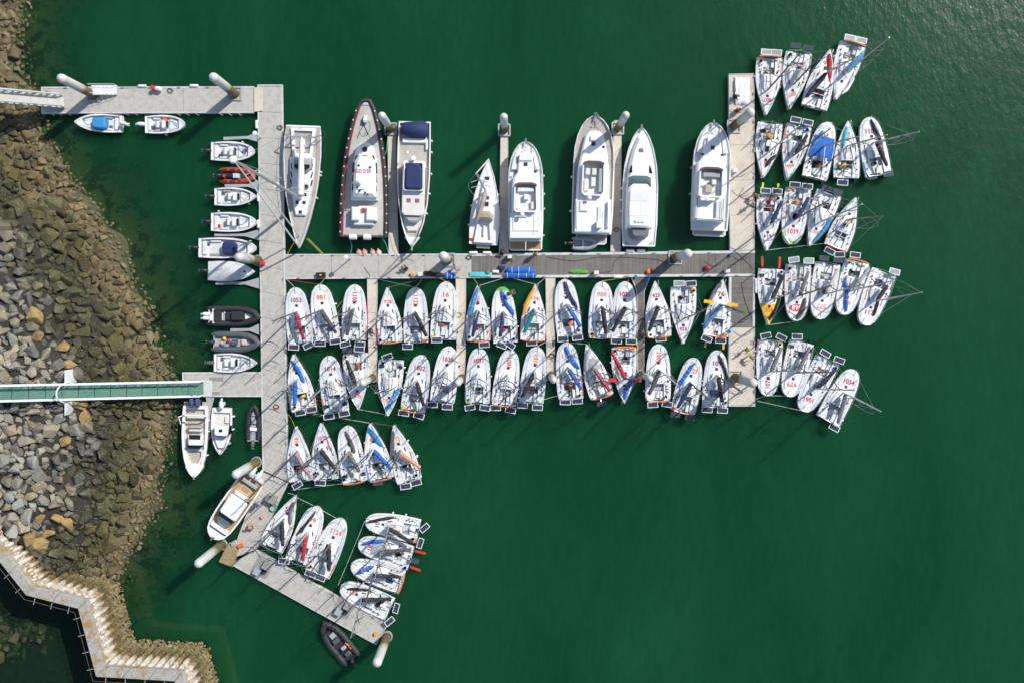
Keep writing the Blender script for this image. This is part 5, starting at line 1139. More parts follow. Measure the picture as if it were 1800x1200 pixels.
# ------------------------------------------------------------------ motor boats and large yachts: measured along their axis (f from the bow, s to the right)
class Y:
    def __init__(s, bow, stern, label, cat='motorboat', name='motorboat', group=None):
        s.b = Vector(bow); s.t = Vector(stern); d = s.t - s.b; s.L = d.length; s.ax = d / s.L; s.rt = Vector((s.ax.y, -s.ax.x))
        m = (s.b + s.t) / 2; s.root = empty(name, W(m.x, m.y, 0), label=label, cat=cat, group=group)
        wa = W(*s.b) - W(*s.t); s.ang = math.atan2(wa.y, wa.x)
    def at(s, f, x, z): p = s.b + s.ax * f + s.rt * x; return W(p.x, p.y, z)
    def xy(s, f, x, z): p = s.at(f, x, z); return (p.x, p.y)
    def hull(s, tab, zb, zs, rim=2.5, dz=0.12, m=None, dm=None, f_deck=None, keelz=-0.4, cam=0.05, flare=0.84, rimm=None, f_end=None):
        """tab: (fraction of length, half width px); rim = gunwale width px; dz = depth of deck below the gunwale"""
        s.tab = [(a * s.L, h) for a, h in tab]; s.z0 = lambda f: zb + (zs - zb) * min(1, f / s.L) ** 0.8
        n = 26; fs = [s.L * (i / n) ** 1.35 for i in range(n + 1)]; out, rimr, deck = [], [], []
        for f in fs:
            h = max(lerp_table(s.tab, f), 0.4); z = s.z0(f); hi = max(h - rim, 0.2); fb = max(0, 1 - f / s.L * 4)
            C = s.at(f, 0, z); Rr = s.at(f, h, z) - C
            back = (s.at(f + s.L * 0.06 * fb, 0, z) - C)
            P = lambda k, zz, bk=0.0: C + Rr * k + back * bk + Vector((0, 0, zz - z))
            out.append([P(-flare * 0.55, keelz, 1), P(-flare, z * 0.15, 0.8), P(-0.97, z * 0.62, 0.2), P(-1, z), P(-hi / h, z + 0.01), P(-hi / h, z - dz)])
            rimr.append([P(hi / h, z - dz), P(hi / h, z + 0.01), P(1, z), P(0.97, z * 0.62, 0.2), P(flare, z * 0.15, 0.8), P(flare * 0.55, keelz, 1)])
            deck.append([P(k * hi / h, z - dz + cam * (1 - k * k)) for k in (-1, -0.5, 0, 0.5, 1)])
        mb = MB(); mb.loft([list(reversed(r)) for r in out], False); mb.loft([list(reversed(r)) for r in rimr], False)
        mb.loft([[o[0] for o in out], [r[5] for r in rimr]], False)
        o, r = out[-1], rimr[-1]; mb.add([o[0], o[1], o[2], o[3], o[4], o[5], r[0], r[1], r[2], r[3], r[4], r[5]], [(0, 1, 2, 3, 8, 9, 10, 11)])
        a = s.L * 1.0
        mb.prism([s.xy(a - rim * 1.2, -lerp_table(s.tab, a) + rim * 0.5, zs), s.xy(a - rim * 1.2, lerp_table(s.tab, a) - rim * 0.5, zs), s.xy(a + 0.2, lerp_table(s.tab, a) - 0.4, zs), s.xy(a + 0.2, -lerp_table(s.tab, a) + 0.4, zs)], zs - dz - 0.1, zs + 0.012)
        s.h = mb.build('hull', m or WHITE, s.root, 32, world=True)
        mb = MB(); mb.loft(deck, False); s.d = mb.build('deck', dm or m or WHITE, s.root, 30, world=True)
        return s
    def poly(s, name, pts, z0, z1, m, inset=0.04, par=None, sym=True):
        """pts: (f, half) outline mirrored over the axis, or explicit (f, x) when sym is False"""
        pp = [s.xy(f, x, z1) for f, x in pts] + ([s.xy(f, -x, z1) for f, x in reversed(pts)] if sym else [])
        return MB().prism(pp, z0, z1, inset).build(name, m, par or s.root, 35, world=True)
    def box(s, name, f0, f1, x0, x1, z0, z1, m, inset=0.03, par=None):
        return s.poly(name, [(f0, x0), (f0, x1), (f1, x1), (f1, x0)], z0, z1, m, inset, par, False)
    def well(s, name, pts, z0, z1, wall, m, fm, par=None):
        """open-topped coaming: outline mirrored, wall px thick, floor at z0"""
        fl = pts + [(f, -x) for f, x in reversed(pts)]
        P = [s.xy(f, x, z1) for f, x in fl]
        if sum(P[i][0] * P[(i + 1) % len(P)][1] - P[(i + 1) % len(P)][0] * P[i][1] for i in range(len(P))) < 0: P.reverse()
        Q = inset_poly(P, wall / S)
        o = MB().loft([[(x, y, z0 - 0.05) for x, y in P], [(x, y, z1) for x, y in P], [(x, y, z1) for x, y in Q], [(x, y, z0) for x, y in Q]]).build(name, m, par or s.root, 30, world=True)
        MB().add([(x, y, z0 + 0.012) for x, y in Q], [tuple(range(len(Q)))]).build('floor', fm, o, world=True)
        return o
    def rail(s, name, pts, z, m=STEEL, r=0.022, posts=True, zlow=None, par=None):
        mb = MB(); q = [s.at(f, x, z) for f, x in pts]; mb.tube(q, r, 5)
        if posts:
            for p in q: mb.tube([p, p - Vector((0, 0, 0.6 if zlow is None else z - zlow))], r * 0.8, 4)
        return mb.build(name, m, par or s.root, world=True)
    def planks(s, pts, z, m, step=2.2, name='teak_deck', par=None):
        """a deck of fore-and-aft planks, real strips with open seams, joined"""
        f0, f1 = min(p[0] for p in pts), max(p[0] for p in pts); mb = MB()
        tab = sorted(pts); hmax = max(p[1] for p in pts); n = int(2 * hmax / step)
        for i in range(n):
            a, b = -hmax + (i + 0.06) * 2 * hmax / n, -hmax + (i + 0.94) * 2 * hmax / n; c = max(abs(a), abs(b))
            fa = next((f0 + (f1 - f0) * k / 40 for k in range(41) if lerp_table(tab, f0 + (f1 - f0) * k / 40) >= c - 0.1), None)
            if fa is None or f1 - fa < 2: continue
            mb.prism([s.xy(fa, a, z), s.xy(fa, b, z), s.xy(f1, b, z), s.xy(f1, a, z)], z - 0.03, z)
        o = mb.build(name, m, par or s.root, world=True); tag(o, kind='stuff'); return o
    def fenders(s, lst, m=FENDER):
        for f, sd_ in lst:
            h = lerp_table(s.tab, f) + 1.6; p = s.at(f, sd_ * h, s.z0(f) - 0.3)
            MB().tube([p + Vector((0, 0, 0.05)), p - Vector((0, 0, 0.1)), p - Vector((0, 0, 0.6)), p - Vector((0, 0, 0.7))], [0.04, 0.12, 0.12, 0.04], 8).build('fender', m, s.root, world=True)
    def outboard(s, x, col=BLACK, k=1.0, f=None, tilt=0.0):
        f = s.L if f is None else f; zs = s.z0(s.L); C = s.at(f + 4.5 * k, x, zs + 0.3)
        ax = Vector((math.cos(s.ang), math.sin(s.ang), 0)); sd_ = Vector((-ax.y, ax.x, 0)); rings = []
        for u, w, h in ((-0.42, 0.10, 0.10), (-0.38, 0.19, 0.22), (-0.1, 0.24, 0.30), (0.2, 0.22, 0.28), (0.34, 0.14, 0.18), (0.37, 0.06, 0.08)):
            rings.append([C + ax * u * k + sd_ * (math.cos(a) * w * k) + Vector((0, 0, 0.2 + (math.sin(a) * h + 0.05) * k + tilt * -u)) for a in [2 * math.pi * j / 10 for j in range(10)]])
        e = MB().loft(rings, True, True, True); o = e.build('outboard_engine', col, s.root, 50, world=True)
        MB().bar(C + Vector((0, 0, 0.1)), C + Vector((0, 0, -0.9)) - ax * 0.15, 0.16 * k, 0.3 * k).build('engine_leg', col, o, world=True)
        if tilt: MB().bar(C - ax * 0.3 * k + Vector((0, 0, 0.25)), C - ax * 0.68 * k + Vector((0, 0, 0.15)), 0.14 * k, 0.2 * k).build('lower_unit', col, o, world=True); MB().tube([C - ax * 0.66 * k + sd_ * -0.14 + Vector((0, 0, 0.15)), C - ax * 0.66 * k + sd_ * 0.14 + Vector((0, 0, 0.15))], 0.07, 5).build('propeller', STEEL, o, world=True)
        return o

TAB_R = [(0, 0.10), (.02, .24), (.06, .42), (.13, .60), (.25, .80), (.4, .93), (.6, 1.0), (.85, .98), (1, .92)]
TAB_P = [(0, 0.03), (.05, .22), (.12, .45), (.25, .72), (.4, .90), (.6, 1.0), (.85, .98), (1, .92)]
sc_tab = lambda t, h: [(a, b * h) for a, b in t]
LINER = mat('boat_liner', (0.66, 0.69, 0.69), 0.5, 0.05, 3.0, dirt=(0.42, 0.42, 0.38), dirt_amt=0.3)

def runabout(bow, stern, hw, label, tab=TAB_R, eng=BLACK, neng=1, console=0.5, cover=None, full=None, bench=True, seed=1, wind=True, fend=((0.5, 1),), foredeck=0.16, tilt=0.25):
    b = Y(bow, stern, label, 'motorboat', 'motorboat', 'small motorboats'); rg = random.Random(seed); L = b.L
    b.hull(sc_tab(tab, hw), 1.0, 0.72, rim=hw * 0.17, dz=0.42, dm=LINER)
    fo = [(L * a, lerp_table(b.tab, L * a) - hw * 0.1) for a in (0.03, 0.07, foredeck * 0.7, foredeck)]
    b.poly('foredeck', fo, 0.55, 0.92, WHITE)
    lk = [(L * a, lerp_table(b.tab, L * a) - hw * 0.30) for a in (foredeck + 0.03, 0.30, 0.38)]
    b.poly('bow_seat', lk, 0.4, 0.66, WHITE2)
    if full:
        rings = []
        for i in range(11):
            u = 0.30 + 0.70 * i / 10; f = L * u; h = lerp_table(b.tab, f) - 0.3; zz = b.z0(f)
            rings.append([b.at(f, h * k, zz + 0.03 + 0.55 * (1 - k * k) * (1 - abs(u - 0.55) * 1.1) + rg.uniform(0, .03)) for k in (-1, -0.7, -0.35, 0, 0.35, 0.7, 1)])
        MB().loft(rings, False).build('canvas_cover', full, b.root, 60, world=True)
        b.poly('cabin_front', [(L * 0.16, hw * 0.35), (L * 0.36, hw * 0.7)], 0.8, 1.12, WHITE)
        b.box('hatch', L * 0.2, L * 0.25, -1.6, 1.6, 1.1, 1.15, HATCH)
    else:
        c = L * console; w = hw * 0.40
        if console:
            b.poly('console', [(c - 4, w * 0.7), (c + 1, w), (c + 5, w)], 0.35, 1.15, WHITE)
            if wind: b.poly('windscreen', [(c - 6, w * 0.75), (c - 3.6, w * 1.05)], 1.05, 1.38, GLASS, 0.02)
            b.box('helm_seat', c + 10, c + 15, -w * 0.8, w * 0.8, 0.35, 0.85, WHITE2); b.box('seat_cushion', c + 14, c + 16, -w * 0.8, w * 0.8, 0.8, 1.05, CLOTH[rg.choice(('lgrey', 'white', 'grey'))])
            MB().tube([b.at(c + 6, 1.6 * math.cos(a), 1.1 + 0.14 * math.sin(a)) for a in [k * math.pi / 5 for k in range(11)]], 0.018, 4).build('wheel', BLACK, b.root, world=True)
        if bench: b.box('stern_bench', L * 0.86, L * 0.93, -hw * 0.62, hw * 0.62, 0.35, 0.70, WHITE2)
        if cover:
            pts = [(c - 8, w * 0.9), (c - 5, w * 1.4), (c + 12, w * 1.5), (c + 16, w * 1.1)]
            b.poly('console_cover', pts, 0.5, 1.45, cover, 0.16)
    b.rail('bow_rail', [(L * a, sg * (lerp_table(b.tab, L * a) - hw * 0.12)) for sg, a in ((1, 0.42), (1, 0.25), (1, 0.10), (1, 0.03), (-1, 0.03), (-1, 0.10), (-1, 0.25), (-1, 0.42))], 1.22, r=0.018, zlow=0.95)
    if not full:
        f0, x0 = L * rg.uniform(0.74, 0.82), hw * rg.uniform(0.3, 0.5) * rg.choice((-1, 1)); b.box('fuel_tank', f0, f0 + 5, x0 - 2.6, x0 + 2.6, 0.33, 0.6, CLOTH['red' if seed == 6 else 'dgrey'], 0.05)
        MB().tube([b.at(L * (0.3 + 0.1 * math.cos(u)), hw * 0.3 * math.sin(1.7 * u + seed), 0.70) for u in [k * 0.5 for k in range(9)]], 0.03, 4).build('rope', rg.choice((ROPEB, ROPEY, ROPEG)), b.root, world=True)
        for sg in (1, -1): b.box('side_cushion', L * 0.62, L * 0.80, sg * hw * 0.62 - 2, sg * hw * 0.62 + 2, 0.34, 0.62, rg.choice((LINER, CREAM, CLOTH['lgrey'])), 0.05)
    b.rail('rub_strake', [(L * u, (lerp_table(b.tab, L * u) + 0.3)) for u in (0.02, 0.06, 0.13, 0.25, 0.4, 0.6, 0.8, 1.0)], 0.82, RUBBER, 0.035, posts=False); b.rail('rub_strake', [(L * u, -(lerp_table(b.tab, L * u) + 0.3)) for u in (0.02, 0.06, 0.13, 0.25, 0.4, 0.6, 0.8, 1.0)], 0.82, RUBBER, 0.035, posts=False)
    xs_ = [0] if neng == 1 else [-4.2, 4.2]
    for x in xs_: b.outboard(x, eng, 1.0, tilt=tilt)
    b.fenders([(L * a, sg) for a, sg in fend])
    for sg in (1, -1): b.box('cleat', L * 0.92, L * 0.94, sg * hw * 0.86 - 0.6, sg * hw * 0.86 + 0.6, 0.7, 0.80, STEEL)
    return b

runabout((130, 214), (213, 218), 16.5, 'small white boat with crumpled blue cover, bow left, along the top left pontoon', tab=TAB_P, cover=CLOTH['cyan'], eng=WHITE2, seed=2, console=0.46)
bb = runabout((325, 218), (255, 219), 16.5, 'small white boat bow right along the top left pontoon, orange gear aboard', eng=WHITE2, seed=3, console=0.52)
o = lumpy([bb.at(30, -6, 0.7), bb.at(36, -7, 0.72), bb.at(42, -5, 0.7)], [0.1, 0.3, 0.1], [0.08, 0.16, 0.08], rnd); o = o.build('oilskin', CLOTH['orange']); tag(o, 'orange oilskin thrown in the small white boat at top left', 'oilskin')
bb = runabout((448, 266.5), (371, 265.5), 17.5, 'topmost white centre-console boat left of the walkway, stainless leaning post', seed=4, console=0.52, fend=((0.3, -1),))
bb.rail('leaning_post', [(36, -5), (36, 5), (43, 5), (43, -5), (36, -5)], 1.5, zlow=0.4)
runabout((451, 345.7), (377, 345.7), 16.5, 'white centre-console boat just below the orange inflatable', tab=TAB_P, seed=5, console=0.50, fend=((0.2, 1),))
runabout((451, 391), (371, 390), 17.5, 'white open boat with curved windscreen above the navy-covered boat', seed=6, console=0.48, fend=((0.85, -1),))
runabout((451, 436.5), (349, 435.5), 18.5, 'larger white open boat with a navy console cover', seed=7, console=0.44, cover=CLOTH['navy'], fend=((0.12, -1),))
runabout((448, 478), (365.5, 476), 18, 'white boat fully wrapped in a pale grey canvas cover', tab=TAB_P, seed=8, full=CLOTH['canvas'])
runabout((452, 638), (376, 637), 17, 'white open boat with pointed bow beside the short lower pontoon', tab=TAB_P, seed=9, console=0.55, eng=CLOTH['dgrey'])

def rib(bow, stern, hw, label, tube=RUBBER, floor=None, eng=BLACK, seats=1, patch=None, r=0.30, z=0.42, neng=1, blunt=0.5, gear=()):
    b = Y(bow, stern, label, 'inflatable boat', 'inflatable_boat', 'inflatable boats'); L = b.L; rp = r * S
    tab = [(0, blunt * 0.55), (.05, blunt), (.12, .62), (.25, .86), (.42, 1.0), (.7, 1.0), (1, .98)]
    b.tab = [(a * L, h * hw) for a, h in tab]; b.z0 = lambda f: z + 0.2 + 0.25 * max(0, 1 - f / L * 2)
    path = []
    for sg in (1, -1):
        seq = [i / 14 for i in range(15)]; seq = seq[::-1] if sg == 1 else seq
        for u in seq:
            if sg == -1 and u == 0: continue
            f = L * (0.04 + 0.98 * u); path.append(b.at(f, sg * (lerp_table(b.tab, f) - rp), z + 0.28 * max(0, 1 - u * 2.2) ** 1.5))
    n = len(path); rr_ = [r * 0.35, r * 0.85] + [r] * (n - 4) + [r * 0.85, r * 0.35]
    mb = MB(); mb.tube(path, rr_, 12); t = mb.build('tube', tube, b.root, 60, world=True)
    if patch:
        for sg in (1, -1):
            for u in (0.35, 0.58, 0.8):
                a, c = b.at(L * u, sg * (lerp_table(b.tab, L * u) - rp), z + r), b.at(L * (u + 0.15), sg * (lerp_table(b.tab, L * u) - rp), z + r); MB().bar(a, c, r * 0.9, 0.03).build('wear_patch', patch, t, world=True)
    fl = [(L * a, lerp_table(b.tab, L * a) - rp * 1.5) for a in (0.14, 0.25, 0.45, 0.7, 0.95)]
    b.poly('floor', fl, 0.0, z - 0.08, floor or NONSKID)
    MB().bar(b.at(L * 0.95, -hw + rp, z), b.at(L * 0.95, hw - rp, z), 0.1, 0.55).build('transom', floor or WHITE2, b.root, world=True)
    for x in ([0] if neng == 1 else [-3.6, 3.6]): b.outboard(x, eng, 0.95, f=L * 0.95, tilt=0.2)
    return b
b = rib((449, 309), (387, 309), 14.5, 'orange inflatable with black patches moored to the walkway', ORANGE, RUBBER, BLACK, patch=RUBBER, r=0.27)
b.box('jockey_console', 30, 40, -4, 4, 0.3, 1.0, NONSKID); b.box('seat', 42, 50, -3, 3, 0.3, 0.85, BLACK); b.box('engine_cowl_band', 55, 58, -3, 3, 0.6, 1.1, ORANGE)
b = rib((458, 555.7), (364, 555.7), 18.5, 'large black inflatable with white deck liner and covered console', RUBBER, WHITE2, WHITE, neng=2, r=0.36, z=0.5)
b.poly('console_cover', [(31, 7), (36, 8), (52, 8), (53, 6)], 0.4, 1.25, CLOTH['black'], 0.12); b.box('seat_cover', 55, 62, -7, 7, 0.4, 0.95, CLOTH['black'], 0.08); b.box('stern_sunpad', 70, 82, -10, 10, 0.4, 0.85, CLOTH['black'], 0.08); b.well('liner', [(26, 9), (64, 10)], 0.45, 0.62, 1.2, WHITE, NONSKID)
b.rail('arch', [(84, -12), (84, 12)], 1.5, WHITE, 0.06, zlow=0.6)
b = rib((457, 601.7), (373, 600.7), 19, 'dark grey inflatable loaded with yellow and red gear', GREYTUBE, LGREYTUBE, BLACK, r=0.38, z=0.45)
b.box('bow_locker', 24, 33, -5, 5, 0.3, 0.65, NONSKID); b.box('console', 42, 50, -4.5, 4.5, 0.3, 1.1, GREYTUBE)
for i, (f, x, c, nm) in enumerate(((54, -3, 'red', 'red dry bag amidships in the dark grey inflatable'), (62, -6, 'yellow', 'yellow dry bag nearest the top tube of the grey inflatable'), (66, 2, 'yellow', 'yellow holdall near the engine of the grey inflatable'), (64, 6, 'blue', 'blue bag near the stern of the grey inflatable'), (28, 3, 'salmon', 'pinkish bag in the bow of the grey inflatable'))):
    o = lumpy([b.at(f, x - 3, 0.7), b.at(f + 1, x - 1, 0.72), b.at(f + 1, x + 1.5, 0.72), b.at(f, x + 3, 0.7)], [0.06, 0.2, 0.2, 0.06], [0.05, 0.15, 0.15, 0.05], rnd, 0.2).build('dry_bag', CLOTH[c]); tag(o, nm, 'bag', 'bags in the grey inflatable')
b = rib((446, 711), (445, 777), 13.5, 'small black inflatable with white thwart tucked beside the walkway', RUBBER, LGREYTUBE, GREYTUBE, r=0.27)
b.box('thwart', 40, 46, -6.5, 6.5, 0.3, 0.62, WHITE); b.poly('bow_dodger', [(9, 2.5), (20, 6.5)], 0.3, 0.55, CLOTH['lgrey']); b.box('console', 24, 33, -4, 4, 0.2, 0.7, LGREYTUBE)
b = rib((566.7, 1094.7), (620, 1160), 20, 'black workboat inflatable at the bottom pontoon with grey seats', RUBBER, RUBBER, BLACK, r=0.36, z=0.5)
b.box('console', 36, 44, -8, 2, 0.3, 1.15, GREYTUBE); b.box('bow_seat', 24, 34, -6, 4, 0.3, 0.8, LGREYTUBE, 0.06); b.box('helm_seat', 54, 61, -4, 5, 0.3, 0.95, LGREYTUBE, 0.06); b.box('rear_seat', 66, 74, -5, 5, 0.3, 0.85, GREYTUBE, 0.06); b.rail('arch', [(63, -10), (63, 10)], 1.7, BLACK, 0.05, zlow=0.5)
o = lumpy([b.at(52, 9, 0.9), b.at(60, 11, 0.92), b.at(67, 10, 0.9)], [0.05, 0.12, 0.05], [0.05, 0.1, 0.05], rnd).build('rescue_float', CLOTH['orange']); tag(o, 'orange rescue float on the tube of the black workboat inflatable', 'float')

# twin-engine grey-decked sports boat
b = Y((340.6, 838), (343, 713), 'large white sports boat with twin dark outboards, bow down', 'motorboat', 'motorboat', 'small motorboats')
b.hull(sc_tab(TAB_R, 23), 1.5, 1.0, rim=4.5, dz=0.45, dm=TEAK); L = b.L
b.poly('bow_deck', [(3, 4), (8, 10), (17, 15.5), (22, 15)], 0.9, 1.40, WHITE); b.well('bow_cushion', [(20, 9), (36, 16), (48, 17), (50, 8)], 0.95, 1.25, 4, CREAM, TEAK)
b.poly('console', [(52, 8), (56, 12), (72, 12.5), (74, 10)], 0.7, 1.75, WHITE, 0.12); b.poly('windscreen', [(50, 9), (54, 14), (56, 14)], 1.6, 1.95, GLASS); b.poly('dash', [(66, 10), (74, 10)], 1.7, 1.8, BLACK)
b.box('helm_seat', 80, 87, -11, 11, 0.7, 1.45, CREAM, 0.08); b.box('seat_back', 86, 90, -11, 11, 0.7, 1.75, TEAK, 0.05); b.box('stern_bench', 103, 110, -15, 15, 0.7, 1.3, CREAM, 0.08)
MB().tube([b.at(108, x, z) for x, z in ((-20, 1.0), (-21, 2.2), (-17, 2.6), (17, 2.6), (21, 2.2), (20, 1.0))], 0.11, 8).build('radar_arch', WHITE, b.root, world=True)
MB().tube([b.at(108, 21, 2.1), b.at(105, 29, 2.2), b.at(93, 25, 1.6)], 0.08, 6).build('outrigger', WHITE, b.root, world=True)
for x in (-5, 5): b.outboard(x, mat('engine_blue', (0.05, 0.09, 0.17), 0.25, 0.1), 1.35, f=L - 1, tilt=0.2)
for x in (-16, 16): b.box('swim_platform', L - 4, L + 7, x - 4, x + 4, 0.5, 0.75, TEAK)
b.fenders([(38, -1), (80, -1), (100, -1)]); b.rail('anchor_roller', [(-4, 0), (4, 0)], 1.45, STEEL, 0.1, posts=False)
# white cabin boat
b = Y((386.6, 799), (390, 717), 'small white cabin fishing boat, bow down, beside the twin-engine sports boat', 'motorboat', 'motorboat', 'small motorboats')
b.hull(sc_tab(TAB_P, 18.5), 1.3, 0.9, rim=2.5, dz=0.35, dm=CREAM); L = b.L
b.poly('trunk', [(12, 5), (24, 10), (36, 12)], 0.9, 1.45, WHITE, 0.08); b.poly('wheelhouse', [(32, 9), (36, 12), (50, 12.5)], 0.8, 2.3, GLASS, 0.05); b.poly('roof', [(33, 8), (36, 12), (52, 13)], 2.3, 2.45, WHITE, 0.08); b.box('hatch', 40, 45, -2, 4, 2.45, 2.50, GLASS)
b.box('stern_bench', L - 8, L - 3, -14, 14, 0.6, 0.95, WHITE); b.box('side_seat', 56, 68, -13, -6, 0.55, 0.9, CREAM); b.outboard(0, WHITE, 1.15, tilt=0.25); b.fenders([(20, -1), (45, -1), (68, -1)])
b.rail('bow_rail', [(36, 15), (20, 10), (8, 5), (1, 0.5), (8, -5), (20, -10), (36, -15)], 1.9, r=0.025, zlow=1.2)
# teak-decked boat at the slanting pontoon
b = Y((373, 945), (447, 837), 'white and tan motorboat with teak deck and hardtop beside the slanting pontoon', 'motorboat', 'motorboat', 'small motorboats')
b.hull([(0, 5), (.03, 12), (.08, 18), (.18, 22), (.35, 24), (.6, 24), (.9, 23), (1, 21)], 1.7, 1.1, rim=3, dz=0.35, dm=TEAKW); L = b.L
b.poly('bow_deck', [(2, 6), (6, 12), (14, 17), (24, 18)], 1.0, 1.66, WHITE); b.poly('bow_trim', [(14, 14), (15, 17), (18, 17), (17, 14)], 1.6, 1.70, CLOTH['navy'])
b.poly('foredeck_seat', [(26, 6), (36, 14)], 1.0, 1.45, WHITE); b.poly('cabin', [(38, 13), (44, 16), (80, 16)], 1.0, 2.7, GLASS, 0.15); b.poly('hardtop', [(45, 14), (48, 17.5), (82, 17.5), (84, 15)], 2.75, 2.95, WHITE, 0.1); b.poly('windscreen', [(34, 11), (45, 15)], 1.6, 2.6, mat('tinted_screen', (0.10, 0.16, 0.18), 0.1, 0.05), 0.1)
b.box('sunpad', 85, 92, -14, 14, 1.0, 1.5, WHITE, 0.1); b.box('stern_seat', 112, 118, -15, 15, 1.0, 1.45, CLOTH['lgrey'], 0.08); b.well('table_frame', [(96, 9), (108, 9)], 0.96, 1.0, 0.7, WHITE, TEAKW)
for x in (-6, 6): b.outboard(x, WHITE, 1.3, f=L - 2, tilt=0.2)
b.box('swim_platform', L - 6, L + 3, 12, 19, 0.6, 0.95, TEAKW); b.fenders([(30, 1), (62, 1), (90, 1)], RUBBER); b.rail('anchor', [(-5, 0), (3, 0)], 1.7, STEEL, 0.1, posts=False)

# ---------------------------------------------------------------- large yachts along the central pontoon
BIG = 'large yachts moored above the central pontoon'
# 1 tall-masted sailing yacht, bow down
b = Y((525.3, 437), (533, 221), 'large sailing yacht with teak side decks and very tall mast, bow down', 'sailboat', 'sailing_yacht', BIG)
b.hull([(0, 0.6), (.04, 4.5), (.1, 9), (.25, 18), (.4, 25.5), (.55, 30.5), (.75, 33), (.9, 32.5), (1, 30)], 1.75, 1.45, rim=1.8, dz=0.10, dm=TEAK, cam=0.06); L = b.L
b.planks([(12, 7), (40, 14), (80, 23.5), (118, 28.5), (160, 30.5), (214, 28)], 1.50, TEAK, 2.0, par=b.d)
b.poly('coachroof', [(58, 9), (66, 11), (100, 17), (140, 21.5), (160, 22)], 1.4, 2.0, WHITE, 0.14); b.poly('cabin_raised', [(112, 8), (124, 15), (150, 17), (162, 17)], 1.9, 2.35, WHITE, 0.12)
for f, x in ((64, 0), (81, -6), (81, 6), (95, -7), (110, -9)): b.box('deck_hatch', f - 2.8, f + 2.8, x - 2.8, x + 2.8, 2.0, 2.06 if f < 110 else 2.4, HATCH)
for sg in (1, -1):
    for f in (110, 124, 138): b.poly('side_window', [(f, sg * 16.2), (f + 11, sg * 18.2), (f + 11, sg * 20), (f, sg * 17.8)], 1.9, 2.06, GLASS, 0.01, sym=False)
b.poly('sprayhood', [(136, 9), (142, 15), (160, 15.5)], 2.1, 3.1, CLOTH['lgrey'], 0.3); b.poly('hood_window', [(139, 8), (143, 13.5), (148, 13.5)], 3.0, 3.13, GLASS, 0.02)
b.well('cockpit', [(162, 17), (212, 22)], 1.05, 1.8, 5, WHITE, TEAK)
b.box('cockpit_table', 170, 192, -3, 3, 1.1, 1.85, WHITE); b.rail('stern_arch', [(200, -31), (196, -20), (196, 20), (200, 31)], 3.0, STEEL, 0.09, zlow=1.5)
for sg in (1, -1):
    MB().tube([b.at(200, sg * 13 + 2.6 * math.cos(a), 2.0 + 0.5 * math.sin(a)) for a in [k * math.pi / 6 for k in range(13)]], 0.03, 5).build('steering_wheel', STEEL, b.root, world=True)
    b.rail('guard_rail', [(f, sg * (lerp_table(b.tab, f) - 1)) for f in (4, 30, 60, 90, 120, 150, 180, 212)], 2.25, r=0.02, zlow=1.6)
zt = 25.8; foot = b.at(88, 0, 2.0); tip = W(410.4, 281.8, zt)
mt = MB().tube([foot, foot.lerp(tip, 0.5), tip], [0.17, 0.16, 0.12], 10).build('mast', ALU, b.root, world=True)
for u, w_ in ((0.27, 21), (0.52, 18), (0.75, 13)):
    c = foot.lerp(tip, u)
    for sg in (1, -1): MB().bar(c, c + Vector((sg * w_ / S, 0.35 * sg, 0.1)), 0.09, 0.05).build('spreader', ALU, mt, world=True)
MB().tube([tip, b.at(3, 0, 1.9)], [0.06, 0.10], 6).build('furled_genoa', WHITE, b.root, world=True); MB().tube([foot.lerp(tip, 0.86), b.at(22, 0, 1.75)], [0.05, 0.08], 6).build('furled_staysail', WHITE2, b.root, world=True)
for sg in (1, -1): MB().tube([b.at(100, sg * 27, 1.6), foot.lerp(tip, 0.27) + Vector((sg * 1.7, 0, 0.1)), foot.lerp(tip, 0.75) + Vector((sg * 1.05, 0, 0.1)), tip], 0.02, 4).build('shroud', STEEL, b.root, world=True)
MB().tube([tip, b.at(214, 0, 1.6)], 0.018, 4).build('backstay', STEEL, b.root, world=True)
bo = MB().tube([b.at(92, 0, 3.4), b.at(196, 2, 3.6)], 0.13, 8).build('boom', ALU, b.root, world=True)
lumpy([b.at(91, 0, 3.6), b.at(94, 0, 3.75), b.at(120, 0.6, 3.75), b.at(150, 1.2, 3.7), b.at(190, 1.8, 3.7), b.at(196, 2, 3.65)], [0.15, 0.42, 0.40, 0.32, 0.2, 0.08], [0.2, 0.55, 0.45, 0.35, 0.25, 0.1], rnd, 0.06).build('sail_cover', CREAM, bo, 60, world=True)
p = foot.lerp(tip, 0.36) + Vector((-0.35, 0.1, 0)); MB().tube([p, p + Vector((0, 0, 0.08)), p + Vector((0, 0, 0.25)), p + Vector((0, 0, 0.3))], [0.25, 0.34, 0.33, 0.18], 12).build('radar_dome', WHITE, mt, world=True)
MB().ball(tip + Vector((0, 0, 0.2)), 0.35, 10, (1, 1, 0.8)).build('masthead_dome', WHITE, mt, world=True)
b.fenders([(90, -1), (130, -1), (136, -1)]); b.box('dorade_box', 118, 126, -4, 0, 2.35, 2.6, CLOTH['teal'], 0.06)
for a_, e_ in (((518, 424), (505, 447)), ((539, 420), (566, 447)), ((541, 419), (569, 447))):
    MB().tube([W(*a_, 1.6), W((a_[0] + e_[0]) / 2, (a_[1] + e_[1]) / 2, 0.9), W(*e_, 0.62)], 0.035, 4).build('mooring_line', ROPEY, b.root, world=True)

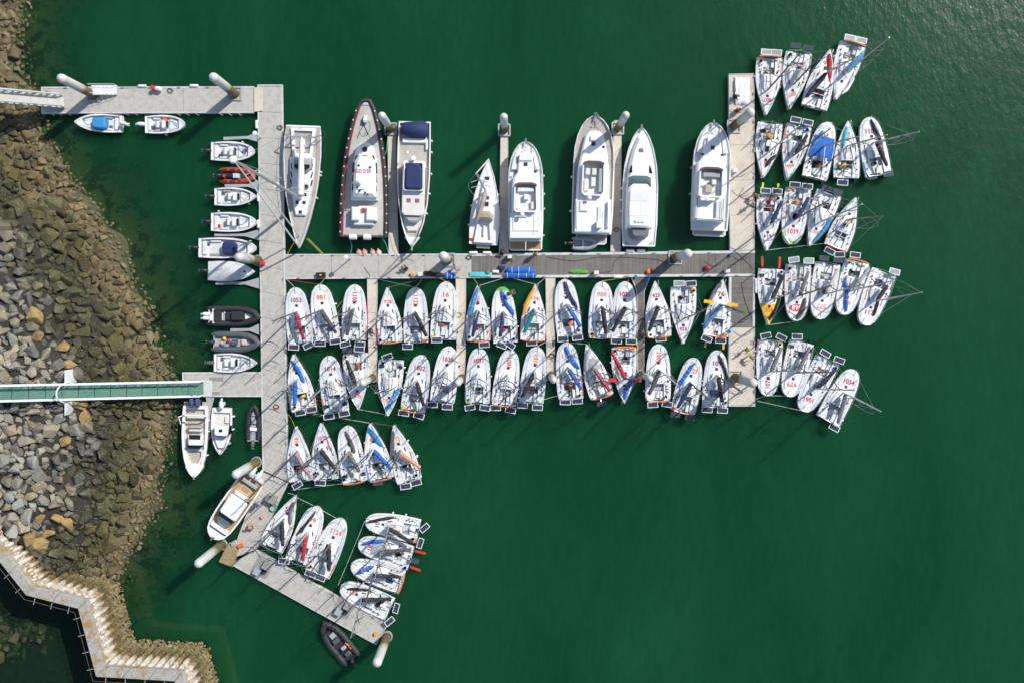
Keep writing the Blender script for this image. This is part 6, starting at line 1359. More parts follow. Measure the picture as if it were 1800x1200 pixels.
# 2 patrol vessel FGD 2150, bow up
b = Y((642.7, 176), (638.5, 417), 'grey-decked patrol vessel with red sheer line and black fender belt', 'patrol boat', 'patrol_vessel', BIG)
PT = [(0, 5), (.015, 8.5), (.03, 11), (.08, 14.5), (.18, 21.5), (.3, 27.5), (.45, 33), (.6, 36.5), (.8, 38.5), (1, 38.5)]
b.hull(PT, 2.1, 1.5, rim=1.6, dz=0.06, m=RUBBER, dm=GREYDECK); L = b.L
for sg in (1, -1):
    mb = MB(); mb.tube([b.at(L * u, sg * (lerp_table(b.tab, L * u) + 0.6), b.z0(L * u) - 0.1) for u in [i / 16 for i in range(17)]], 0.26, 8); mb.build('fender_belt', RUBBER, b.root, 60, world=True)
    mb = MB(); mb.tube([b.at(L * u, sg * (lerp_table(b.tab, L * u) - 2.4), b.z0(L * u) + 0.01) for u in [0.02 + i / 16 * 0.98 for i in range(17)]], 0.065, 6); mb.build('red_sheer_line', PAINT['crimson'], b.root, 60, world=True)
    for i in range(14): 
        f = L * (0.08 + 0.068 * i); MB().box(b.at(f, sg * (lerp_table(b.tab, f) + 2), b.z0(f) + 0.1), (0.14, 0.14, 0.2)).build('chain_plate', CREAM, b.root, world=True)
MB().tube([b.at(1.5 + 2.2 * (1 - math.cos(a)), 6.2 * math.sin(a), 2.0) for a in [-1.5 + 3.0 * k / 8 for k in range(9)]], 0.27, 8).build('bow_fender', RUBBER, b.root, 60, world=True)
b.poly('wheelhouse_base', [(75, 6), (82, 15), (110, 21), (150, 23), (176, 23)], 1.4, 2.5, WHITE, 0.15); b.poly('wheelhouse', [(94, 11), (104, 17.5), (136, 20), (170, 20)], 2.3, 3.7, WHITE, 0.35)
for sg in (1, -1):
    b.poly('front_window', [(99, sg * 7), (97, sg * 16), (105, sg * 18), (107, sg * 9)], 3.0, 3.45, mat('bronze_glass', (0.10, 0.065, 0.025), 0.1, 0.2), 0.02, sym=False)
    for f0, f1 in ((110, 128), (131, 144), (147, 159)): b.poly('side_window', [(f0, sg * 18.5), (f1, sg * 19), (f1, sg * 22), (f0, sg * 21)], 2.6, 3.2, GLASS, 0.02, sym=False)
b.poly('front_window', [(97, 5), (106, 6)], 3.0, 3.62, MATS['bronze_glass'], 0.02)
MB().tube([b.at(87, 0, 2.5), b.at(87, 0, 2.58)], 0.3, 12).build('deck_vent', BLACK, b.root, world=True)
MB().tube([b.at(145, -9, 3.7), b.at(145, -9, 4.0), b.at(145, -9, 4.3)], [0.36, 0.34, 0.05], 12).build('radar_dome', WHITE2, b.root, world=True)
mb = MB(); mb.tube([b.at(158, -6, 3.7), b.at(158, -6, 6.5)], 0.06, 6); mb.tube([b.at(158, -13, 4.6), b.at(158, 1, 4.6)], 0.05, 5); mb.tube([b.at(158, -11, 5.4), b.at(158, -1, 5.4)], 0.04, 5); mb.build('signal_mast', CARBON, b.root, world=True)
for f, x in ((154, -12), (160, -8), (163, 2), (166, 6), (118, 10), (115, -10)): MB().ball(b.at(f, x, 3.75), 0.13, 7).build('deck_light', BLACK, b.root, world=True)
v, f_ = TEXT['fgd']; C = b.at(125.5, -3.5, 3.72)
MB().add([(C.x + p[0] * 0.44, C.y + p[1] * 0.58, 3.712) for p in v], f_).build('roof_lettering', PAINT['crimson'], b.root, world=True)
b.box('aft_locker', 188, 212, -22, -8, 1.4, 2.7, WHITE, 0.12); b.box('aft_locker', 188, 212, 4, 22, 1.4, 2.7, WHITE, 0.12); b.poly('aft_casing', [(186, 10), (220, 18)], 1.4, 2.2, WHITE2, 0.1); b.box('life_ring', 190, 197, -4, 1, 2.2, 2.5, ORANGE)
for x in (-18, 7): MB().tube([b.at(241, x - 7, 1.9), b.at(241, x - 6, 1.9), b.at(241, x + 6, 1.9), b.at(241, x + 7, 1.9)], [0.2, 0.32, 0.32, 0.2], 10).build('life_raft_canister', WHITE, b.root, world=True)
b.rail('stern_bar', [(238, -34), (238, 36)], 2.0, PAINT['dred'], 0.05, zlow=1.5); b.poly('bow_plate', [(4, 3), (9, 6)], 2.0, 2.16, NONSKID)
mb = MB(); mb.tube([b.at(30, 0, 2.0), b.at(30, 0, 2.5)], [0.25, 0.2], 8); mb.tube([b.at(36, -3, 2.3), b.at(36, 3, 2.3)], 0.3, 8); mb.build('windlass', CREAM, b.root, world=True)
for k in range(5):
    pts = [b.at(36 + 30 * u + 3 * math.sin(9 * u + k), -8 + k * 4 + 5 * math.sin(5 * u + k * 2), 2.05 - 0.002 * (36 + 30 * u)) for u in [i / 8 for i in range(9)]]
    MB().tube(pts, 0.04, 4).build('deck_rope', (ROPEB, ROPEW, ROPEB, ROPEG, ROPEW)[k], b.root, world=True)
for e_, a_ in (((616, 447), (615, 420)), ((683, 447), (668, 412)), ((681, 245), (672, 284))): MB().tube([W(*a_, 1.6), W((a_[0] + e_[0]) / 2 + 3, (a_[1] + e_[1]) / 2, 1.0), W(*e_, 0.6)], 0.05, 5).build('mooring_line', ROPEG, b.root, world=True)

# 3 navy-covered trawler yacht, bow down
b = Y((724, 435), (729, 214), 'cream trawler yacht with navy covers on flybridge and stern, bow down', 'motor yacht', 'motor_yacht', BIG)
b.hull([(0, 0.8), (.04, 7), (.1, 13), (.2, 20), (.35, 26), (.55, 29), (.8, 29), (1, 28)], 2.3, 1.5, rim=2.0, dz=0.45, dm=TEAK, m=WHITE); L = b.L
b.poly('bow_deck', [(4, 3), (10, 8), (18, 14)], 1.5, 1.95, WHITE); b.poly('foredeck_trunk', [(28, 8), (40, 15), (58, 18)], 1.4, 2.1, CREAM, 0.12)
b.poly('windscreen', [(44, 8), (54, 17), (58, 19)], 1.9, 2.9, mat('grey_screen_cover', (0.42, 0.43, 0.42), 0.6, 0.08), 0.2); b.poly('superstructure', [(56, 16), (60, 20), (150, 20), (152, 18)], 1.2, 3.1, WHITE, 0.1); b.poly('roof', [(56, 14), (62, 19.5), (148, 19.5)], 3.1, 3.25, CREAM, 0.06)
for x in (-7.5, 7.5): b.box('roof_hatch', 79, 86, x - 3.8, x + 3.8, 3.25, 3.32, PINKHATCH)
b.well('flybridge', [(100, 16.5), (106, 18), (148, 17), (150, 12)], 3.3, 3.95, 1.5, WHITE, CREAM)
b.poly('flybridge_cover', [(102, 12), (107, 15.5), (138, 15.5), (147, 9), (148, 6)], 3.6, 4.25, CLOTH['navy'], 0.2)
for sg in (1, -1): b.poly('side_window', [(66, sg * 19.6), (140, sg * 19.6), (140, sg * 21), (66, sg * 21)], 2.1, 2.7, GLASS, 0.02, sym=False)
b.planks([(152, 22), (190, 22)], 1.14, TEAK, 2.2); b.box('bench', 184, 192, -21, 21, 1.1, 1.6, WHITE, 0.06); b.box('side_seat', 172, 190, -24, -20, 1.1, 1.55, CREAM)
lumpy([b.at(194, 0, 1.7), b.at(197, 0, 1.95), b.at(206, 0, 2.1), b.at(216, 0, 2.0), b.at(221, 0, 1.7)], [1.2, 1.5, 1.55, 1.5, 1.2], [0.15, 0.5, 0.6, 0.5, 0.15], rnd, 0.05).build('dinghy_cover', CLOTH['navy'], b.root, 60, world=True)
MB().ball(b.at(156, 2, 4.2), 0.32, 12, (1, 1, .8)).build('satellite_dome', WHITE, b.root, world=True); MB().ball(b.at(166, 12, 3.4), 0.18, 10).build('satellite_dome', WHITE, b.root, world=True); MB().bar(b.at(150, -17, 3.9), b.at(150, 17, 3.9), 0.25, 0.15).build('mast_arch', WHITE, b.root, world=True)
b.fenders([(60, -1), (95, -1), (130, -1), (168, -1), (188, -1)]); b.rail('anchor', [(-6, 0), (6, 0)], 2.35, STEEL, 0.12, posts=False)
for sg in (1, -1): b.rail('guard_rail', [(f, sg * (lerp_table(b.tab, f) - 1)) for f in (3, 25, 55, 85, 115, 150)], 2.75, r=0.02, zlow=2.0)

# 4 small cruising sailing yacht, bow up
b = Y((858.7, 279), (849.5, 430), 'cruising sailing yacht with brown sail cover and wooden stern platform, bow up', 'sailboat', 'sailing_yacht', BIG)
b.hull([(0, 0.5), (.06, 4), (.2, 12), (.4, 20), (.6, 25), (.8, 26.5), (1, 25)], 1.4, 1.15, rim=1.8, dz=0.07, dm=WHITE); L = b.L
b.poly('coachroof', [(38, 5), (52, 9), (80, 12), (108, 13)], 1.2, 1.7, WHITE, 0.12); b.box('foredeck_hatch', 32, 39, -4, 3.5, 1.36, 1.42, HATCH); b.box('roof_hatch', 66, 72, -3, 5, 1.7, 1.76, HATCH); b.box('roof_hatch', 76, 84, -2, 5, 1.7, 1.76, HATCH)
b.poly('sprayhood', [(92, 8), (98, 14), (108, 14)], 1.6, 2.5, CLOTH['tan'], 0.3); b.well('cockpit', [(108, 12), (148, 17)], 0.85, 1.5, 4.5, WHITE, TEAK); b.box('cockpit_table', 118, 136, -1.6, 1.6, 0.9, 1.5, WHITE)
b.box('stern_platform', 142, 158, -12, 12, 0.55, 0.75, TEAK); b.box('ensign_roll', 141, 145, -25, -17, 1.15, 1.35, PAINT['red'], 0.05)
foot = b.at(58, -1, 1.75); tip = W(837, 305, 16.5); mt = MB().tube([foot, tip], [0.12, 0.09], 8).build('mast', ALU, b.root, world=True)
for u, w_ in ((0.4, 1.5), (0.7, 1.1)):
    c = foot.lerp(tip, u)
    for sg in (1, -1): MB().bar(c, c + Vector((sg * w_ * 0.8, -0.3, 0)), 0.08, 0.04).build('spreader', ALU, mt, world=True)
MB().tube([tip, b.at(2, 0, 1.5)], [0.05, 0.09], 6).build('furled_genoa', WHITE, b.root, world=True)
bo = MB().tube([b.at(60, -2, 2.7), b.at(112, -14, 2.8)], 0.09, 6).build('boom', ALU, b.root, world=True)
lumpy([b.at(59, -2, 2.9), b.at(62, -2.5, 3.0), b.at(80, -6, 3.0), b.at(100, -11, 2.95), b.at(112, -14, 2.9)], [0.1, 0.28, 0.28, 0.22, 0.08], [0.2, 0.4, 0.35, 0.3, 0.1], rnd, 0.08).build('sail_cover', CLOTH['tan'], bo, 60, world=True)
for sg in (1, -1):
    b.rail('guard_rail', [(f, sg * (lerp_table(b.tab, f) - 1)) for f in (3, 25, 50, 80, 110, 146)], 1.95, r=0.018, zlow=1.3); MB().tube([b.at(66, sg * 22, 1.3), foot.lerp(tip, 0.4) + Vector((sg * 1.5, -0.3, 0)), foot.lerp(tip, 0.7) + Vector((sg * 1.1, -0.3, 0)), tip], 0.02, 4).build('shroud', STEEL, b.root, world=True)
b.fenders([(62, 1), (84, 1), (128, 1), (84, -1), (118, -1)])

def flybridge_yacht(bow, stern, hw, label, tab, side, well_, trunk, hatches, aft, plat, platm=TEAKW, zb=2.6, zs=1.7, fl=4.1, fly_off=0.0, walk=None, seats=(), tint=True):
    b = Y(bow, stern, label, 'motor yacht', 'motor_yacht', BIG); L = b.L
    b.hull(tab, zb, zs, rim=2.2, dz=0.25, dm=walk or WHITE)
    b.poly('foredeck_trunk', trunk, 1.9, 2.75, WHITE, 0.18)
    for f, x, w in hatches: b.box('deck_hatch', f - w, f + w, x - w, x + w, 2.75, 2.80, HATCH)
    b.poly('superstructure', side, 1.4, 3.35, WHITE, 0.2)
    for sg in (1, -1):
        fs = [f for f, _ in side]; fa, fb = fs[1] + 4, fs[-1] - 6
        b.poly('side_window', [(fa, sg * (lerp_table(side, fa) - 0.6)), (fb, sg * (lerp_table(side, fb) - 0.6)), (fb, sg * (lerp_table(side, fb) + 0.5)), (fa, sg * (lerp_table(side, fa) + 0.5))], 2.2, 2.9, GLASS, 0.02, sym=False)
    fw = [(f, x) for f, x in well_]
    w = b.well('flybridge', fw, 3.35, fl, 2.4, WHITE, LINER)
    if tint:
        f0 = min(f for f, _ in well_); hwid = max(x for _, x in well_)
        b.poly('fly_screen', [(f0 - 1.5, hwid * 0.5), (f0 + 1, hwid * 0.88), (f0 + 4, hwid * 0.97), (f0 + 4.5, hwid * 0.9), (f0 + 2.5, hwid * 0.5)], fl - 0.1, fl + 0.3, mat('bronze_screen', (0.16, 0.11, 0.09), 0.15, 0.1), 0.02)
    for nm, f0, f1, x0, x1, z1, m in seats: b.box(nm, f0, f1, x0, x1, 3.34, z1, m, 0.06)
    for nm, f0, f1, x0, x1, z0, z1, m in aft: b.box(nm, f0, f1, x0, x1, z0, z1, m, 0.05)
    if plat:
        b.poly('swim_platform', [(plat[0], plat[2]), (plat[1] - 3, plat[2]), (plat[1], plat[2] - 4)], 0.35, 0.60, WHITE)
        b.planks([(plat[0] + 0.5, plat[2] - 2), (plat[1] - 3, plat[2] - 2)], 0.64, platm, 2.0, 'platform_planks')
    for sg in (1, -1): b.rail('guard_rail', [(L * u, sg * (lerp_table(b.tab, L * u) - 1.2)) for u in (0.0, 0.05, 0.12, 0.22, 0.34, 0.46)], zb + 0.55, r=0.025, zlow=zb - 0.1)
    b.rail('anchor', [(-5, 0), (5, 0)], zb + 0.1, STEEL, 0.11, posts=False)
    for sg in (1, -1):
        ps = [(L * u, sg * (lerp_table(b.tab, L * u) - 4.5)) for u in (0.05, 0.1, 0.18, 0.28)]; qs = [(L * u, sg * max(1.0, lerp_table(trunk, L * u) + 1.5)) for u in (0.28, 0.18, 0.12)]
        if not walk: b.poly('nonskid_panel', ps + qs, zb - 0.4, zb - 0.16, WHITE2, 0.01, sym=False)
        b.rail('aft_rail', [(f, sg * x) for f, x in ((side[-1][0] - 45, side[-1][1] - 2), (side[-1][0] - 25, side[-1][1] - 2), (side[-1][0] - 4, side[-1][1] - 2))], 4.05, r=0.025, zlow=3.3)
    for u in (0.02, 0.06): b.box('bow_cleat', L * u + 3, L * u + 4.5, -4, -2, zb - 0.1, zb + 0.06, STEEL); b.box('bow_cleat', L * u + 3, L * u + 4.5, 2, 4, zb - 0.1, zb + 0.06, STEEL)
    MB().tube([b.at(L * 0.30, 6, 2.7), b.at(L * 0.30, 6, 5.2)], 0.02, 4).build('aerial', WHITE, b.root, world=True); MB().ball(b.at(well_[-1][0] + 4, -6, fl + 0.1), 0.26, 10, (1, 1, .8)).build('satellite_dome', WHITE, b.root, world=True)
    return b
# 5 (from the left: right of the cruising yacht)
TY = lambda hw: [(0, 0.14 * hw), (.03, .40 * hw), (.08, .62 * hw), (.16, .82 * hw), (.28, .96 * hw), (.45, hw), (.8, hw), (1, .95 * hw)]
b = flybridge_yacht((924, 249), (924, 424), 31, 'white flybridge yacht with tan teak swim platform, left of two finger neighbours', TY(31), [(52, 12), (64, 22), (85, 25), (160, 25)], [(73, 15), (77, 20), (120, 21), (124, 17)], [(18, 6), (24, 12), (50, 15), (60, 16)],
    [(40, 0, 3.4), (53, -17, 2.2), (53, 17, 2.2)], [('aft_deck', 125, 170, -28, 28, 1.6, 3.25, WHITE), ('stair_opening', 144, 158, 13, 21, 3.2, 3.27, mat('stair_hole_dark', (0.12, 0.09, 0.07), 0.7, 0.2)), ('aft_locker', 126, 133, -20, 2, 3.2, 3.55, WHITE2)], (172, 192, 29), seats=(('sunpad', 80, 88, -14, 14, 3.9, CLOTH['white']), ('helm_seat', 93, 102, -3, 5, 3.95, CLOTH['white']), ('settee', 92, 118, -18, -12, 3.75, CREAM), ('settee', 106, 119, 9, 17, 3.75, CREAM)))  # stair opening is a flat plate; the hole's darkness is its colour
b.box('foredeck_seat', 22, 34, -12, 12, 2.75, 2.95, WHITE2, 0.08); b.rail('ensign_staff', [(170, 0), (191, 0)], 2.6, WHITE, 0.05, posts=False); b.fenders([(60, 1), (92, 1), (118, 1), (165, 1)])
# 6
b = flybridge_yacht((1046.7, 204), (1040, 411), 36.5, 'large white flybridge yacht with grey teak side decks and dinghy on its stern', TY(36.5), [(60, 14), (72, 24), (98, 28), (206, 29)], [(80, 14), (86, 19.5), (134, 20), (140, 15)], [(26, 8), (34, 16), (64, 23), (72, 24)],
    [(49, -2, 3.6), (54, 16, 2.2)], [('aft_deck', 146, 205, -30, 33, 1.6, 3.3, WHITE), ('boat_deck_coaming', 150, 196, -29, -26, 3.2, 3.75, WHITE2), ('boat_deck_coaming', 150, 196, 26, 29, 3.2, 3.75, WHITE2), ('crane_base', 185, 197, 8, 17, 3.2, 4.1, WHITE), ('stair_lid', 150, 168, -22, -8, 3.2, 3.6, WHITE), ('tender_chock', 160, 195, 9, 16, 3.25, 3.5, LINER)], (208, 226, 27), platm=TEAK, walk=TEAK, seats=(('helm_seat', 92, 104, -14, -6, 4.0, CREAM), ('helm_seat', 92, 104, -3, 5, 4.0, CREAM), ('table', 108, 124, -4, 4, 3.8, WHITE2), ('settee', 112, 132, -16, -8, 3.7, CREAM), ('plastic_cover', 92, 134, 9, 17, 3.95, CLOTH['lgrey'])))
b.rail('anchor_pulpit', [(-4, -3), (-6, 0), (-4, 3), (8, 8)], 2.9, STEEL, 0.05); b.fenders([(108, -1), (168, -1)]); b.box('foredeck_seat', 36, 44, -8, 10, 2.75, 2.95, WHITE2, 0.08)
d = rib((1049, 429), (1006, 428), 12, 'small grey tender inflatable on the stern of the large yacht', LGREYTUBE, LGREYTUBE, BLACK, r=0.24, z=0.95); d.box('thwart', 22, 26, -6, 6, 0.6, 1.1, NONSKID)
# 7 sports cruiser
b = Y((1128, 224), (1123, 433), 'white sports cruiser with raked windscreen and grey cockpit canopy, bow up', 'motor yacht', 'motor_yacht', BIG)
b.hull([(0, 1.5), (.03, 8), (.08, 14.5), (.18, 22.5), (.32, 28.5), (.5, 31.5), (.8, 31.5), (1, 28.5)], 2.3, 1.5, rim=2, dz=0.12, dm=WHITE); L = b.L
b.poly('foredeck_trunk', [(16, 6), (40, 15), (70, 21), (90, 22)], 2.0, 2.55, WHITE, 0.3); b.poly('bow_hatch', [(37, 3.5), (40, 4.2), (44, 4.2)], 2.53, 2.60, PINKHATCH)
for sg in (1, -1): b.poly('deck_window', [(66, sg * 15), (69, sg * 17.5), (81, sg * 21), (80, sg * 14.5)], 2.5, 2.58, GLASS, 0.02, sym=False)
TINT = mat('aqua_glass', (0.09, 0.15, 0.14), 0.06, 0.05)
b.poly('windscreen', [(84, 12), (87, 19), (108, 21), (103, 12)], 2.4, 3.35, TINT, 0.45); b.poly('superstructure', [(82, 10), (86, 19), (104, 23), (178, 23)], 1.8, 2.9, WHITE, 0.15); b.poly('hardtop', [(99, 12), (106, 20), (172, 20.5), (176, 16)], 3.2, 3.5, WHITE, 0.22)
b.poly('sunroof_panel', [(112, 17), (130, 17.5)], 3.49, 3.54, WHITE2, 0.02); b.box('roof_panel', 132, 156, -18, -0.6, 3.49, 3.54, WHITE, 0.02); b.box('roof_panel', 132, 156, 0.6, 18, 3.49, 3.54, WHITE, 0.02)
for x in (-6, 0, 6): MB().ball(b.at(165, x, 3.5), 0.24, 10, (1, 1, .8)).build('antenna_dome', WHITE, b.root, world=True)
b.poly('canopy', [(170, 19), (190, 17), (197, 10)], 1.9, 2.9, CLOTH['grey'], 0.4); b.poly('stern_deck', [(196, 26), (208, 26)], 1.1, 1.3, TEAK); b.planks([(196, 24), (209, 24)], 1.42, TEAK, 2.2, 'platform_planks')
for sg in (1, -1): b.rail('guard_rail', [(L * u, sg * (lerp_table(b.tab, L * u) - 1.2)) for u in (0.0, 0.06, 0.15, 0.28, 0.42, 0.55)], 2.9, r=0.025, zlow=2.2)
b.rail('anchor', [(-5, 0), (6, 0)], 2.45, STEEL, 0.12, posts=False); b.fenders([(108, -1), (128, -1), (148, -1)])
# 8
b = flybridge_yacht((1254.7, 216), (1247, 405), 33.5, 'white flybridge yacht beside the upper right beige pontoon', TY(33.5), [(60, 14), (70, 25), (95, 28), (172, 28)], [(79, 16), (84, 21), (128, 21.5), (131, 17)], [(22, 7), (28, 14), (56, 18), (66, 20)],
    [(44, 0, 3.4), (56, -17, 2.0), (56, 17, 2.0)], [('aft_deck', 133, 172, -24, 26, 1.6, 3.3, WHITE), ('settee', 138, 168, 10, 22, 3.25, 3.7, LINER), ('aft_coaming', 168, 172, -24, 24, 3.2, 3.75, WHITE2), ('sunshade', 132, 137, -18, 8, 3.3, 4.3, WHITE)], (176, 200, 29), platm=TEAK, seats=(('sunpad', 87, 96, -15, 15, 3.9, CLOTH['lgrey']), ('helm_seat', 100, 109, 1, 9, 4.0, CREAM), ('table', 109, 123, -10, 2, 3.8, TEAK), ('settee', 102, 126, 13, 19, 3.75, LINER), ('settee', 100, 112, -19, -13, 3.75, LINER)))
b.rail('aft_rail', [(134, -23), (170, -23), (171, 23), (134, 23)], 4.1, CARBON, 0.04, zlow=3.3); b.fenders([(80, -1), (126, -1)], mat('grey_fender', (0.4, 0.42, 0.43), 0.5, 0.1)); b.box('foredeck_seat', 26, 38, -10, 12, 2.75, 2.95, WHITE2, 0.08)
# ------------------------------------------------------------------ things on the pontoons
ZT = ZD + 0.004
def box_item(name, px, py, w, d, h, m, label, cat, rz=0.0, z=ZT, lid=None, group=None, lidname='lid'):
    r = empty(name, W(px, py, z), rz, label, cat, group)
    MB().box((0, 0, h / 2), (w, d, h), taper=0.94).build('body', m, r)
    MB().box((0, 0, h + 0.025), (w * 1.02, d * 1.02, 0.05), taper=0.92).build(lidname, lid or m, r)
    return r
WBOX = mat('pedestal_white', (0.74, 0.75, 0.74), 0.5, 0.06, dirt=(0.4, 0.38, 0.34), dirt_amt=0.4)
GREYB = mat('grey_box', (0.30, 0.30, 0.28), 0.7, 0.15, dirt=(0.18, 0.15, 0.12), dirt_amt=0.5)
for px, py, lab in ((896, 452, 'white service pedestal on the plank pontoon below the flybridge yacht with tan platform'), (1047, 480, 'white service pedestal at the pontoon edge above boat 980'), (1276, 477, 'white service pedestal near the right corner of the planked pontoon'), (740, 483, 'white service pedestal beside a yellow drum on the concrete pontoon'), (1289, 302, 'small white pedestal on the upper right beige pontoon')):
    p = box_item('service_pedestal', px, py, 0.5, 0.42, 1.0, WBOX, lab, 'pedestal', rnd.uniform(-.1, .1), group='service pedestals'); MB().box((0.12, -0.215, 0.7), (0.14, 0.03, 0.2)).build('socket', PAINT['blue'], p)
def lamp(px, py, h, lab):
    r = empty('lamp_post', W(px, py, ZT), 0, lab, 'lamp post', 'pontoon lamp posts')
    MB().tube([(0, 0, 0), (0, 0, h)], [0.07, 0.05], 8).build('post', WHITE2, r); MB().tube([(0, 0, 0), (0, 0, 0.05)], 0.16, 8).build('base', GALV, r)
    MB().tube([(0, 0, h), (0, 0, h + 0.06), (0, 0, h + 0.28), (0, 0, h + 0.36)], [0.12, 0.26, 0.24, 0.06], 12).build('lamp_head', WHITE, r)
lamp(616, 455, 2.7, 'short white lamp post on the concrete pontoon below the patrol vessel'); lamp(459, 242, 2.4, 'short white lamp post at the root of the topmost mooring arm')
for px, py, rz, lab in ((832, 444.5, 0, 'white cylindrical dock fender below the cruising yacht stern, left one'), (856, 444.5, 0, 'white cylindrical dock fender below the cruising yacht stern, right one'), (1108, 441, 0, 'white dock fender below the sports cruiser, left one'), (1127, 441, 0, 'white dock fender below the sports cruiser, right one'), (1086, 487, 0, 'white dock fender on the lower pontoon edge above boat 1025'),
                        (451, 219, 1.57, 'white dock fender on the walkway edge above the topmost console boat'), (341, 151, 0, 'white dock fender on the outer edge near the second tall pile'), (250, 151.5, 0, 'white dock fender on the outer edge beside the red hose cabinet'), (454, 347, 1.57, 'white dock fender on the walkway edge at the bow below the orange inflatable'), (454, 394, 1.57, 'white dock fender at the bow of the curved-windscreen boat'), (1328.5, 497, 1.57, 'white dock fender on the outer edge by yellow-bowed boat 556, upper one'), (1328.5, 508, 1.57, 'white dock fender on the outer edge by yellow-bowed boat 556, lower one')):
    o = MB().tube([(-0.5, 0, 0), (-0.46, 0, 0), (-0.4, 0, 0), (0.4, 0, 0), (0.46, 0, 0), (0.5, 0, 0)], [0.04, 0.14, 0.17, 0.17, 0.14, 0.04], 10).build('dock_fender', FENDER); o.location = W(px, py, 0.62); o.rotation_euler = (0, 0, rz); tag(o, lab, 'fender', 'white dock fenders')
for i, px in enumerate((631, 641, 655, 666)):
    o = MB().ball((0, 0, 0), 0.33, 12, (1.1, 0.95, 0.9)).tube([(-0.33, 0, 0), (-0.48, 0, 0)], 0.06, 6).build('mooring_buoy', PINK if i != 3 else mat('pale_buoy', (0.70, 0.58, 0.50), 0.5, 0.1)); o.location = W(px, 444.3, 0.45); o.rotation_euler = (0, 0, -1.3); tag(o, ['first pink ball buoy from the left below the patrol vessel', 'second pink ball buoy from the left below the patrol vessel', 'third pink ball buoy from the left below the patrol vessel', 'palest rightmost ball buoy below the patrol vessel'][i], 'buoy', 'ball buoys on the pontoon edge')
# cases, drums, bags
c = box_item('equipment_case', 565, 484, 1.0, 0.6, 0.5, BLACK, 'black equipment case with yellow sticker on the concrete pontoon', 'case', 0.03); MB().box((0, 0, 0.56), (0.22, 0.16, 0.012)).build('sticker', PAINT['yellow'], c)
o = MB().tube([(0, 0, 0), (0, 0, 0.02), (0, 0, 0.32), (0, 0, 0.36)], [0.2, 0.24, 0.24, 0.2], 12).build('drum', CLOTH['amber']); o.location = W(725, 482, ZT); tag(o, 'small yellow drum on the concrete pontoon near the black sail sausage', 'drum')
def sausage(name, pts, w, h, m, label, cat, z=ZT, wob_=0.12, straps=(), strapm=None, group=None):
    P = [W(*p, z + h) for p in pts]; c = P[len(P) // 2].copy(); c.z = z; r = empty(name, c, 0, label, cat, group)
    n = len(P); mid = []
    for i in range((n - 1) * 3 + 1): a, b = P[i // 3], P[min(n - 1, i // 3 + 1)]; mid.append(a.lerp(b, (i % 3) / 3))
    k = len(mid); lumpy(mid, [w * 0.4] + [w * rnd.uniform(.9, 1.1) for _ in range(k - 2)] + [w * 0.4], [h * 0.5] + [h] * (k - 2) + [h * 0.5], rnd, wob_).build('bag', m, r, 60, world=True)
    for u in straps:
        i = round(u * (k - 1)); t = (mid[min(i + 1, k - 1)] - mid[max(0, i - 1)]).normalized(); nn = Vector((-t.y, t.x, 0)) * (w * 1.08)
        MB().tube([mid[i] - nn, mid[i] - nn * 0.7 + Vector((0, 0, h * .8)), mid[i] + Vector((0, 0, h * 1.1)), mid[i] + nn * 0.7 + Vector((0, 0, h * .8)), mid[i] + nn], 0.03, 4).build('strap', strapm or CLOTH['white'], r, world=True)
    return r
sausage('sail_roll', [(744, 480), (755, 481), (768, 484), (780, 483)], 0.28, 0.17, CLOTH['black'], 'long black rolled sail on the concrete pontoon', 'sail')
sausage('sail_roll', [(779, 484), (790, 484.5), (801, 484)], 0.36, 0.2, CLOTH['blue'], 'dark blue rolled sail with white stripe on the concrete pontoon edge', 'sail', straps=(0.3, 0.7))
o = box_item('foam_board', 845, 482.5, 2.5, 0.52, 0.16, CLOTH['turq'], 'long turquoise board lying on the pontoon edge where planks begin', 'board', -0.02)
sausage('covered_sail', [(890, 475.5), (905, 475), (925, 475), (940, 477)], 0.36, 0.24, CLOTH['blue'], 'upper of two long blue covered sails on the plank pontoon', 'sail', straps=(0.25, 0.5, 0.75))
sausage('covered_sail', [(885, 484), (905, 483.5), (925, 484), (943, 484)], 0.30, 0.2, CLOTH['blue'], 'lower of two long blue covered sails on the plank pontoon', 'sail', straps=(0.15, 0.4, 0.65, 0.9))
o = MB().ball((0, 0, 0.2), 0.27, 10, (1.1, 1, 0.9)).build('kit_bag', CLOTH['grey']); o.location = W(857, 479, ZT); tag(o, 'round grey kit bag beside the turquoise board', 'bag')
sausage('kit_bag', [(865, 477), (871, 478), (877, 477)], 0.22, 0.15, CLOTH['white'], 'white kit bag between the turquoise board and blue sails', 'bag', wob_=0.25)
sausage('kit_bag', [(876, 473), (881, 471), (886, 474)], 0.32, 0.2, CLOTH['navy'], 'dark kit bags heap left of the two blue covered sails', 'bag', wob_=0.3)
sausage('sail_roll', [(1001, 478), (1012, 477), (1022, 478), (1034, 479)], 0.22, 0.1, CLOTH['green'], 'green and white folded sail on the plank pontoon', 'sail', wob_=0.3)
sausage('kit_bag', [(1136, 478.5), (1140, 478), (1143, 478.5)], 0.30, 0.2, CLOTH['orange'], 'orange kit bag on the plank pontoon edge above boat 423', 'bag', wob_=0.2)
sausage('kit_bag', [(1145, 476), (1149, 475), (1152, 477)], 0.22, 0.14, CLOTH['brown'], 'dark small bag right of the orange kit bag', 'bag', wob_=0.3)
o = MB().ball((0, 0, 0.26), 0.30, 12).tube([(0, 0, 0.5), (0, 0, 0.66)], 0.05, 6).build('marker_buoy', CLOTH['red']); o.location = W(1242, 471, ZT); tag(o, 'round red buoy on the planks of the central pontoon', 'buoy')
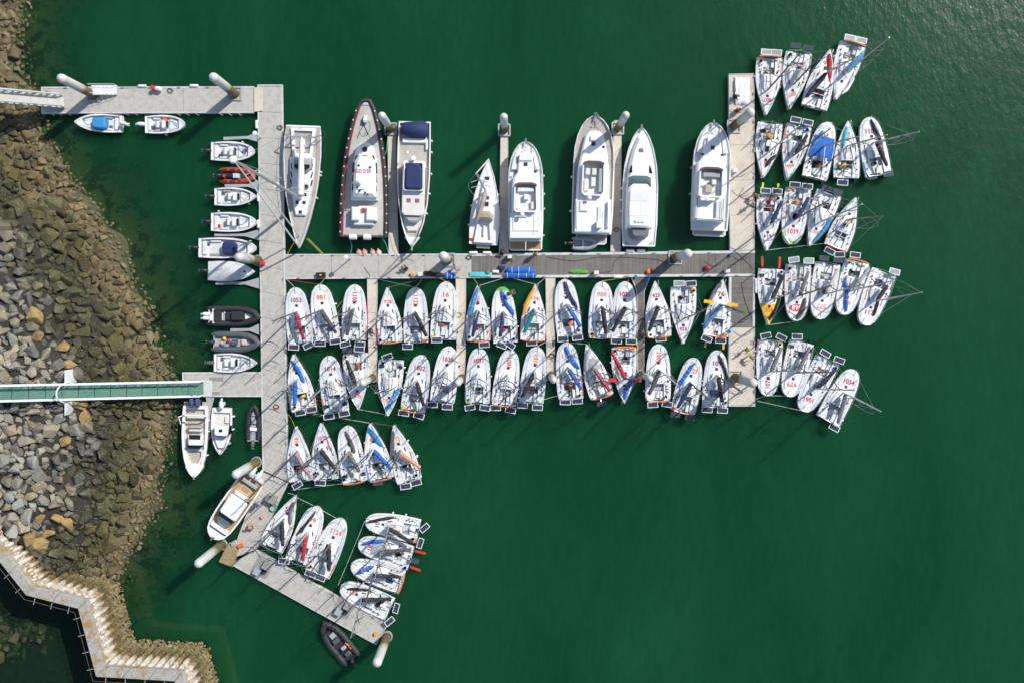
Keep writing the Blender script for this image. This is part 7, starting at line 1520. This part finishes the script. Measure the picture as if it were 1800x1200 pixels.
for px, py, c_, lab in ((1117, 487, 'blue', 'blue bucket at the root of the plank finger, left'), (1135, 492, 'blue', 'blue bucket at the root of the plank finger, right'), (1281, 583, 'blue', 'blue bucket on the right pontoon edge beside boat 76'), (462, 907, 'salmon', 'pink bucket on the slanting pontoon'), (1284, 448, 'cyan', 'small light blue bucket at the pontoon corner near the large yacht'), (661, 1112, 'amber', 'yellow bucket at the end of the bottom slanting pontoon')):
    o = MB().tube([(0, 0, 0), (0, 0, 0.34), (0, 0, 0.33), (0, 0, 0.05)], [0.15, 0.20, 0.18, 0.13], 12).build('bucket', CLOTH[c_]); o.location = W(px, py, ZT + 0.03); tag(o, lab, 'bucket', 'buckets on the pontoons')
r = empty('hose_cabinet', W(276, 157, ZT), -0.4, 'red and white hose cabinet on the top left pontoon', 'cabinet'); MB().box((-0.15, 0, 0.45), (0.45, 0.4, 0.9), taper=0.9).build('cabinet', PAINT['red'], r); MB().tube([(0.05, 0, 0.5), (0.5, 0.12, 0.55), (0.75, 0.2, 0.5)], [0.24, 0.26, 0.1], 8).build('hose_drum', WHITE, r)
t = box_item('transformer_box', 479, 874, 1.15, 0.85, 0.9, GREYB, 'grey transformer box on the slanting pontoon', 'utility box', -0.5)
box_item('tool_box', 424, 957, 0.55, 0.42, 0.4, CLOTH['orange'], 'orange tool box beside the lichen-spotted corner block', 'box', 0.5)
box_item('crate', 412, 953, 0.6, 0.45, 0.35, LGREYTUBE, 'pale grey crate beside the orange tool box', 'crate', 0.6)
o = MB().tube([(0.5 * math.cos(a) * (1 - .02 * a), 0.5 * math.sin(a) * (1 - .02 * a), 0.04 + 0.012 * a) for a in [k * math.pi / 7 for k in range(40)]], 0.035, 5).build('green_hose', ROPEG); o.location = W(480, 892, ZT); tag(o, 'coiled green hose below the grey transformer box', 'hose')
box_item('power_box', 463, 463, 0.4, 0.4, 0.8, PAINT['red'], 'small bright red box on the walkway edge beside the leaning pile', 'utility box')
for i, (px, py) in enumerate(((463, 993), (606, 1064))):
    q = ['left', 'right'][i]
    a = W(px, py, ZT); r = empty('pump_station', a, math.radians(-29), '%s grey pump station on dark matting, bottom slanting pontoon' % ('upper left' if i == 0 else 'lower right'), 'pump', 'pump stations')
    MB().box((0, 0, 0.012), (2.0, 2.6, 0.02)).build('matting', GREYB, r); MB().box((-0.3, -0.9, 0.35), (0.8, 0.6, 0.65), taper=0.9).build('pump_housing', LGREYTUBE, r); MB().box((0.35, 0.2, 0.3), (0.9, 0.8, 0.55), taper=0.9).build('tank', GREYB, r)
    for k in range(3): MB().tube([(0.4 + 0.3 * math.cos(2 * u + k), -0.5 + 0.5 * math.sin(3 * u + k), 0.06) for u in [j * 0.35 for j in range(10)]], 0.04, 5).build('hose', RUBBER, r)
# mats on fingers and ramps
for px, py, w_, d_, lab in ((968, 606, 0.8, 0.6, 'small grey rubber mat on the finger right of boat 1016'), (380, 666, 1.6, 0.45, 'dark grey strip beside the green gangway foot, upper'), (380, 691, 0.9, 0.4, 'dark grey strip beside the green gangway foot, lower'), (1321, 602, 0.35, 0.55, 'small grey mat on the lower right beige pontoon edge')):
    o = MB().box((0, 0, 0.01), (w_, d_, 0.016)).build('rubber_mat', GREYB); o.location = W(px, py, ZT + (0.0 if px != 968 else -0.04)); tag(o, lab, 'mat', 'rubber mats')
# folded white sail on the right pontoon
mb = MB(); rings = []; fr_ = random.Random(4)
for i in range(12):
    u = i / 11; y = 137 + 48 * u
    rings.append([W(1290 + 28 * k + fr_.uniform(-1, 1) + 4 * u * (k < 0.1), y + fr_.uniform(-1, 1), ZT + 0.04 + (0.16 + 0.16 * abs(math.sin(k * 9 + u * 2)) * fr_.uniform(.6, 1.2)) * (1 if 0 < k < 1 and 0 < i < 11 else 0)) for k in (0, 0.12, 0.25, 0.38, 0.5, 0.62, 0.75, 0.88, 1)])
mb.loft([list(reversed(r)) for r in rings], False); o = mb.build('folded_sail', CLOTH['white'], None, 60); tag(o, 'large white sail spread in folds on the upper right pontoon', 'sail')
# rope coils
for i, (px, py, m_, lab) in enumerate(((299, 160, ROPEB, 'dark rope coil on the top left pontoon right of the red cabinet'), (824, 453, ROPEB, 'dark rope loop where the planks begin on the central pontoon'), (807, 553, ROPEY, 'yellowish rope coil on the finger right of boat 16'), (486, 714, ROPER, 'tangled reddish rope on the walkway edge beside boat 61'), (1324, 361, ROPEB, 'dark rope coil on the upper right pontoon edge'), (492, 225, ROPEB, 'dark rope coil on the walkway beside the tall-masted yacht'), (83, 163, ROPEY, 'yellow rope tangle at the outer end of the top left pontoon'), (1083, 404, ROPEB, 'dark rope coil on the finger beside the large yacht'), (970, 625, ROPEB, 'dark rope coil low on the finger beside boat 1101'))):
    g = random.Random(i); pts = [((0.28 + 0.1 * g.uniform(-1, 1)) * math.cos(a), (0.22 + 0.1 * g.uniform(-1, 1)) * math.sin(a), 0.02 + 0.006 * a) for a in [k * 0.6 for k in range(34)]]
    o = MB().tube(pts, 0.025, 4).build('rope_coil', m_); o.location = W(px, py, ZT); tag(o, lab, 'rope', 'rope coils on the pontoons')
# cables snaking along the pontoons
def cable(name, pts, m, label, r=0.025):
    P = []
    for i in range((len(pts) - 1) * 5 + 1):
        j = min(i // 5, len(pts) - 2); u = (i - j * 5) / 5; g = lambda k: pts[max(0, min(len(pts) - 1, k))]
        a, b, c, d = g(j - 1), g(j), g(j + 1), g(j + 2); f = lambda q: 0.5 * (2 * b[q] + (c[q] - a[q]) * u + (2 * a[q] - 5 * b[q] + 4 * c[q] - d[q]) * u * u + (3 * b[q] - a[q] - 3 * c[q] + d[q]) * u ** 3)
        P.append(W(f(0), f(1), ZT + 0.03))
    o = MB().tube(P, r, 4).build(name, m); tag(o, label, 'cable', 'cables lying on the pontoons')
cable('shore_cable', [(1052, 480), (1075, 476), (1080, 460), (1096, 449)], ROPEB, 'dark shore cable on the planks below the sports cruiser'); cable('shore_cable', [(963, 452), (1010, 459), (1060, 452), (1150, 456), (1170, 462), (1190, 459)], ROPEB, 'long thin dark cable along the planks left of the wooden-half pile')
cable('shore_cable', [(1295, 445), (1315, 463), (1323, 473)], ROPEB, 'curved dark cable on the planks at the right corner'); cable('shore_cable', [(640, 470), (650, 485), (648, 490)], ROPEB, 'short dark cable crossing the concrete pontoon edge'); cable('shore_cable', [(462, 900), (442, 915), (452, 924), (470, 920)], ROPEY, 'yellow cable looping on the slanting pontoon')
cable('shore_cable', [(270, 155), (235, 154), (215, 155), (214, 152)], ROPER, 'dark red hose along the top edge of the top left pontoon'); cable('shore_cable', [(1303, 497), (1310, 530), (1322, 560)], ROPEB, 'thin dark cable over the planked square section'); cable('shore_cable', [(1308, 330), (1300, 345), (1318, 352)], ROPEB, 'thin cable by the two people on the upper right pontoon')
# cleats along the edges: parts of their pontoons
CLT = M(lambda b: b.box((0, 0, 0.05), (0.10, 0.10, 0.10)).box((0, 0, 0.11), (0.36, 0.09, 0.05)), 'cleat', GALV)
def cleats(root, a, b, n, rz):
    for i in range(n):
        u = (i + 0.5) / n; p = W(a[0] + (b[0] - a[0]) * u, a[1] + (b[1] - a[1]) * u, ZD + 0.035); o = link('cleat', CLT, root); o.location = p - root.location; o.rotation_euler = (0, 0, rz)
cleats(main_w, (498, 470), (505, 840), 9, 1.57); cleats(main_w, (454, 200), (460, 640), 12, 1.57); cleats(cen_w, (505, 449), (825, 448), 6, 0); cleats(cen_w, (505, 489), (825, 487), 8, 0); cleats(wood_w, (835, 448), (1320, 443), 10, 0); cleats(wood_w, (835, 487), (1320, 484), 10, 0)
cleats(ru_w, (1325, 140), (1326, 435), 6, 1.57); cleats(rl_w, (1326, 580), (1326.5, 708), 3, 1.57); cleats(top_w, (90, 154.5), (440, 153.5), 7, 0); cleats(dl_w, (455, 970), (675, 1095), 6, -0.52)
BRKT = mat('timber_bracket', (0.42, 0.39, 0.33), 0.8, 0.15)
for px in (88, 101, 117, 195, 220, 236, 311, 326, 343, 385, 401, 418): # timber fender struts below the top left pontoon
    MB().bar(W(px, 198.5, 0.6), W(px + 7, 203, 0.1), 0.16, 0.16).build('fender_strut', BRKT, top_w, world=True)

# ------------------------------------------------------------------ people
def person(px, py, pose, rz, top, legs, hair, label, z=ZT):
    r = empty('person', W(px, py, z), rz, label, 'person', 'people on the pontoons and boats'); r.scale = (1.02, 1.02, 1.02)
    def lay(nm, m):
        me = PEOPLE[(pose, nm)]; o = link({'body': 'body', 'jacket': 'jacket', 'trousers': 'trousers'}[nm], me, r)
        if not me.materials: me.materials.append(CLOTH['skin'])
        o.material_slots[0].link = 'OBJECT'; o.material_slots[0].material = m
    lay('body', CLOTH['skin']); lay('jacket', CLOTH[top]); lay('trousers', CLOTH[legs])
    h, lean = PEOPLE[(pose, 'hairpos')]; o = MB().ball((0, 0, 0), 0.115, 8, (1, 0.95, 0.9), half=True).build('hair', CLOTH[hair], r); o.location = (h[0] - 0.01, 0, h[2] + 0.02); o.rotation_euler = (0, lean - 0.25, 0)
person(715, 473, 'crouch', 2.6, 'black', 'black', 'brown', 'person in black crouching on the concrete pontoon left of a yellow drum')
person(799, 470, 'bend', -0.6, 'tan', 'steelblue', 'brown', 'person in tan top bending near the pile on the concrete pontoon')
person(940, 448, 'stand', 1.4, 'tan', 'black', 'brown', 'person standing at the stern platform of the flybridge yacht')
person(882, 447, 'crouch', 1.2, 'black', 'black', 'black', 'person in black crouching at the finger root on the plank pontoon')
person(894, 517, 'bend', 0.4, 'brown', 'black', 'brown', 'person leaning over the bow of green-tipped boat 557', z=0.92)
person(1289, 171, 'crouch', -0.3, 'navy', 'navy', 'brown', 'person in navy kneeling beside the folded white sail')
person(1291, 198, 'crouch', 0.5, 'red', 'lgrey', 'brown', 'person in red top kneeling below the folded white sail')
person(1318, 361, 'stand', 2.0, 'white', 'black', 'brown', 'person in white top on the upper right pontoon edge'); person(1322, 344, 'bend', -0.4, 'brown', 'dgrey', 'black', 'person in brown reaching over the upper right pontoon edge')
person(1309, 614, 'stand', 2.4, 'lime', 'crimson', 'brown', 'person in yellow top standing on the lower right pontoon'); person(1314, 625, 'bend', -0.5, 'grey', 'lime', 'black', 'person in grey bending beside the person in yellow top')
person(653, 580, 'bend', -1.2, 'navy', 'black', 'brown', 'person in navy bending on the leftmost lower finger', z=0.505)
person(1127, 591, 'crouch', 0.5, 'brown', 'denim', 'black', 'person crouching on the wooden plank finger', z=0.505)
person(454, 884, 'stand', 0.9, 'navy', 'denim', 'black', 'person in navy standing on the slanting pontoon near the teak-decked boat'); person(444, 926, 'crouch', 2.5, 'salmon', 'brown', 'black', 'person crouching low on the slanting pontoon among small items')
person(1482, 397, 'bend', 0.8, 'yellow', 'black', 'brown', 'person in yellow oilskin bending in the cockpit of the cluttered yacht', z=0.6); person(1346, 246, 'bend', 1.5, 'amber', 'black', 'brown', 'person in orange jacket working aboard boat 6', z=0.95); person(1474, 297, 'crouch', 1.5, 'yellow', 'navy', 'brown', 'person in yellow sitting in the cockpit of teal-edged boat 825', z=0.5)
person(1347, 357, 'bend', 1.0, 'crimson', 'black', 'brown', 'person in dark red working aboard boat 614', z=0.95); person(1338, 232, 'crouch', 0.2, 'black', 'denim', 'black', 'person in black crouching aboard boat 6', z=0.95)
